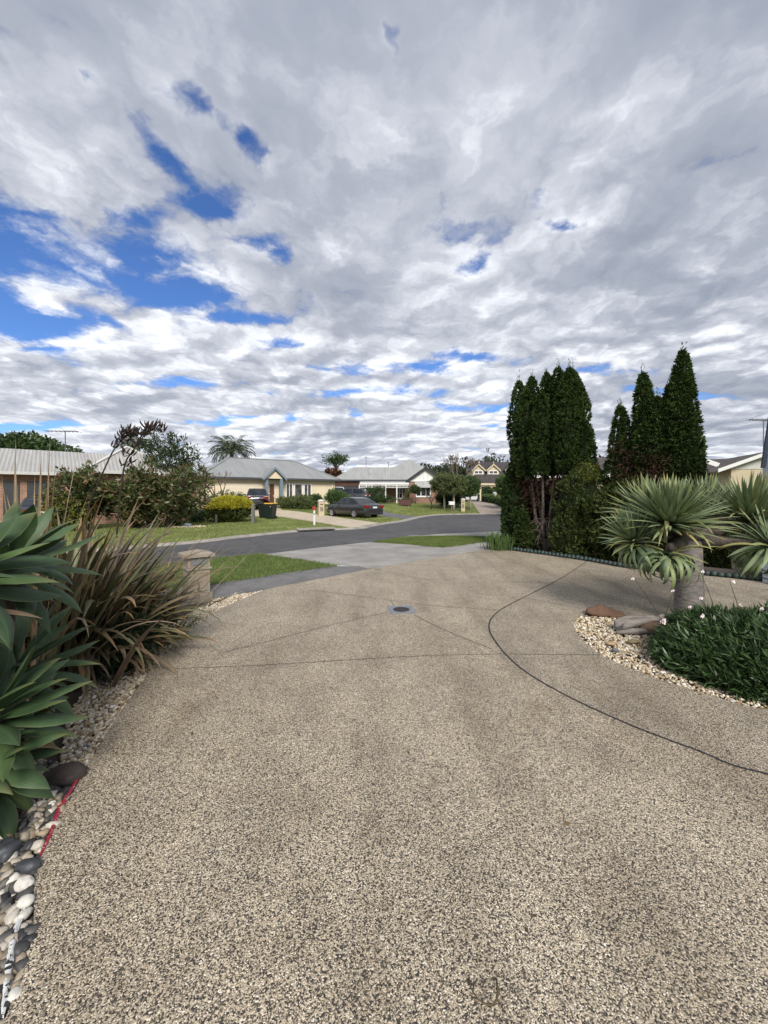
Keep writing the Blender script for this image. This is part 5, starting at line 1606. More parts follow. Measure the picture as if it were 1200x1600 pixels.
def stalk(par, pix, y0, y1, pods):
    n = len(pix)
    P = [A(px, py, y0 + (y1 - y0) * i / (n - 1)) - Vector(par.location) for i, (px, py) in enumerate(pix)]
    P = [Vector((p.x, p.y, p.z)) for p in P]
    fine = []
    for i in range(n - 1):
        a, b_, c, d = P[max(0, i - 1)], P[i], P[i + 1], P[min(n - 1, i + 2)]
        for k in range(6):
            t = k / 6
            fine.append(0.5 * ((2 * b_) + (c - a) * t + (2 * a - 5 * b_ + 4 * c - d) * t * t + (3 * b_ - a - 3 * c + d) * t ** 3))
    fine.append(P[-1])
    st = M().tube(fine, [0.0085 - 0.005 * i / len(fine) for i in range(len(fine))], 6).build('flower_stalk', m_stalk, par, smooth=True)
    pm = M()
    for (f, cnt) in pods:
        q = fine[min(len(fine) - 1, int(f * (len(fine) - 1)))]
        for k in range(cnt):
            o = q + Vector((rnd.uniform(-.05, .05), rnd.uniform(-.05, .05), rnd.uniform(-.03, .03)))
            d = Vector((rnd.uniform(-.5, .8), rnd.uniform(-.6, .6), rnd.uniform(.35, 1.0))).normalized()
            l = rnd.uniform(.045, .085)
            pm.tube([q, o, o + d * l * .3, o + d * l * .7, o + d * l + Vector((.008, 0, .01))], [.003, .004, .0085, .0075, .0015], 5)
    pm.build('seed_pods', m_stalk, st, smooth=True)
stalk(fx, [(128, 900), (137, 800), (155, 752), (175, 708), (190, 688), (199, 678), (205, 676)], 3.75, 3.45, [(0.58, 4), (0.66, 7), (0.72, 5), (0.8, 8), (0.88, 7), (0.94, 8), (1.0, 8)])
stalk(fx, [(182, 840), (187, 780), (195, 726), (208, 704), (220, 683), (229, 674), (241, 672), (252, 671)], 3.85, 3.6, [(0.30, 6), (0.40, 7), (0.5, 5), (0.62, 10), (0.70, 8), (0.78, 6), (0.86, 7), (0.93, 6), (1.0, 5)])

# small green things under the flax
lf_rose = leafmat('fine_dark_leaf', [(0.012, 0.026, 0.012), (0.022, 0.042, 0.018), (0.035, 0.06, 0.025)], 0.55, 0.1, 0.3, 6, 0.3)
q = G(183, 1062)
shrub('low_shrub', 'fine leaved dark green shrub under the flax beside the pebbles', 'shrub', (q.x - 0.12, q.y + 0.22, 0), (0.27, 0.26, 0.33), 0.2, 380, 20, 0.045, 0.009, lf_rose, rngS, -0.6, rad=0.07)
q = G(252, 1010)
t = thing('strap_tuft', 'tuft of bright green strap leaves at the pebble edge under the flax', 'plant', (q.x, q.y + 0.1, 0))
strap_mesh('leaves', [flax_leaves(46, (0, 0, 0), 0.10, 0.2, 0.42, 35, 85, 20, 110, 0.012, 0.02, rngF)], m_strap_g, t)
q = G(776, 860)
t = thing('strap_tuft', 'clump of upright green strap leaves at the left foot of the conifers', 'plant', (q.x, q.y + 0.15, 0))
strap_mesh('leaves', [flax_leaves(90, (0, 0, 0), 0.17, 0.28, 0.62, 60, 90, 0, 30, 0.022, 0.036, rngF), flax_leaves(50, (0.28, -0.1, 0), 0.14, 0.28, 0.5, 60, 90, 0, 30, 0.02, 0.034, rngF)], m_strap_g, t)

# ---- the dragon tree
rngD = np.random.default_rng(17)
tb = G(1076, 974)
m_dtrunk = timber('dragon_trunk', (0.09, 0.08, 0.072), (0.27, 0.245, 0.225), (5, 5, 16), 0.85)
dt = thing('dragon_tree', 'dragon tree with thick grey trunk and blue green sword leaf heads', 'tree', (tb.x, tb.y, 0))
def L3(px, py, y): return A(px, py, y) - Vector(dt.location)
M().tube([(0, 0, -0.1), (0, 0, 0.15), (0.0, 0, 0.45), (-0.02, 0.0, 0.80), (0.0, 0.02, 1.02)], [0.165, 0.155, 0.15, 0.155, 0.15], 18, wob=0.03, rng=rnd).build('trunk', m_dtrunk, dt, smooth=True)
def limb(a, b, r0, r1, mid=(0, 0, 0)):
    a, b = Vector(a), Vector(b); m_ = (a + b) / 2 + Vector(mid)
    M().tube([a, (a + m_) / 2, m_, (m_ + b) / 2, b], [r0, r0 * .95, (r0 + r1) / 2, r1 * 1.05, r1], 12, wob=0.06, rng=rnd).build('limb', m_bark_d, dt, smooth=True)
heads = []
def head(px, py, y, n, L, Wd, e_top, e_low, dmax, curl, ax=(0, 0, 1), nold=14, crl=0):
    c = L3(px, py, y)
    i = np.arange(n); q = i / n
    az = i * 2.39996 + rngD.uniform(0, 6)
    el = R(e_top) + (R(e_low) - R(e_top)) * q ** 0.85 + rngD.normal(0, .05, n)
    LL = L * rngD.uniform(.82, 1.06, n) * (0.85 + 0.2 * q)
    dr = R(5) + R(dmax) * q ** 2.0 + rngD.normal(0, .05, n)
    base = np.stack([c.x + 0.04 * np.cos(az), c.y + 0.04 * np.sin(az), c.z - 0.10 * q + 0.03], 1)
    parts = [straps(rngD, n, base, az, el, LL, Wd * rngD.uniform(.8, 1.1, n), dr, 10, 1.7, 0.22, rngD.normal(0, .08, n), 'strap')]
    if crl:                                            # old leaves that hang and curl back under the head
        az = rngD.uniform(0, 6.283, crl)
        base = np.stack([c.x + 0.06 * np.cos(az), c.y + 0.06 * np.sin(az), c.z - 0.10 + rngD.uniform(-.10, 0.0, crl)], 1)
        parts.append(straps(rngD, crl, base, az, rngD.uniform(R(-5), R(50), crl), L * rngD.uniform(.75, 1.1, crl), Wd * rngD.uniform(.8, 1.1, crl), rngD.uniform(R(150), R(265), crl), 16, 1.0, 0.25, rngD.normal(0, .35, crl), 'strap'))
    V = None
    rot = Vector((0, 0, 1)).rotation_difference(Vector(ax).normalized()).to_matrix()
    parts = [((np.array(p[0]) - np.array(c)) @ np.array(rot).T + np.array(c), p[1], p[2]) for p in parts]
    strap_mesh('leaf_head', parts, m_dragon, dt)
    az = rngD.uniform(0, 6.283, nold)
    base = np.stack([c.x + 0.05 * np.cos(az), c.y + 0.05 * np.sin(az), np.full(nold, c.z - 0.06)], 1)
    V, F, U = straps(rngD, nold, base, az, rngD.uniform(R(-20), R(60), nold), L * rngD.uniform(.7, 1.0, nold), Wd * rngD.uniform(.7, 1.0, nold), rngD.uniform(R(10), R(110), nold), 12, 1.3, 0.25, rngD.normal(0, .3, nold), 'strap')
    strap_mesh('old_leaves', [((V - np.array(c)) @ np.array(rot).T + np.array(c), F, U)], m_dragon_y, dt)
    return c
cs = []
cs.append(head(1046, 812, 4.62, 200, 0.63, 0.058, 88, 6, 16, 0, (-0.02, -0.20, 1), 12, 0))
cs.append(head(988, 838, 4.75, 60, 0.42, 0.050, 85, 10, 30, 0, (-0.45, -0.1, 0.9), 6, 70))
cs.append(head(1046, 852, 4.50, 2, 0.46, 0.052, 80, 40, 60, 0, (0, -0.15, 1), 4, 70))
cs.append(head(1010, 800, 5.15, 100, 0.60, 0.052, 85, 0, 40, 0, (-0.15, 0, 1), 8, 10))
cs.append(head(1100, 800, 5.35, 100, 0.62, 0.052, 88, 10, 30, 0, (0.05, 0, 1), 8, 6))
cs.append(head(1172, 806, 4.75, 150, 0.62, 0.056, 88, 12, 26, 0, (0.1, -0.2, 1), 10, 20))
cs.append(head(1208, 848, 4.35, 50, 0.52, 0.058, 70, -10, 80, 0, (0.1, -0.45, 0.9), 6, 60))
cs.append(head(1235, 795, 5.1, 100, 0.60, 0.046, 88, 0, 40, 0, (0.2, 0, 1), 8, 6))
fork = Vector((0, 0.02, 1.08))
for k, c in enumerate(cs):
    limb(fork + Vector((0.03 * math.cos(k), 0.03 * math.sin(k), -0.05)), Vector(c) + Vector((0, 0, -0.03)), 0.085, 0.05, (0, 0, 0.0))

# ---- leafy mound and gaura in the round bed
lf_mound = leafmat('lance_leaf', [(0.025, 0.052, 0.016), (0.038, 0.075, 0.022), (0.055, 0.10, 0.032), (0.085, 0.135, 0.055)], 0.4, 0.15, 0.25, 3, 0.45)
mound_poly = [Vector(p) for p in ((2.80, 3.95), (2.62, 3.72), (2.62, 3.46), (2.76, 3.15), (2.95, 2.96), (3.3, 2.82), (3.9, 2.70), (5.2, 2.6), (5.4, 4.1), (4.5, 4.25), (3.6, 4.25), (3.0, 4.2))]
def edge_dist(x, y):
    d = np.full(len(x), 9.0)
    for i in range(len(mound_poly)):
        a, b_ = mound_poly[i], mound_poly[(i + 1) % len(mound_poly)]
        ab = np.array([b_.x - a.x, b_.y - a.y]); L2 = (ab ** 2).sum()
        t = np.clip(((x - a.x) * ab[0] + (y - a.y) * ab[1]) / L2, 0, 1)
        d = np.minimum(d, np.hypot(x - a.x - t * ab[0], y - a.y - t * ab[1]))
    return d
def hmound(x, y):
    d = edge_dist(x, y)
    return (0.24 + 0.14 * np.clip((x - 2.6) / 0.75, 0, 1)) * (1 - np.clip(1 - d / 0.34, 0, 1) ** 2.4) ** 0.6 * (1 + 0.13 * np.sin(x * 6.1 + 1) * np.sin(y * 5.3)) 
mp_ = scatter(mound_poly, 1500, rngS)
hz = hmound(mp_[:, 0], mp_[:, 1])
C = np.column_stack([mp_, hz * rngS.uniform(0.72, 1.04, len(hz))])
side = scatter(mound_poly, 4200, rngS); ds = edge_dist(side[:, 0], side[:, 1]); side = side[ds < 0.20]
hs = hmound(side[:, 0], side[:, 1])
C = np.concatenate([C, np.column_stack([side, hs * rngS.uniform(0.05, 1.0, len(hs))])])
ctr = np.array([3.9, 3.4, -0.2])
V, F = crown_arrays(rngS, C, 0.05, 9, 0.10, 0.0185, 0.15, 0.8, ctr)
dtm = thing('leafy_shrub', 'low mounded green shrub with narrow leaves beside the path at the right', 'shrub', (3.6, 3.4, 0))
np_mesh('foliage', V - np.array([3.6, 3.4, 0]), F, lf_mound, dtm)
gxs = np.linspace(2.3, 5.5, 40); gys = np.linspace(2.5, 4.35, 28)
GX, GY = np.meshgrid(gxs, gys)
ins = in_poly(GX.ravel(), GY.ravel(), mound_poly)
hh = np.where(ins, hmound(GX.ravel(), GY.ravel()) * 0.66 - 0.05, -0.08)
gvv = np.column_stack([GX.ravel() - 3.6, GY.ravel() - 3.4, hh])
ix = np.arange(len(gvv)).reshape(GX.shape)
gff = np.stack([ix[:-1, :-1], ix[:-1, 1:], ix[1:, 1:], ix[1:, :-1]], -1).reshape(-1, 4)
gff = gff[ins[gff].any(1)]
np_mesh('inner_core', gvv, gff, lf_thuja_core, dtm, smooth=True)  # dark filler surface under the mound leaves
m_petal = plain('pink_white_petal', (0.78, 0.66, 0.67), 0.6, 0.1)
m_gstem = plain('gaura_stem', (0.085, 0.075, 0.035), 0.7, 0.2)
gpos = [((1040, 990), (992, 905), 4.6), ((1030, 985), (1052, 923), 4.5), ((1060, 985), (1075, 948), 4.3), ((1130, 975), (1094, 893), 4.2), 
        ((1120, 985), (1094, 935), 4.0), ((1110, 1000), (1098, 962), 3.8), ((1168, 1000), (1140, 908), 4.0), ((1185, 980), (1189, 950), 4.1), ((1070, 1010), (1035, 968), 4.0), ((1150, 985), (1158, 945), 4.3)]
for k, (b0, tp, y) in enumerate(gpos):
    p0, p1 = A(b0[0], b0[1], y), A(tp[0], tp[1], y - 0.1)
    p0.z = max(0.0, p0.z - 0.15)
    t = thing('gaura', 'thin gaura stem with pale pink flowers rising from the green mound', 'flower', p0, 0, 'gaura stems over the green mound')
    v = p1 - p0
    M().tube([(0, 0, 0), v * .35 + Vector((.01, 0, .02)), v * .7 + Vector((0.012, 0, .012)), v], [.004, .0036, .003, .002], 5).build('stem', m_gstem, t)
    fm_ = M()
    for j in range(rnd.choice((1, 2, 3))):
        c = v * (1.0 - 0.045 * j) + Vector((rnd.uniform(-.02, .02), rnd.uniform(-.02, .02), 0))
        for a in range(4):
            ang = R(-40 + 75 * a) + rnd.uniform(-.3, .3)
            d = Vector((math.cos(ang), -0.35, math.sin(ang))).normalized(); s = d.cross(Vector((0, -1, 0.2))).normalized()
            l = rnd.uniform(.018, .028)
            fm_.quad(c, c + d * l * .6 + s * l * .38, c + d * l, c + d * l * .6 - s * l * .38)
    fm_.build('petals', m_petal, t)

# ================================================================== PLANTS OVER THE ROAD
rngT = np.random.default_rng(43)
lf_photinia = leafmat('reddish_broad_leaf', [(0.0403, 0.0633, 0.0207), (0.0747, 0.1092, 0.0322), (0.115, 0.1437, 0.046), (0.138, 0.0978, 0.046), (0.1725, 0.1035, 0.0575)], 0.4, 0.15, 0.3, 1.2, 0.4)
lf_mid = leafmat('mid_green_leaf', [(0.048, 0.088, 0.0288), (0.08, 0.136, 0.04), (0.12, 0.184, 0.056)], 0.5, 0.2, 0.3, 0.8)
lf_feather = leafmat('feathery_leaf', [(0.0262, 0.0487, 0.0206), (0.0421, 0.0702, 0.0281), (0.0655, 0.0936, 0.0421)], 0.5, 0.2, 0.3, 1.0)
lf_yellow = leafmat('yellow_tips', [(0.36, 0.33, 0.02), (0.46, 0.40, 0.03), (0.28, 0.29, 0.03)], 0.6, 0.2, 0.2, 1.5)
lf_dkgreen = leafmat('dark_green_leaf', [(0.0297, 0.0567, 0.0189), (0.0486, 0.0878, 0.027), (0.0743, 0.1188, 0.0378)], 0.5, 0.15, 0.3, 0.8)
lf_olivetree = leafmat('olive_tree_leaf', [(0.0765, 0.1054, 0.0374), (0.119, 0.153, 0.0561), (0.17, 0.1955, 0.0765)], 0.5, 0.2, 0.25, 0.8)
lf_rust = leafmat('rust_leaf', [(0.09, 0.035, 0.018), (0.14, 0.06, 0.03)], 0.6, 0.2, 0.25, 0.8)
lf_red = leafmat('red_shrub_leaf', [(0.05, 0.045, 0.02), (0.12, 0.04, 0.025), (0.17, 0.05, 0.03)], 0.6, 0.2, 0.25, 0.8)
lf_ybush = leafmat('golden_bush_leaf', [(0.05, 0.075, 0.015), (0.08, 0.10, 0.02), (0.05, 0.065, 0.014)], 0.6, 0.15, 0.25, 1.5)
lf_grassy = leafmat('grassy_bush_leaf', [(0.078, 0.1105, 0.039), (0.117, 0.156, 0.052), (0.169, 0.1885, 0.078)], 0.6, 0.2, 0.25, 1.0)

def tree(name, label, base, trunk_h, cz, r, n, m, L, Wd, mt, cat='tree', group=None, trunk_r=0.08, low=-0.6, lump=0.4, inner=0.45, rad=None, limbs=5, bark=None, kore=0, stems=1, leanx=0.0):
    t = thing(name, label, cat, base, 0, group)
    C = ell_points(rngT, n, (leanx, 0, cz), r, inner, lump, low)
    V, F = crown_arrays(rngT, C, rad or max(r) * 0.13, m, L, Wd, 0.25, 0.6, (leanx, 0, cz))
    np_mesh('crown', V, F, mt, t)
    if kore: core(t, (leanx, 0, cz), r, lf_thuja_core, kore)
    bk = bark or m_bark
    for s in range(stems):
        ox = (s - (stems - 1) / 2) * 0.5
        M().tube([(ox, 0, -0.2), (ox + 0.02, 0, trunk_h * .5), (ox * .8 + leanx * .4, 0, trunk_h), (leanx * .8, 0, cz)], [trunk_r * 1.2, trunk_r, trunk_r * .85, trunk_r * .4], 8, wob=0.06, rng=rnd).build('trunk', bk, t, smooth=True)
    for k in range(limbs):
        c = C[rnd.randrange(len(C))]
        a = Vector((leanx * .4, 0, trunk_h * rnd.uniform(0.85, 1.1)))
        M().tube([a, (a + Vector(c)) / 2 + Vector((0, 0, rnd.uniform(-.1, .2))), Vector(c)], [trunk_r * .55, trunk_r * .35, trunk_r * .12], 6).build('limb', bk, t, smooth=True)
    return t
# big leaved hedge shrubs on the far side
def gx_at(px, y): return Vector(((px - CX) / FPX * y, y, H((px - CX) / FPX * y, y)))
for (px, y, top, rx, lab) in ((140, 18.2, 738, 1.35, 'broad leaved reddish green shrub at the left end of the hedge over the road'),
                              (205, 18.6, 735, 1.5, 'tall reddish green broad leaved shrub in the middle of the hedge'),
                              (262, 19.2, 742, 1.45, 'dark broad leaved shrub with a bare stem at the right end of the hedge')):
    b = gx_at(px, y); h = EYE + (HOR - top) / FPX * y
    tree('hedge_shrub', lab, b, 0.7, h * 0.54, (rx, 1.2, h * 0.50), 380, 15, 0.24, 0.095, lf_photinia, 'shrub', 'broad leaved shrubs of the hedge', 0.07, -0.95, 0.75, 0.5, 0.26, 3, m_bark_d, 0.52)
b = gx_at(108, 17.2)
tree('hedge_shrub', 'small yellow flowering shrub at the far left below the pale roof', b, 0.4, 0.75, (0.9, 0.8, 0.75), 130, 14, 0.14, 0.07, leafmat('yellow_green_leaf', [(0.10, 0.13, 0.03), (0.16, 0.18, 0.04), (0.32, 0.28, 0.04)], 0.5, 0.2, 0.25, 1.0), 'shrub', None, 0.04, -0.9, 0.35, 0.5, 0.2, 2, m_bark_d, 0.6)
b = gx_at(268, 24.0)
tree('feathery_tree', 'tall feathery green tree rising behind the hedge beside the pale roof', b, 2.2, 3.25, (1.45, 1.3, 1.85), 330, 18, 0.22, 0.075, lf_feather, 'tree', None, 0.11, -0.9, 0.5, 0.25, 0.32, 9, m_bark_d)
b = gx_at(38, 42.0)
tree('round_tree', 'dark rounded tree beyond the ridge of the far left house', b, 3.0, 5.4, (4.4, 3.2, 1.9), 420, 14, 0.5, 0.24, lf_dkgreen, 'tree', None, 0.3, -0.5, 0.4, 0.5, 0.6, 4, m_bark_d, 0.75)

# yellow topped dome bush and its neighbours
b = gx_at(359, 23.0)
t = thing('dome_bush', 'clipped dome bush with bright yellow top on the far lawn', 'bush', b)
bush_mesh(t, 'foliage', (0, 0, 0.62), (1.22, 1.05, 0.66), 620, 16, 0.09, 0.045, lf_ybush, rngT, -0.95, 0.85, 0.12, 0.12)
core(t, (0, 0, 0.62), (1.22, 1.05, 0.66), lf_thuja_core, 0.85)
C = ell_points(rngT, 800, (0, 0, 0.66), (1.31, 1.14, 0.76), 0.96, 0.10, 0.12)
V, F = crown_arrays(rngT, C, 0.10, 14, 0.09, 0.055, 0.7, 0.7, (0, 0, 0.2)); np_mesh('yellow_tips', V, F, lf_yellow, t)
b = gx_at(359, 26.5)
shrub('green_bush', 'loose mid green bush behind the yellow dome bush', 'bush', b, (1.35, 0.9, 0.75), 0.95, 230, 16, 0.13, 0.05, lf_grassy, rngT, -0.95, lump=0.45, rad=0.18)
b = gx_at(322, 23.4)
shrub('red_shrub', 'small red leaved shrub left of the yellow dome bush', 'shrub', b, (0.42, 0.4, 0.6), 0.55, 90, 12, 0.11, 0.05, lf_red, rngT, -0.95, kore=0.5, rad=0.12)
b = gx_at(305, 22.8)
shrub('low_shrub', 'low dark green shrub at the foot of the red leaved shrub', 'shrub', b, (0.75, 0.5, 0.38), 0.28, 130, 12, 0.10, 0.045, lf_dkgreen, rngT, -0.8, rad=0.1)
b = gx_at(279, 20.0)
shrub('low_shrub', 'tiny round shrub in the pebble ring on the far lawn', 'shrub', b, (0.42, 0.36, 0.24), 0.16, 90, 12, 0.07, 0.03, lf_grassy, rngT, -0.7, rad=0.08)
p = gx_at(292, 19.6)
gravel('gravel', [Vector((p.x + 0.95 * math.cos(a), p.y + 0.6 * math.sin(a))) for a in [k * math.pi / 8 for k in range(16)]], 420, 0.035, m_gravel, 'pebble ring round the hedge trunk on the far lawn', z=-0.045, layers=1)
rock('stone', 'bluish stone in the pebble ring on the far lawn', 'stone', (p.x + 0.1, p.y - 0.1, 0.03), (0.2, 0.14, 0.12), plain('bluestone', (0.16, 0.18, 0.21), 0.7), 21.1)
# bare trees
def bare_tree(label, base, h, spread, depth, mt, r0=0.09, up=0.6, stems=3, group=None):
    t = thing('bare_tree', label, 'tree', base, 0, group)
    M().tube([(0, 0, -0.1), (0.02, 0, h * 0.14), (0, 0.02, h * 0.28)], [r0 * 1.2, r0, r0 * .9], 8).build('trunk', mt, t, smooth=True)
    m = M()
    def grow(p, d, l, r, k):
        q = p + d * l
        m.tube([p, (p + q) / 2 + Vector((rnd.uniform(-.06, .06) * l, rnd.uniform(-.06, .06) * l, 0.03 * l)), q], [r, r * .85, r * .62], 5 if k > 1 else 4, cap=False)
        if k == 0: return
        for _ in range(rnd.choice((2, 3))):
            e = (d + Vector((rnd.uniform(-1, 1), rnd.uniform(-1, 1), rnd.uniform(-.3, .6))) * spread + Vector((0, 0, up * .3))).normalized()
            grow(q, e, l * rnd.uniform(.62, .85), r * .6, k - 1)
    for s in range(stems):
        a = 2 * math.pi * s / stems + rnd.uniform(-.4, .4)
        grow(Vector((0, 0, h * rnd.uniform(.2, .28))), Vector((math.cos(a) * .5, math.sin(a) * .5, 0.9)).normalized(), h * .26, r0 * .7, depth)
    m.build('branches', mt, t)
    return t
bare_tree('bare reddish branched tree in front of the cream garage', gx_at(338, 27.5), 3.6, 0.75, 4, m_twig_red, 0.10)
bare_tree('small bare weeping tree on the lawn of the brick house', gx_at(674, 37.0), 2.1, 0.95, 4, plain('dark_twigs', (0.06, 0.045, 0.045), 0.8), 0.06, -0.1, 4)
bare_tree('tall pale barked leafless birch between the clipped trees', gx_at(722, 46.0), 5.6, 0.6, 5, plain('birch_twigs', (0.22, 0.15, 0.125), 0.8), 0.10, 0.9, 3)

# palms
lf_palm = leafmat('palm_leaflet', [(0.036, 0.054, 0.0264), (0.06, 0.084, 0.0384), (0.09, 0.108, 0.054)], 0.5, 0.15, 0.25, 1.0)
def palm(label, base, top_z, fl, n, lw):
    t = thing('palm_tree', label, 'palm', base, 0, 'palms behind the houses')
    hz_ = top_z - base[2]
    M().tube([(0, 0, -0.2), (0.05, 0, hz_ * .5), (0, 0, hz_)], [0.28, 0.24, 0.26], 10, wob=0.08, rng=rnd).build('trunk', m_bark_d, t, smooth=True)
    P, D, Ls = [], [], []
    st = M()
    for i in range(n):
        az = i * 2.4 + rnd.uniform(-.2, .2); e = R(80) - R(85) * (i / n) ** 0.8; dr = R(70) + R(40) * rnd.random()
        p = Vector((0, 0, hz_)); path_ = [p.copy()]; seg = 14
        for k in range(seg):
            tt = k / seg; ee = e - dr * tt ** 1.4
            d = Vector((math.cos(ee) * math.cos(az), math.cos(ee) * math.sin(az), math.sin(ee)))
            p = p + d * fl / seg; path_.append(p.copy())
            s = Vector((-math.sin(az), math.cos(az), 0))
            if k > 1:
                for q in (-1, 1):
                    for h_ in (0, .5):
                        P.append(p - d * fl / seg * h_); D.append(s * q * .8 + d * .5 + Vector((0, 0, -0.45))); Ls.append(lw * (1 - 0.6 * abs(tt - .45)))
        st.tube(path_, [0.03 - 0.0018 * k for k in range(seg + 1)], 4, cap=False)
    st.build('frond_stems', lf_palm, t)
    V, F = leaf_arrays(np.array([v[:] for v in P]), np.array([v[:] for v in D]), np.array(Ls), np.full(len(P), 0.07), rngT)
    np_mesh('fronds', V, F, lf_palm, t)
c = A(362, 704, 49.0); palm('feathery palm rising over the cream house roof', (c.x, c.y, 0.6), c.z, 3.1, 44, 0.75)
c = A(214, 697, 33.0); palm('palm head peeping behind the hedge and seed stalks at the left', (c.x, c.y, 0.5), c.z, 1.6, 26, 0.42)

# garden of the cream house and brick house
for (px, y, rx, h, lab) in ((450, 33.5, 0.95, 0.82, 'grassy green bush under the left windows of the cream house'), (474, 33.2, 1.15, 0.95, 'widest grassy green bush before the windows of the cream house'),
                            (492, 34.5, 0.65, 1.0, 'rounded dark bush at the right corner of the windows')):
    b = gx_at(px, y)
    shrub('green_bush', lab, 'bush', b, (rx, 0.8, h * .5), h * .5, 210, 14, 0.2, 0.045, lf_grassy if px < 490 else lf_dkgreen, rngT, -0.95, 'bushes below the cream house windows', rad=0.2)
b = gx_at(526, 35.5); shrub('green_bush', 'leafy bush behind the bonnet of the grey sedan', 'bush', b, (1.0, 0.9, 0.62), 0.66, 240, 14, 0.22, 0.06, lf_mid, rngT, -0.95, rad=0.24)
b = gx_at(538, 37.5); shrub('green_bush', 'smaller bush beside the dark parked wagon', 'bush', b, (0.6, 0.6, 0.45), 0.45, 120, 14, 0.22, 0.06, lf_mid, rngT, -0.95, rad=0.2)
for px, rx, h, lab in ((575, 0.62, 1.75, 'left standard shrub under the verandah lacework'), (591, 0.85, 1.9, 'broader standard shrub in front of the verandah')):
    b = gx_at(px, 43.0); tree('standard_shrub', lab, b, 0.7, h * .70, (rx, .7, h * .28), 80, 12, 0.18, 0.06, lf_dkgreen, 'shrub', 'shrubs before the verandah', 0.06, -0.8, 0.35, 0.5, 0.2, 3, m_bark_d)
b = gx_at(584, 42.5); shrub('low_hedge', 'low clipped hedge below the verandah posts', 'hedge', b, (2.3, 0.6, 0.45), 0.35, 210, 12, 0.16, 0.06, lf_dkgreen, rngT, -0.8, rad=0.16)
b = gx_at(649, 42.5); tree('topiary', 'small dark ball topiary left of the bay window', b, 0.9, 1.45, (0.55, 0.5, 0.5), 110, 12, 0.12, 0.06, lf_dkgreen, 'topiary', None, 0.05, -0.95, 0.1, 0.8, 0.1, 0, m_bark_d, 0.8)
b = gx_at(637, 43.5); tree('tall_shrub', 'thin leafy sapling against the brick wall by the window', b, 0.9, 1.2, (0.28, 0.28, 0.5), 36, 8, 0.16, 0.07, lf_olivetree, 'shrub', None, 0.04, -0.9, 0.4, 0.4, 0.2, 3, m_bark_d)
# olive trees and clipped ball trees
for px, y, cz, rx, rz_, st, lab in ((694, 36.5, 2.35, 1.55, 0.95, 2, 'olive green tree with pale trunks left of the letterbox'), (709, 35.5, 2.35, 1.15, 0.95, 1, 'olive green tree with one pale trunk beside the white letterbox')):
    b = gx_at(px, y)
    tree('olive_tree', lab, b, 1.2, cz, (rx, 1.1, rz_), 330, 14, 0.17, 0.06, lf_olivetree, 'tree', 'olive trees at the bend', 0.10, -0.8, 0.25, 0.6, 0.22, 4, plain('pale_bark', (0.30, 0.27, 0.22), 0.8, 0.2, 6), 0.7)
b = gx_at(703, 39.0); shrub('dark_shrub', 'dark shrub mass under the olive trees', 'shrub', b, (1.6, 0.8, 0.9), 0.8, 260, 12, 0.2, 0.08, lf_dkgreen, rngT, -0.9, rad=0.2)
for px, y, top, bot, rx, lab in ((734.5, 36.0, 744, 777, 0.93, 'clipped ball tree on a bare stem before the carport'), (789, 36.0, 742, 776, 0.85, 'clipped ball tree beside the tall conifers')):
    b = gx_at(px, y); z1, z0_ = EYE + (HOR - top) / FPX * y - b.z, EYE + (HOR - bot) / FPX * y - b.z
    tree('ball_tree', lab, b, z0_, (z0_ + z1) / 2, (rx, .9, (z1 - z0_) / 2), 420, 14, 0.12, 0.06, lf_mid, 'tree', 'clipped ball trees', 0.08, -0.97, 0.08, 0.8, 0.13, 3, plain('ball_bark', (0.30, 0.26, 0.21), 0.8, 0.2, 6), 0.84)
b = gx_at(762, 52.0); shrub('round_shrub', 'round clipped shrub in front of the dormer house porch', 'shrub', b, (0.78, .7, .72), 1.25, 190, 12, 0.13, 0.07, lf_dkgreen, rngT, -0.97, lump=0.08, rad=0.12, kore=0.84)
hg = thing('hedge', 'long low clipped hedge along the paved driveway at the bend', 'hedge', gx_at(772, 44.0))
Cq = rngT.uniform(0, 1, (900, 3))
a0, a1 = gx_at(757, 52.0) - Vector(hg.location), gx_at(796, 37.0) - Vector(hg.location)
dirv = np.array((a1 - a0)[:]); nrm = unit(np.array([-dirv[1], dirv[0], 0])[None])[0]
C = np.array(a0[:]) + Cq[:, :1] * dirv + nrm * (Cq[:, 1:2] - .5) * 1.0 + np.array([0, 0, 1.0]) * Cq[:, 2:] ** .6 * 0.95
V, F = crown_arrays(rngT, C, 0.12, 12, 0.14, 0.07, 0.4, 0.3); np_mesh('foliage', V, F, lf_mid, hg)
M().bar(a0 + Vector((0, 0, .3)), a1 + Vector((0, 0, .3)), 0.85, 0.9).build('inner_core', lf_thuja_core, hg)  # solid dark bar filling the inside of the hedge
# far trees
b = gx_at(526, 78.0)
tree('pine_tree', 'dark spreading pine far behind the cream house', b, 5.8, 7.6, (1.9, 1.6, 0.95), 60, 22, 0.45, 0.2, lf_dkgreen, 'tree', None, 0.3, -0.5, 0.9, 0.2, 0.8, 7, m_bark_d)
b = gx_at(519, 64.0)
tree('rust_tree', 'rust coloured round tree behind the brick house roof', b, 2.4, 4.1, (1.4, 1.3, 1.05), 130, 14, 0.35, 0.2, lf_rust, 'tree', None, 0.2, -0.8, 0.35, 0.5, 0.4, 3, m_bark_d)
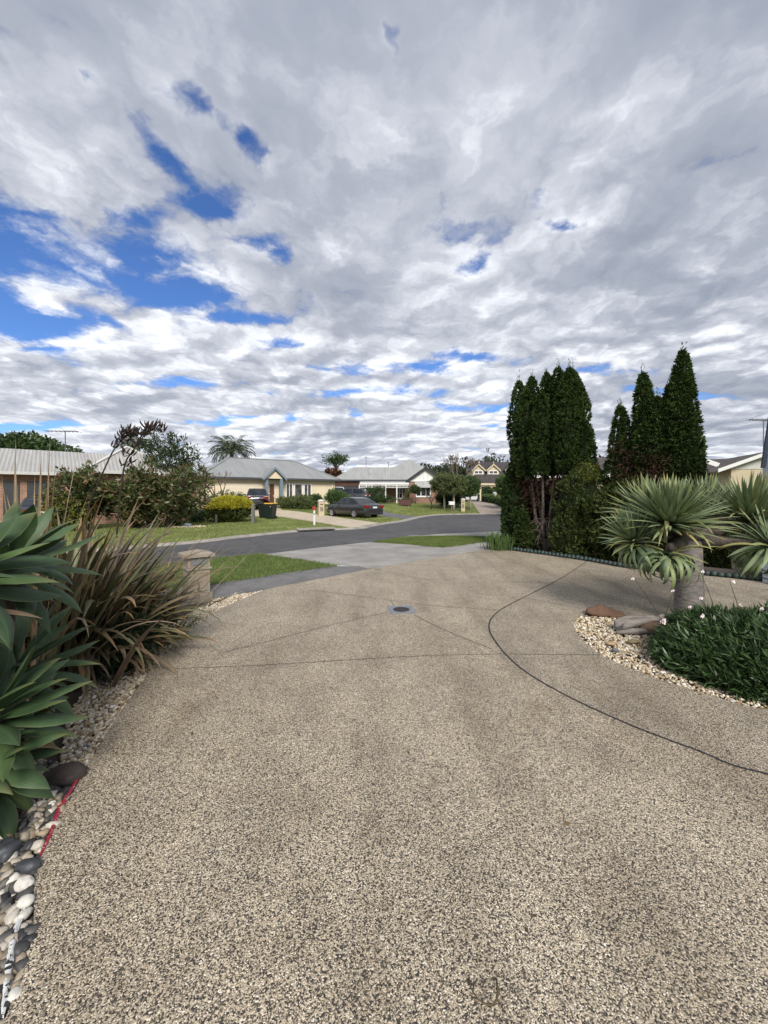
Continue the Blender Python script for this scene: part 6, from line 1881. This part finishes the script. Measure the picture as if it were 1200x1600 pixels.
# the wood far behind, one mass
fw = []
for k in range(95):
    y = rngT.uniform(112, 150); px = rngT.uniform(655, 1010)
    x = (px - CX) / FPX * y
    top = EYE + (HOR - rngT.uniform(719, 736)) / FPX * y
    c = np.array([x, y, top * 0.58])
    C = ell_points(rngT, 46, c, (rngT.uniform(2.2, 3.6), 2.5, top * 0.44), 0.4, 0.5, -0.95)
    fw.append(crown_arrays(rngT, C, 0.9, 9, 1.1, 0.5, 0.5, 0.5, c))
V, F = join(*fw)
lf_wood = leafmat('far_wood_leaf', [(0.028, 0.042, 0.024), (0.045, 0.06, 0.032), (0.06, 0.075, 0.04)], 0.7, 0.15, 0.35, 0.12)
tag(np_mesh('distant_wood', V, F, lf_wood), 'dark wood of pines on the skyline beyond the houses', 'wood', kind='stuff')

# ================================================================== THINGS ON THE STREET
# stone letterbox pillar
p = G(300, 941)
m_stone = plain('cast_stone', (0.30, 0.255, 0.20), 0.85, 0.22, 5, bmp=0.3)
m_stone_d = plain('stained_stone', (0.22, 0.19, 0.15), 0.85, 0.3, 6, bmp=0.3)
pl = thing('letterbox_pillar', 'pale stone letterbox pillar with a pyramid cap beside the flax', 'letterbox', (p.x - 0.03, p.y + 0.2, 0), R(40))
s = 0.155
M().box(-s - .03, s + .03, -s - .03, s + .03, -0.05, 0.10).build('plinth', m_stone_d, pl, bevel=0.012)
M().box(-s, s, -s, s, 0.10, 0.46).build('shaft', m_stone, pl, bevel=0.01)
M().box(-s - .02, s + .02, -s - .02, s + .02, 0.462, 0.50).build('band', m_stone, pl, bevel=0.008)
M().box(-s, s, -s, s, 0.502, 0.655).build('letterbox', m_stone, pl, bevel=0.006)
M().box(-s + .04, s - .04, -s - .006, -s + .003, 0.535, 0.63).build('slot_plate', m_galv, pl)
M().box(-s - .006, -s + .003, -s + .04, s - .04, 0.535, 0.63).build('slot_plate', m_stone_d, pl)
pn = M()
for (z0_, z1_) in ((0.14, 0.15), (0.41, 0.42)): pn.box(-s + .04, s - .04, -s - .007, -s - .001, z0_, z1_)
for x in (-s + .04, s - .05): pn.box(x, x + .01, -s - .007, -s - .001, 0.1505, 0.4095)
pn.build('panel_moulding', m_stone, pl)
M().lathe([(0.04, 0), (0.042, 0.004), (0.03, 0.010)], 16).build('roundel', m_stone_d, pl)
pl.children[-1].rotation_euler = (R(90), 0, 0); pl.children[-1].location = (0, -s - 0.001, 0.30)
c_ = M(); e = s + 0.055
c_.add([(-e, -e, .657), (e, -e, .657), (e, e, .657), (-e, e, .657), (-e, -e, .70), (e, -e, .70), (e, e, .70), (-e, e, .70), (0, 0, .755)],
       [(3, 2, 1, 0), (0, 1, 5, 4), (1, 2, 6, 5), (2, 3, 7, 6), (3, 0, 4, 7), (4, 5, 8), (5, 6, 8), (6, 7, 8), (7, 4, 8)])
c_.build('cap', m_stone, pl)

# wheelie bins
def wheelie_bin(label, px, y, lidm, rz, lid_open=0.0, boxm=None):
    b = gx_at(px, y)
    t = thing('wheelie_bin', label, 'bin', (b.x, b.y, b.z - 0.05), rz, 'wheelie bins on the far lawn')
    m = M()
    r0, r1 = [], []
    m.add([(-.22, -.25, .06), (.22, -.25, .06), (.22, .25, .06), (-.22, .25, .06), (-.29, -.34, .96), (.29, -.34, .96), (.29, .36, .96), (-.29, .36, .96)],
          [(3, 2, 1, 0), (4, 5, 6, 7), (0, 1, 5, 4), (1, 2, 6, 5), (2, 3, 7, 6), (3, 0, 4, 7)])
    m.build('body', boxm, t, bevel=0.02)
    M().box(-.305, .305, -.36, .37, .965, 1.0).build('rim', boxm, t)
    l = M()
    l.add([(-.31, -.80, 0), (.31, -.80, 0), (.31, 0, 0), (-.31, 0, 0), (-.26, -.72, .075), (.26, -.72, .075), (.28, -.03, .06), (-.28, -.03, .06)],
          [(3, 2, 1, 0), (4, 5, 6, 7), (0, 1, 5, 4), (1, 2, 6, 5), (2, 3, 7, 6), (3, 0, 4, 7)])
    lo_ = l.build('lid', lidm, t, bevel=0.012)
    lo_.location = (0, .40, 1.003); lo_.rotation_euler = (-lid_open, 0, 0)
    M().tube([(-.26, .43, .93), (.26, .43, .93)], .018, 8).build('handle', boxm, t)
    for x in (-.25, .25):
        w = M().lathe([(0.03, -.03), (.10, -.03), (.105, -.01), (.105, .01), (.10, .03), (0.03, .03)], 16).build('wheel', m_black, t)
        w.rotation_euler = (0, R(90), 0); w.location = (x, .30, .105)
    pt = M().box(-.06, .06, -.36, -.352, .72, .86)
    return t
m_bin = plain('bin_green', (0.012, 0.022, 0.017), 0.45, 0.1)
m_binlid = plain('bin_yellow', (0.55, 0.33, 0.03), 0.5, 0.08)
m_binlid2 = plain('bin_maroon', (0.16, 0.02, 0.045), 0.5, 0.08)
wb = wheelie_bin('dark green wheelie bin with a yellow lid on the far lawn', 423, 25.6, m_binlid, R(-12), 0, m_bin)
ring = M().tube([(0.17, -0.345, .80), (0.20, -0.355, .86), (0.13, -0.355, .86), (0.17, -0.345, .80)], .012, 6).build('sticker', m_beam, wb)
wheelie_bin('dark wheelie bin with a lifted maroon lid behind the yellow lidded bin', 413, 26.6, m_binlid2, R(-20), R(24), m_bin)

# timber rail fence by the bins
b0 = gx_at(395.5, 21.6); b1 = gx_at(386, 27.5)
tf = thing('timber_fence', 'weathered grey timber rail on posts between the dome bush and the bins', 'fence', b0)
v = b1 - b0
M().box(-.08, .08, -.08, .08, -.1, 1.02).build('post', m_grey_wood, tf, bevel=.01)
M().box(-.07 + v.x, .07 + v.x, -.07 + v.y, .07 + v.y, -.1 + v.z, 1.12 + v.z).build('post', m_grey_wood, tf, bevel=.01)
M().bar((0, .085, .93), (v.x, v.y - .075, 1.02 + v.z), .07, .17).build('rail', m_grey_wood, tf)
b0 = gx_at(338, 21.8)
o = thing('edge_post', 'short grey timber post in front of the yellow dome bush', 'post', b0)
M().box(-.05, .05, -.05, .05, -.1, .42).build('post', m_grey_wood, o, bevel=.008)
M().lathe([(.045, .42), (.03, .445), (.005, .45)], 8).build('post_top', m_grey_wood, o)

# marker post and letterboxes
b = G(491, 819)
mk = thing('marker_post', 'white marker post with a red head beside the beige driveway', 'marker post', b)
M().lathe([(.055, -.1), (.055, .72), (.05, .73)], 12).build('post', m_whitep, mk, smooth=False)
M().box(-.085, .085, -.045, .045, .735, .93).build('head', plain('marker_red', (0.40, 0.03, 0.025), 0.5), mk, bevel=.02)
M().box(-.056, .056, -.064, -.057, .50, .60).build('reflector', plain('marker_grey', (0.4, 0.4, 0.4), 0.4), mk)
def letterbox(label, b, w, h, rz, mt, capm, digits=''):
    t = thing('letterbox', label, 'letterbox', b, rz, 'letterboxes over the road')
    M().box(-w / 2, w / 2, -w / 2, w / 2, -.15, h).build('body', mt, t, bevel=.015)
    M().lathe([(w * .62, h + .002), (w * .66, h + .05), (w * .6, h + .10), (w * .25, h + .16), (0.01, h + .17)], 20).build('cap', capm, t, smooth=False)
    M().box(-w * .3, w * .3, -w / 2 - .012, -w / 2 - .002, h * .78, h * .84).build('slot', m_black, t)
    M().box(-w * .28, w * .28, -w / 2 - .012, -w / 2 - .002, h * .30, h * .62).build('door', m_stone_d, t)
    return t
m_lbcream = plain('letterbox_cream', (0.52, 0.43, 0.29), 0.7, 0.1, 4)
letterbox('cream letterbox with a domed white cap beside the red topped post', G(501.5, 805) , 0.40, 1.0, R(25), m_lbcream, m_beam)
letterbox('cream letterbox pillar beside the stem of the clipped ball tree', gx_at(723.5, 35.0), 0.34, 1.0, R(-10), m_lbcream, m_beam)
b = gx_at(705.5, 34.5)
t = thing('letterbox', 'white letterbox on a thin timber post under the olive trees', 'letterbox', b, 0.2, 'letterboxes over the road')
M().box(-.04, .04, -.04, .04, -.1, .60).build('post', m_grey_wood, t)
M().box(-.24, .24, -.13, .13, .602, .80).build('box', m_whitep, t, bevel=.015)
M().extrude([(-.26, -.15, .803), (.26, -.15, .803), (.26, 0, .90), (-.26, 0, .90)], (0, .15, 0)).build('lid', m_whitep, t)
b = gx_at(633, 39.0)
o = thing('planter_box', 'dark red brown planter box on the lawn of the brick house', 'planter', b)
m = M()
m.box(-.62, .62, -.35, -.30, 0, .55).box(-.62, .62, .30, .35, 0, .55).box(-.62, -.57, -.299, .299, 0, .55).box(.57, .62, -.299, .299, 0, .55)
m.build('box', plain('planter_red', (0.085, 0.032, 0.026), 0.7, 0.2, 4), o)
M().box(-.56, .56, -.29, .29, .1, .46).build('soil', m_soil, o)
V, F = crown_arrays(rngT, ell_points(rngT, 30, (0, 0, .5), (.5, .25, .2), .4, .3, 0), .08, 10, .1, .04, lf_mid and 0.3, .5); np_mesh('plants', V, F, lf_mid, o)
b = gx_at(664, 36.8); rock('stone', 'small rusty stone on the lawn near the weeping tree', 'stone', (gx_at(685, 36).x, 36, .0), (.12, .1, .1), m_redrock, 4.4)
b = gx_at(773.5, 44.5)
o = thing('garden_urn', 'pale stone urn on the hedge beside the paved driveway', 'urn', b)
M().lathe([(.16, 0), (.16, .12), (.06, .2), (.06, .75), (.2, .95), (.26, 1.2), (.22, 1.22), (.18, 1.1)], 14).build('urn', m_beam, o, smooth=True)
V, F = crown_arrays(rngT, ell_points(rngT, 24, (0, 0, 1.35), (.25, .25, .2), .4, .3, -.2), .07, 10, .12, .03, .6, .5); np_mesh('plant', V, F, lf_mid, o)
b = gx_at(466, 24.6)
# storm drain in the far kerb
kb = G(497, 829.5)
o = thing('storm_drain', 'dark storm drain mouth in the far kerb below the beige driveway', 'drain', (kb.x - 0.06, kb.y + 0.14, 0), R(27))
M().box(-.5, .5, -.03, .2, -.03, .03).build('mouth', m_black, o)
M().box(-.85, .85, .0, .50, .036, .10).build('lintel', m_kerb, o, bevel=.015)

# ================================================================== CARS
m_tyre = plain('tyre_rubber', (0.016, 0.016, 0.017), 0.85)
m_rim = plain('alloy_rim', (0.42, 0.43, 0.45), 0.3, 0.08, 8, 0.8)
m_carglass = glass('car_glass', (0.012, 0.014, 0.017), 0.05)
m_tail = plain('tail_lamp_red', (0.22, 0.012, 0.012), 0.2)
m_plate = plain('number_plate', (0.72, 0.73, 0.74), 0.5)
m_trim = plain('black_trim', (0.014, 0.014, 0.015), 0.5)
m_chrome = plain('chrome', (0.6, 0.6, 0.62), 0.15, 0.03, 4, 1.0)
m_clear = plain('clear_lamp', (0.5, 0.5, 0.52), 0.15, 0.05, 4, 0.3)
def paint(name, col):
    def f(T, p):
        nz = T.noise(obj_co(T), 3, 4, 0.6)
        T.put(p.inputs['Base Color'], T.mix(nz, tuple(c * .85 for c in col), tuple(min(1, c * 1.15) for c in col)))
        p.inputs['Metallic'].default_value = 0.25
        p.inputs['Roughness'].default_value = 0.32
        p.inputs['Coat Weight'].default_value = 0.8
        p.inputs['Coat Roughness'].default_value = 0.06
    return mat(name, f)
def car(name, label, cat, loc, rz, pm, st, cab, wr, wx, clad=False, plate=True, belt=None, group='parked cars'):
    """st: (x, half width, sill z, shoulder z) stations; cab: side outline of the cabin, rear base to front base"""
    t = thing(name, label, cat, loc, rz, group)
    vs, fs = [], []
    k = 12
    for (x, w, zb, zs) in st:
        half = [(w * .80, zb), (w * .97, zb + .05), (w, zb + (zs - zb) * .38), (w * .985, zb + (zs - zb) * .66), (w * .95, zs - .04), (w * .84, zs)]
        ring_ = [(x, y, z) for y, z in half] + [(x, -y, z) for y, z in half[::-1]]
        vs += ring_
    for i in range(len(st) - 1):
        for j in range(k):
            fs.append((i * k + j, i * k + (j + 1) % k, (i + 1) * k + (j + 1) % k, (i + 1) * k + j))
    fs.append(tuple(range(k))); fs.append(tuple((len(st) - 1) * k + j for j in range(k - 1, -1, -1)))
    body = M().add(vs, fs).build('body', pm, t, smooth=True)
    zb_, zt_ = cab[0][1], max(c[1] for c in cab)
    wmax = max(s[1] for s in st)
    wb_, wt_ = wmax * .90, wmax * .70
    def hw(z): return wb_ + (wt_ - wb_) * (z - zb_) / (zt_ - zb_)
    n = len(cab)
    vs = [(x, hw(z), z) for x, z in cab] + [(x, -hw(z), z) for x, z in cab]
    fs = [tuple(range(n)), tuple(range(2 * n - 1, n - 1, -1))] + [(i, n + i, n + (i + 1) % n, (i + 1) % n) for i in range(n)]
    M().add(vs, fs).build('cabin', pm, t, bevel=0.03)
    def panel(name_, p4, off):
        a, b_, c, d = [Vector(q) for q in p4]
        nrm_ = (b_ - a).cross(d - a).normalized()
        cc = (a + b_ + c + d) / 4
        if nrm_.dot(cc - Vector((0, 0, zb_))) < 0: nrm_ = -nrm_
        M().extrude([q + nrm_ * off for q in (a, b_, c, d)], nrm_ * -0.012).build(name_, m_carglass, t)
    def lerp(a, b_, f): return tuple(a[i] + (b_[i] - a[i]) * f for i in range(len(a)))
    # rear and front screens
    for (i0, i1, nm) in ((0, 1, 'rear_window'), (n - 1, n - 2, 'windscreen')):
        lo_, hi_ = lerp(cab[i0], cab[i1], .16), lerp(cab[i0], cab[i1], .92)
        panel(nm, [(lo_[0], hw(lo_[1]) * .88, lo_[1]), (hi_[0], hw(hi_[1]) * .88, hi_[1]), (hi_[0], -hw(hi_[1]) * .88, hi_[1]), (lo_[0], -hw(lo_[1]) * .88, lo_[1])], 0.008)
    # side windows
    zl = zb_ + (zt_ - zb_) * .10; zh = zb_ + (zt_ - zb_) * .86
    def xs(side, z):
        pts = cab[:3] if side == 0 else cab[::-1][:3]
        for a, b_ in zip(pts, pts[1:]):
            if a[1] <= z <= b_[1]: return a[0] + (b_[0] - a[0]) * (z - a[1]) / (b_[1] - a[1])
        return pts[1][0]
    xr0, xr1, xf0, xf1 = xs(0, zl) + .10, xs(0, zh) + .16, xs(1, zl) - .12, xs(1, zh) - .14
    xm_ = (xr1 + xf1) / 2 + .05
    for sgn in (1, -1):
        for (a0_, a1_, b0_, b1_) in ((xr0 + .08, xr1, xm_ - .04, xm_ - .04), (xm_ + .04, xm_ + .04, xf0, xf1)):
            panel('side_window', [(a0_, sgn * hw(zl), zl), (b0_, sgn * hw(zl), zl), (b1_, sgn * hw(zh), zh), (a1_, sgn * hw(zh), zh)], 0.008)
    # wheels
    for wx_ in wx:
        for sgn in (1, -1):
            ar = M().lathe([(wr * 1.16, -.02), (wr * 1.16, .02)], 24).build('wheel_arch', m_trim, t)
            ar.rotation_euler = (R(-90), 0, 0); ar.location = (wx_, sgn * (wmax - .012), wr + .01)
            w = M().lathe([(wr * .6, -.09), (wr * .93, -.10), (wr, -.07), (wr, .07), (wr * .93, .10), (wr * .6, .09)], 24).build('wheel', m_tyre, t, smooth=False)
            w.rotation_euler = (R(-90), 0, 0); w.location = (wx_, sgn * (wmax - .055), wr)
            rim = M()
            rim.lathe([(wr * .66, .0), (wr * .68, .02), (wr * .60, .024), (wr * .58, .008)], 24)
            rim.lathe([(wr * .16, .006), (wr * .14, .03), (.01, .034)], 12)
            for q in range(7):
                a = 2 * math.pi * q / 7
                rim.bar((math.cos(a) * wr * .12, math.sin(a) * wr * .12, .018), (math.cos(a) * wr * .62, math.sin(a) * wr * .62, .014), wr * .13, .02)
            r_ = rim.build('rim', m_rim, w)
            r_.location = (0, 0, .088 * sgn); r_.rotation_euler = (0 if sgn > 0 else R(180), 0, 0)
    x0 = st[0][0]
    zs0 = st[2][3]
    for sgn in (1, -1):
        M().box(x0 - .025, x0 + .26, sgn * wmax * .93 if sgn < 0 else wmax * .52, sgn * wmax * .52 if sgn < 0 else wmax * .93, zs0 - .23, zs0 - .07).build('tail_lamp', m_tail, t, bevel=.03)
        xf = st[-1][0]
        M().box(xf - .36, xf - .03, wmax * .48 if sgn > 0 else -wmax * .86, wmax * .86 if sgn > 0 else -wmax * .48, st[-2][3] - .12, st[-2][3] + .02).build('headlight', m_clear, t, bevel=.03)
        xm2 = xf0 - .02
        mr = M().box(xm2 - .09, xm2 + .07, sgn * (wmax + .10) - .09, sgn * (wmax + .10) + .09, zl - .02, zl + .12).build('wing_mirror', pm, t, bevel=.03)
        dh = M()
        for q in (xm_ - .25, xm_ + .75): dh.box(q - .1, q + .1, sgn * (wmax + .003) - .012, sgn * (wmax + .003) + .012, st[4][3] - .17, st[4][3] - .14)
        dh.build('door_handles', m_chrome if not clad else m_trim, t)
    M().box(x0 - .03, x0 + .3, -wmax * .84, wmax * .84, st[1][2] - .02, st[1][2] + (.30 if clad else .10)).build('bumper', m_trim if clad else pm, t, bevel=.03)
    if plate: M().box(x0 - .045, x0 - .02, -.18, .18, zs0 - .27, zs0 - .16).build('number_plate', m_plate, t)
    M().box(x0 - .035, x0 - .01, -.32, .32, zs0 - .145, zs0 - .125).build('chrome_strip', m_chrome, t)
    return t
sedan_st = [(-2.36, .66, .36, .64), (-2.32, .80, .28, .88), (-2.18, .86, .24, .965), (-1.7, .885, .20, .99), (-.8, .892, .18, .955), (.2, .892, .18, .945), (1.0, .89, .18, .955), (1.6, .88, .20, .87), (2.08, .83, .22, .75), (2.28, .74, .26, .63), (2.36, .58, .34, .52)]
sedan_cab = [(-1.78, .95), (-.98, 1.36), (-.25, 1.435), (.30, 1.40), (1.20, .93)]
suv_st = [(-2.24, .72, .42, .72), (-2.20, .86, .34, 1.02), (-2.05, .90, .30, 1.08), (-1.5, .92, .27, 1.08), (-.6, .925, .25, 1.06), (.3, .925, .25, 1.05), (1.0, .92, .25, 1.06), (1.6, .905, .28, .99), (2.0, .86, .30, .88), (2.2, .76, .34, .74), (2.27, .6, .42, .62)]
suv_cab = [(-2.14, 1.05), (-1.72, 1.56), (-.9, 1.66), (.25, 1.60), (1.25, 1.03)]
hatch_st = [(-1.95, .68, .36, .66), (-1.9, .80, .28, .92), (-1.75, .84, .24, .98), (-1.2, .855, .2, .97), (-.4, .86, .18, .94), (.4, .86, .18, .94), (1.0, .855, .18, .94), (1.5, .83, .22, .80), (1.85, .74, .26, .66), (1.95, .56, .34, .54)]
hatch_cab = [(-1.82, .94), (-1.45, 1.40), (-.6, 1.50), (.25, 1.44), (1.15, .92)]
m_sedan = paint('dark_grey_paint', (0.034, 0.034, 0.037))
m_suv = paint('dark_navy_paint', (0.022, 0.026, 0.038))
m_wagon = paint('charcoal_paint', (0.035, 0.036, 0.038))
m_whitecar = paint('white_car_paint', (0.72, 0.72, 0.72))
b = gx_at(552, 27.8)
car('sedan', 'dark grey sedan parked on the grass beside the beige driveway', 'car', (b.x, b.y, b.z - .06), R(132), m_sedan, sedan_st, sedan_cab, .315, (-1.28, 1.40))
b = gx_at(402, 33.6)
car('hatchback', 'dark navy wagon seen from behind in front of the cream garage', 'car', (b.x, b.y, b.z - .04), R(108), m_suv, suv_st, suv_cab, .345, (-1.33, 1.36), True)
b = gx_at(545, 41.0)
car('wagon', 'charcoal wagon half hidden behind the sedan and bushes', 'car', (b.x, b.y, b.z - .05), R(170), m_wagon, suv_st, suv_cab, .345, (-1.33, 1.36), True)
b = gx_at(526, 44.3)
car('wagon', 'white wagon roof showing by the charcoal garage door', 'car', (b.x, b.y, b.z - .05), R(100), m_whitecar, [(a, c, d, e * 1.12) for a, c, d, e in suv_st], [(a, z + .22) for a, z in suv_cab], .345, (-1.33, 1.36))
b = gx_at(737, 54.0)
car('hatchback', 'white hatchback parked under the carport of the dormer house', 'car', (b.x, b.y, b.z - .03), R(75), m_whitecar, hatch_st, hatch_cab, .30, (-1.15, 1.25))
b = gx_at(66, 19.8)
car('sedan', 'dark car at the far left behind the flax blades', 'car', (b.x, b.y, b.z), R(130), m_suv, sedan_st, sedan_cab, .315, (-1.28, 1.40))
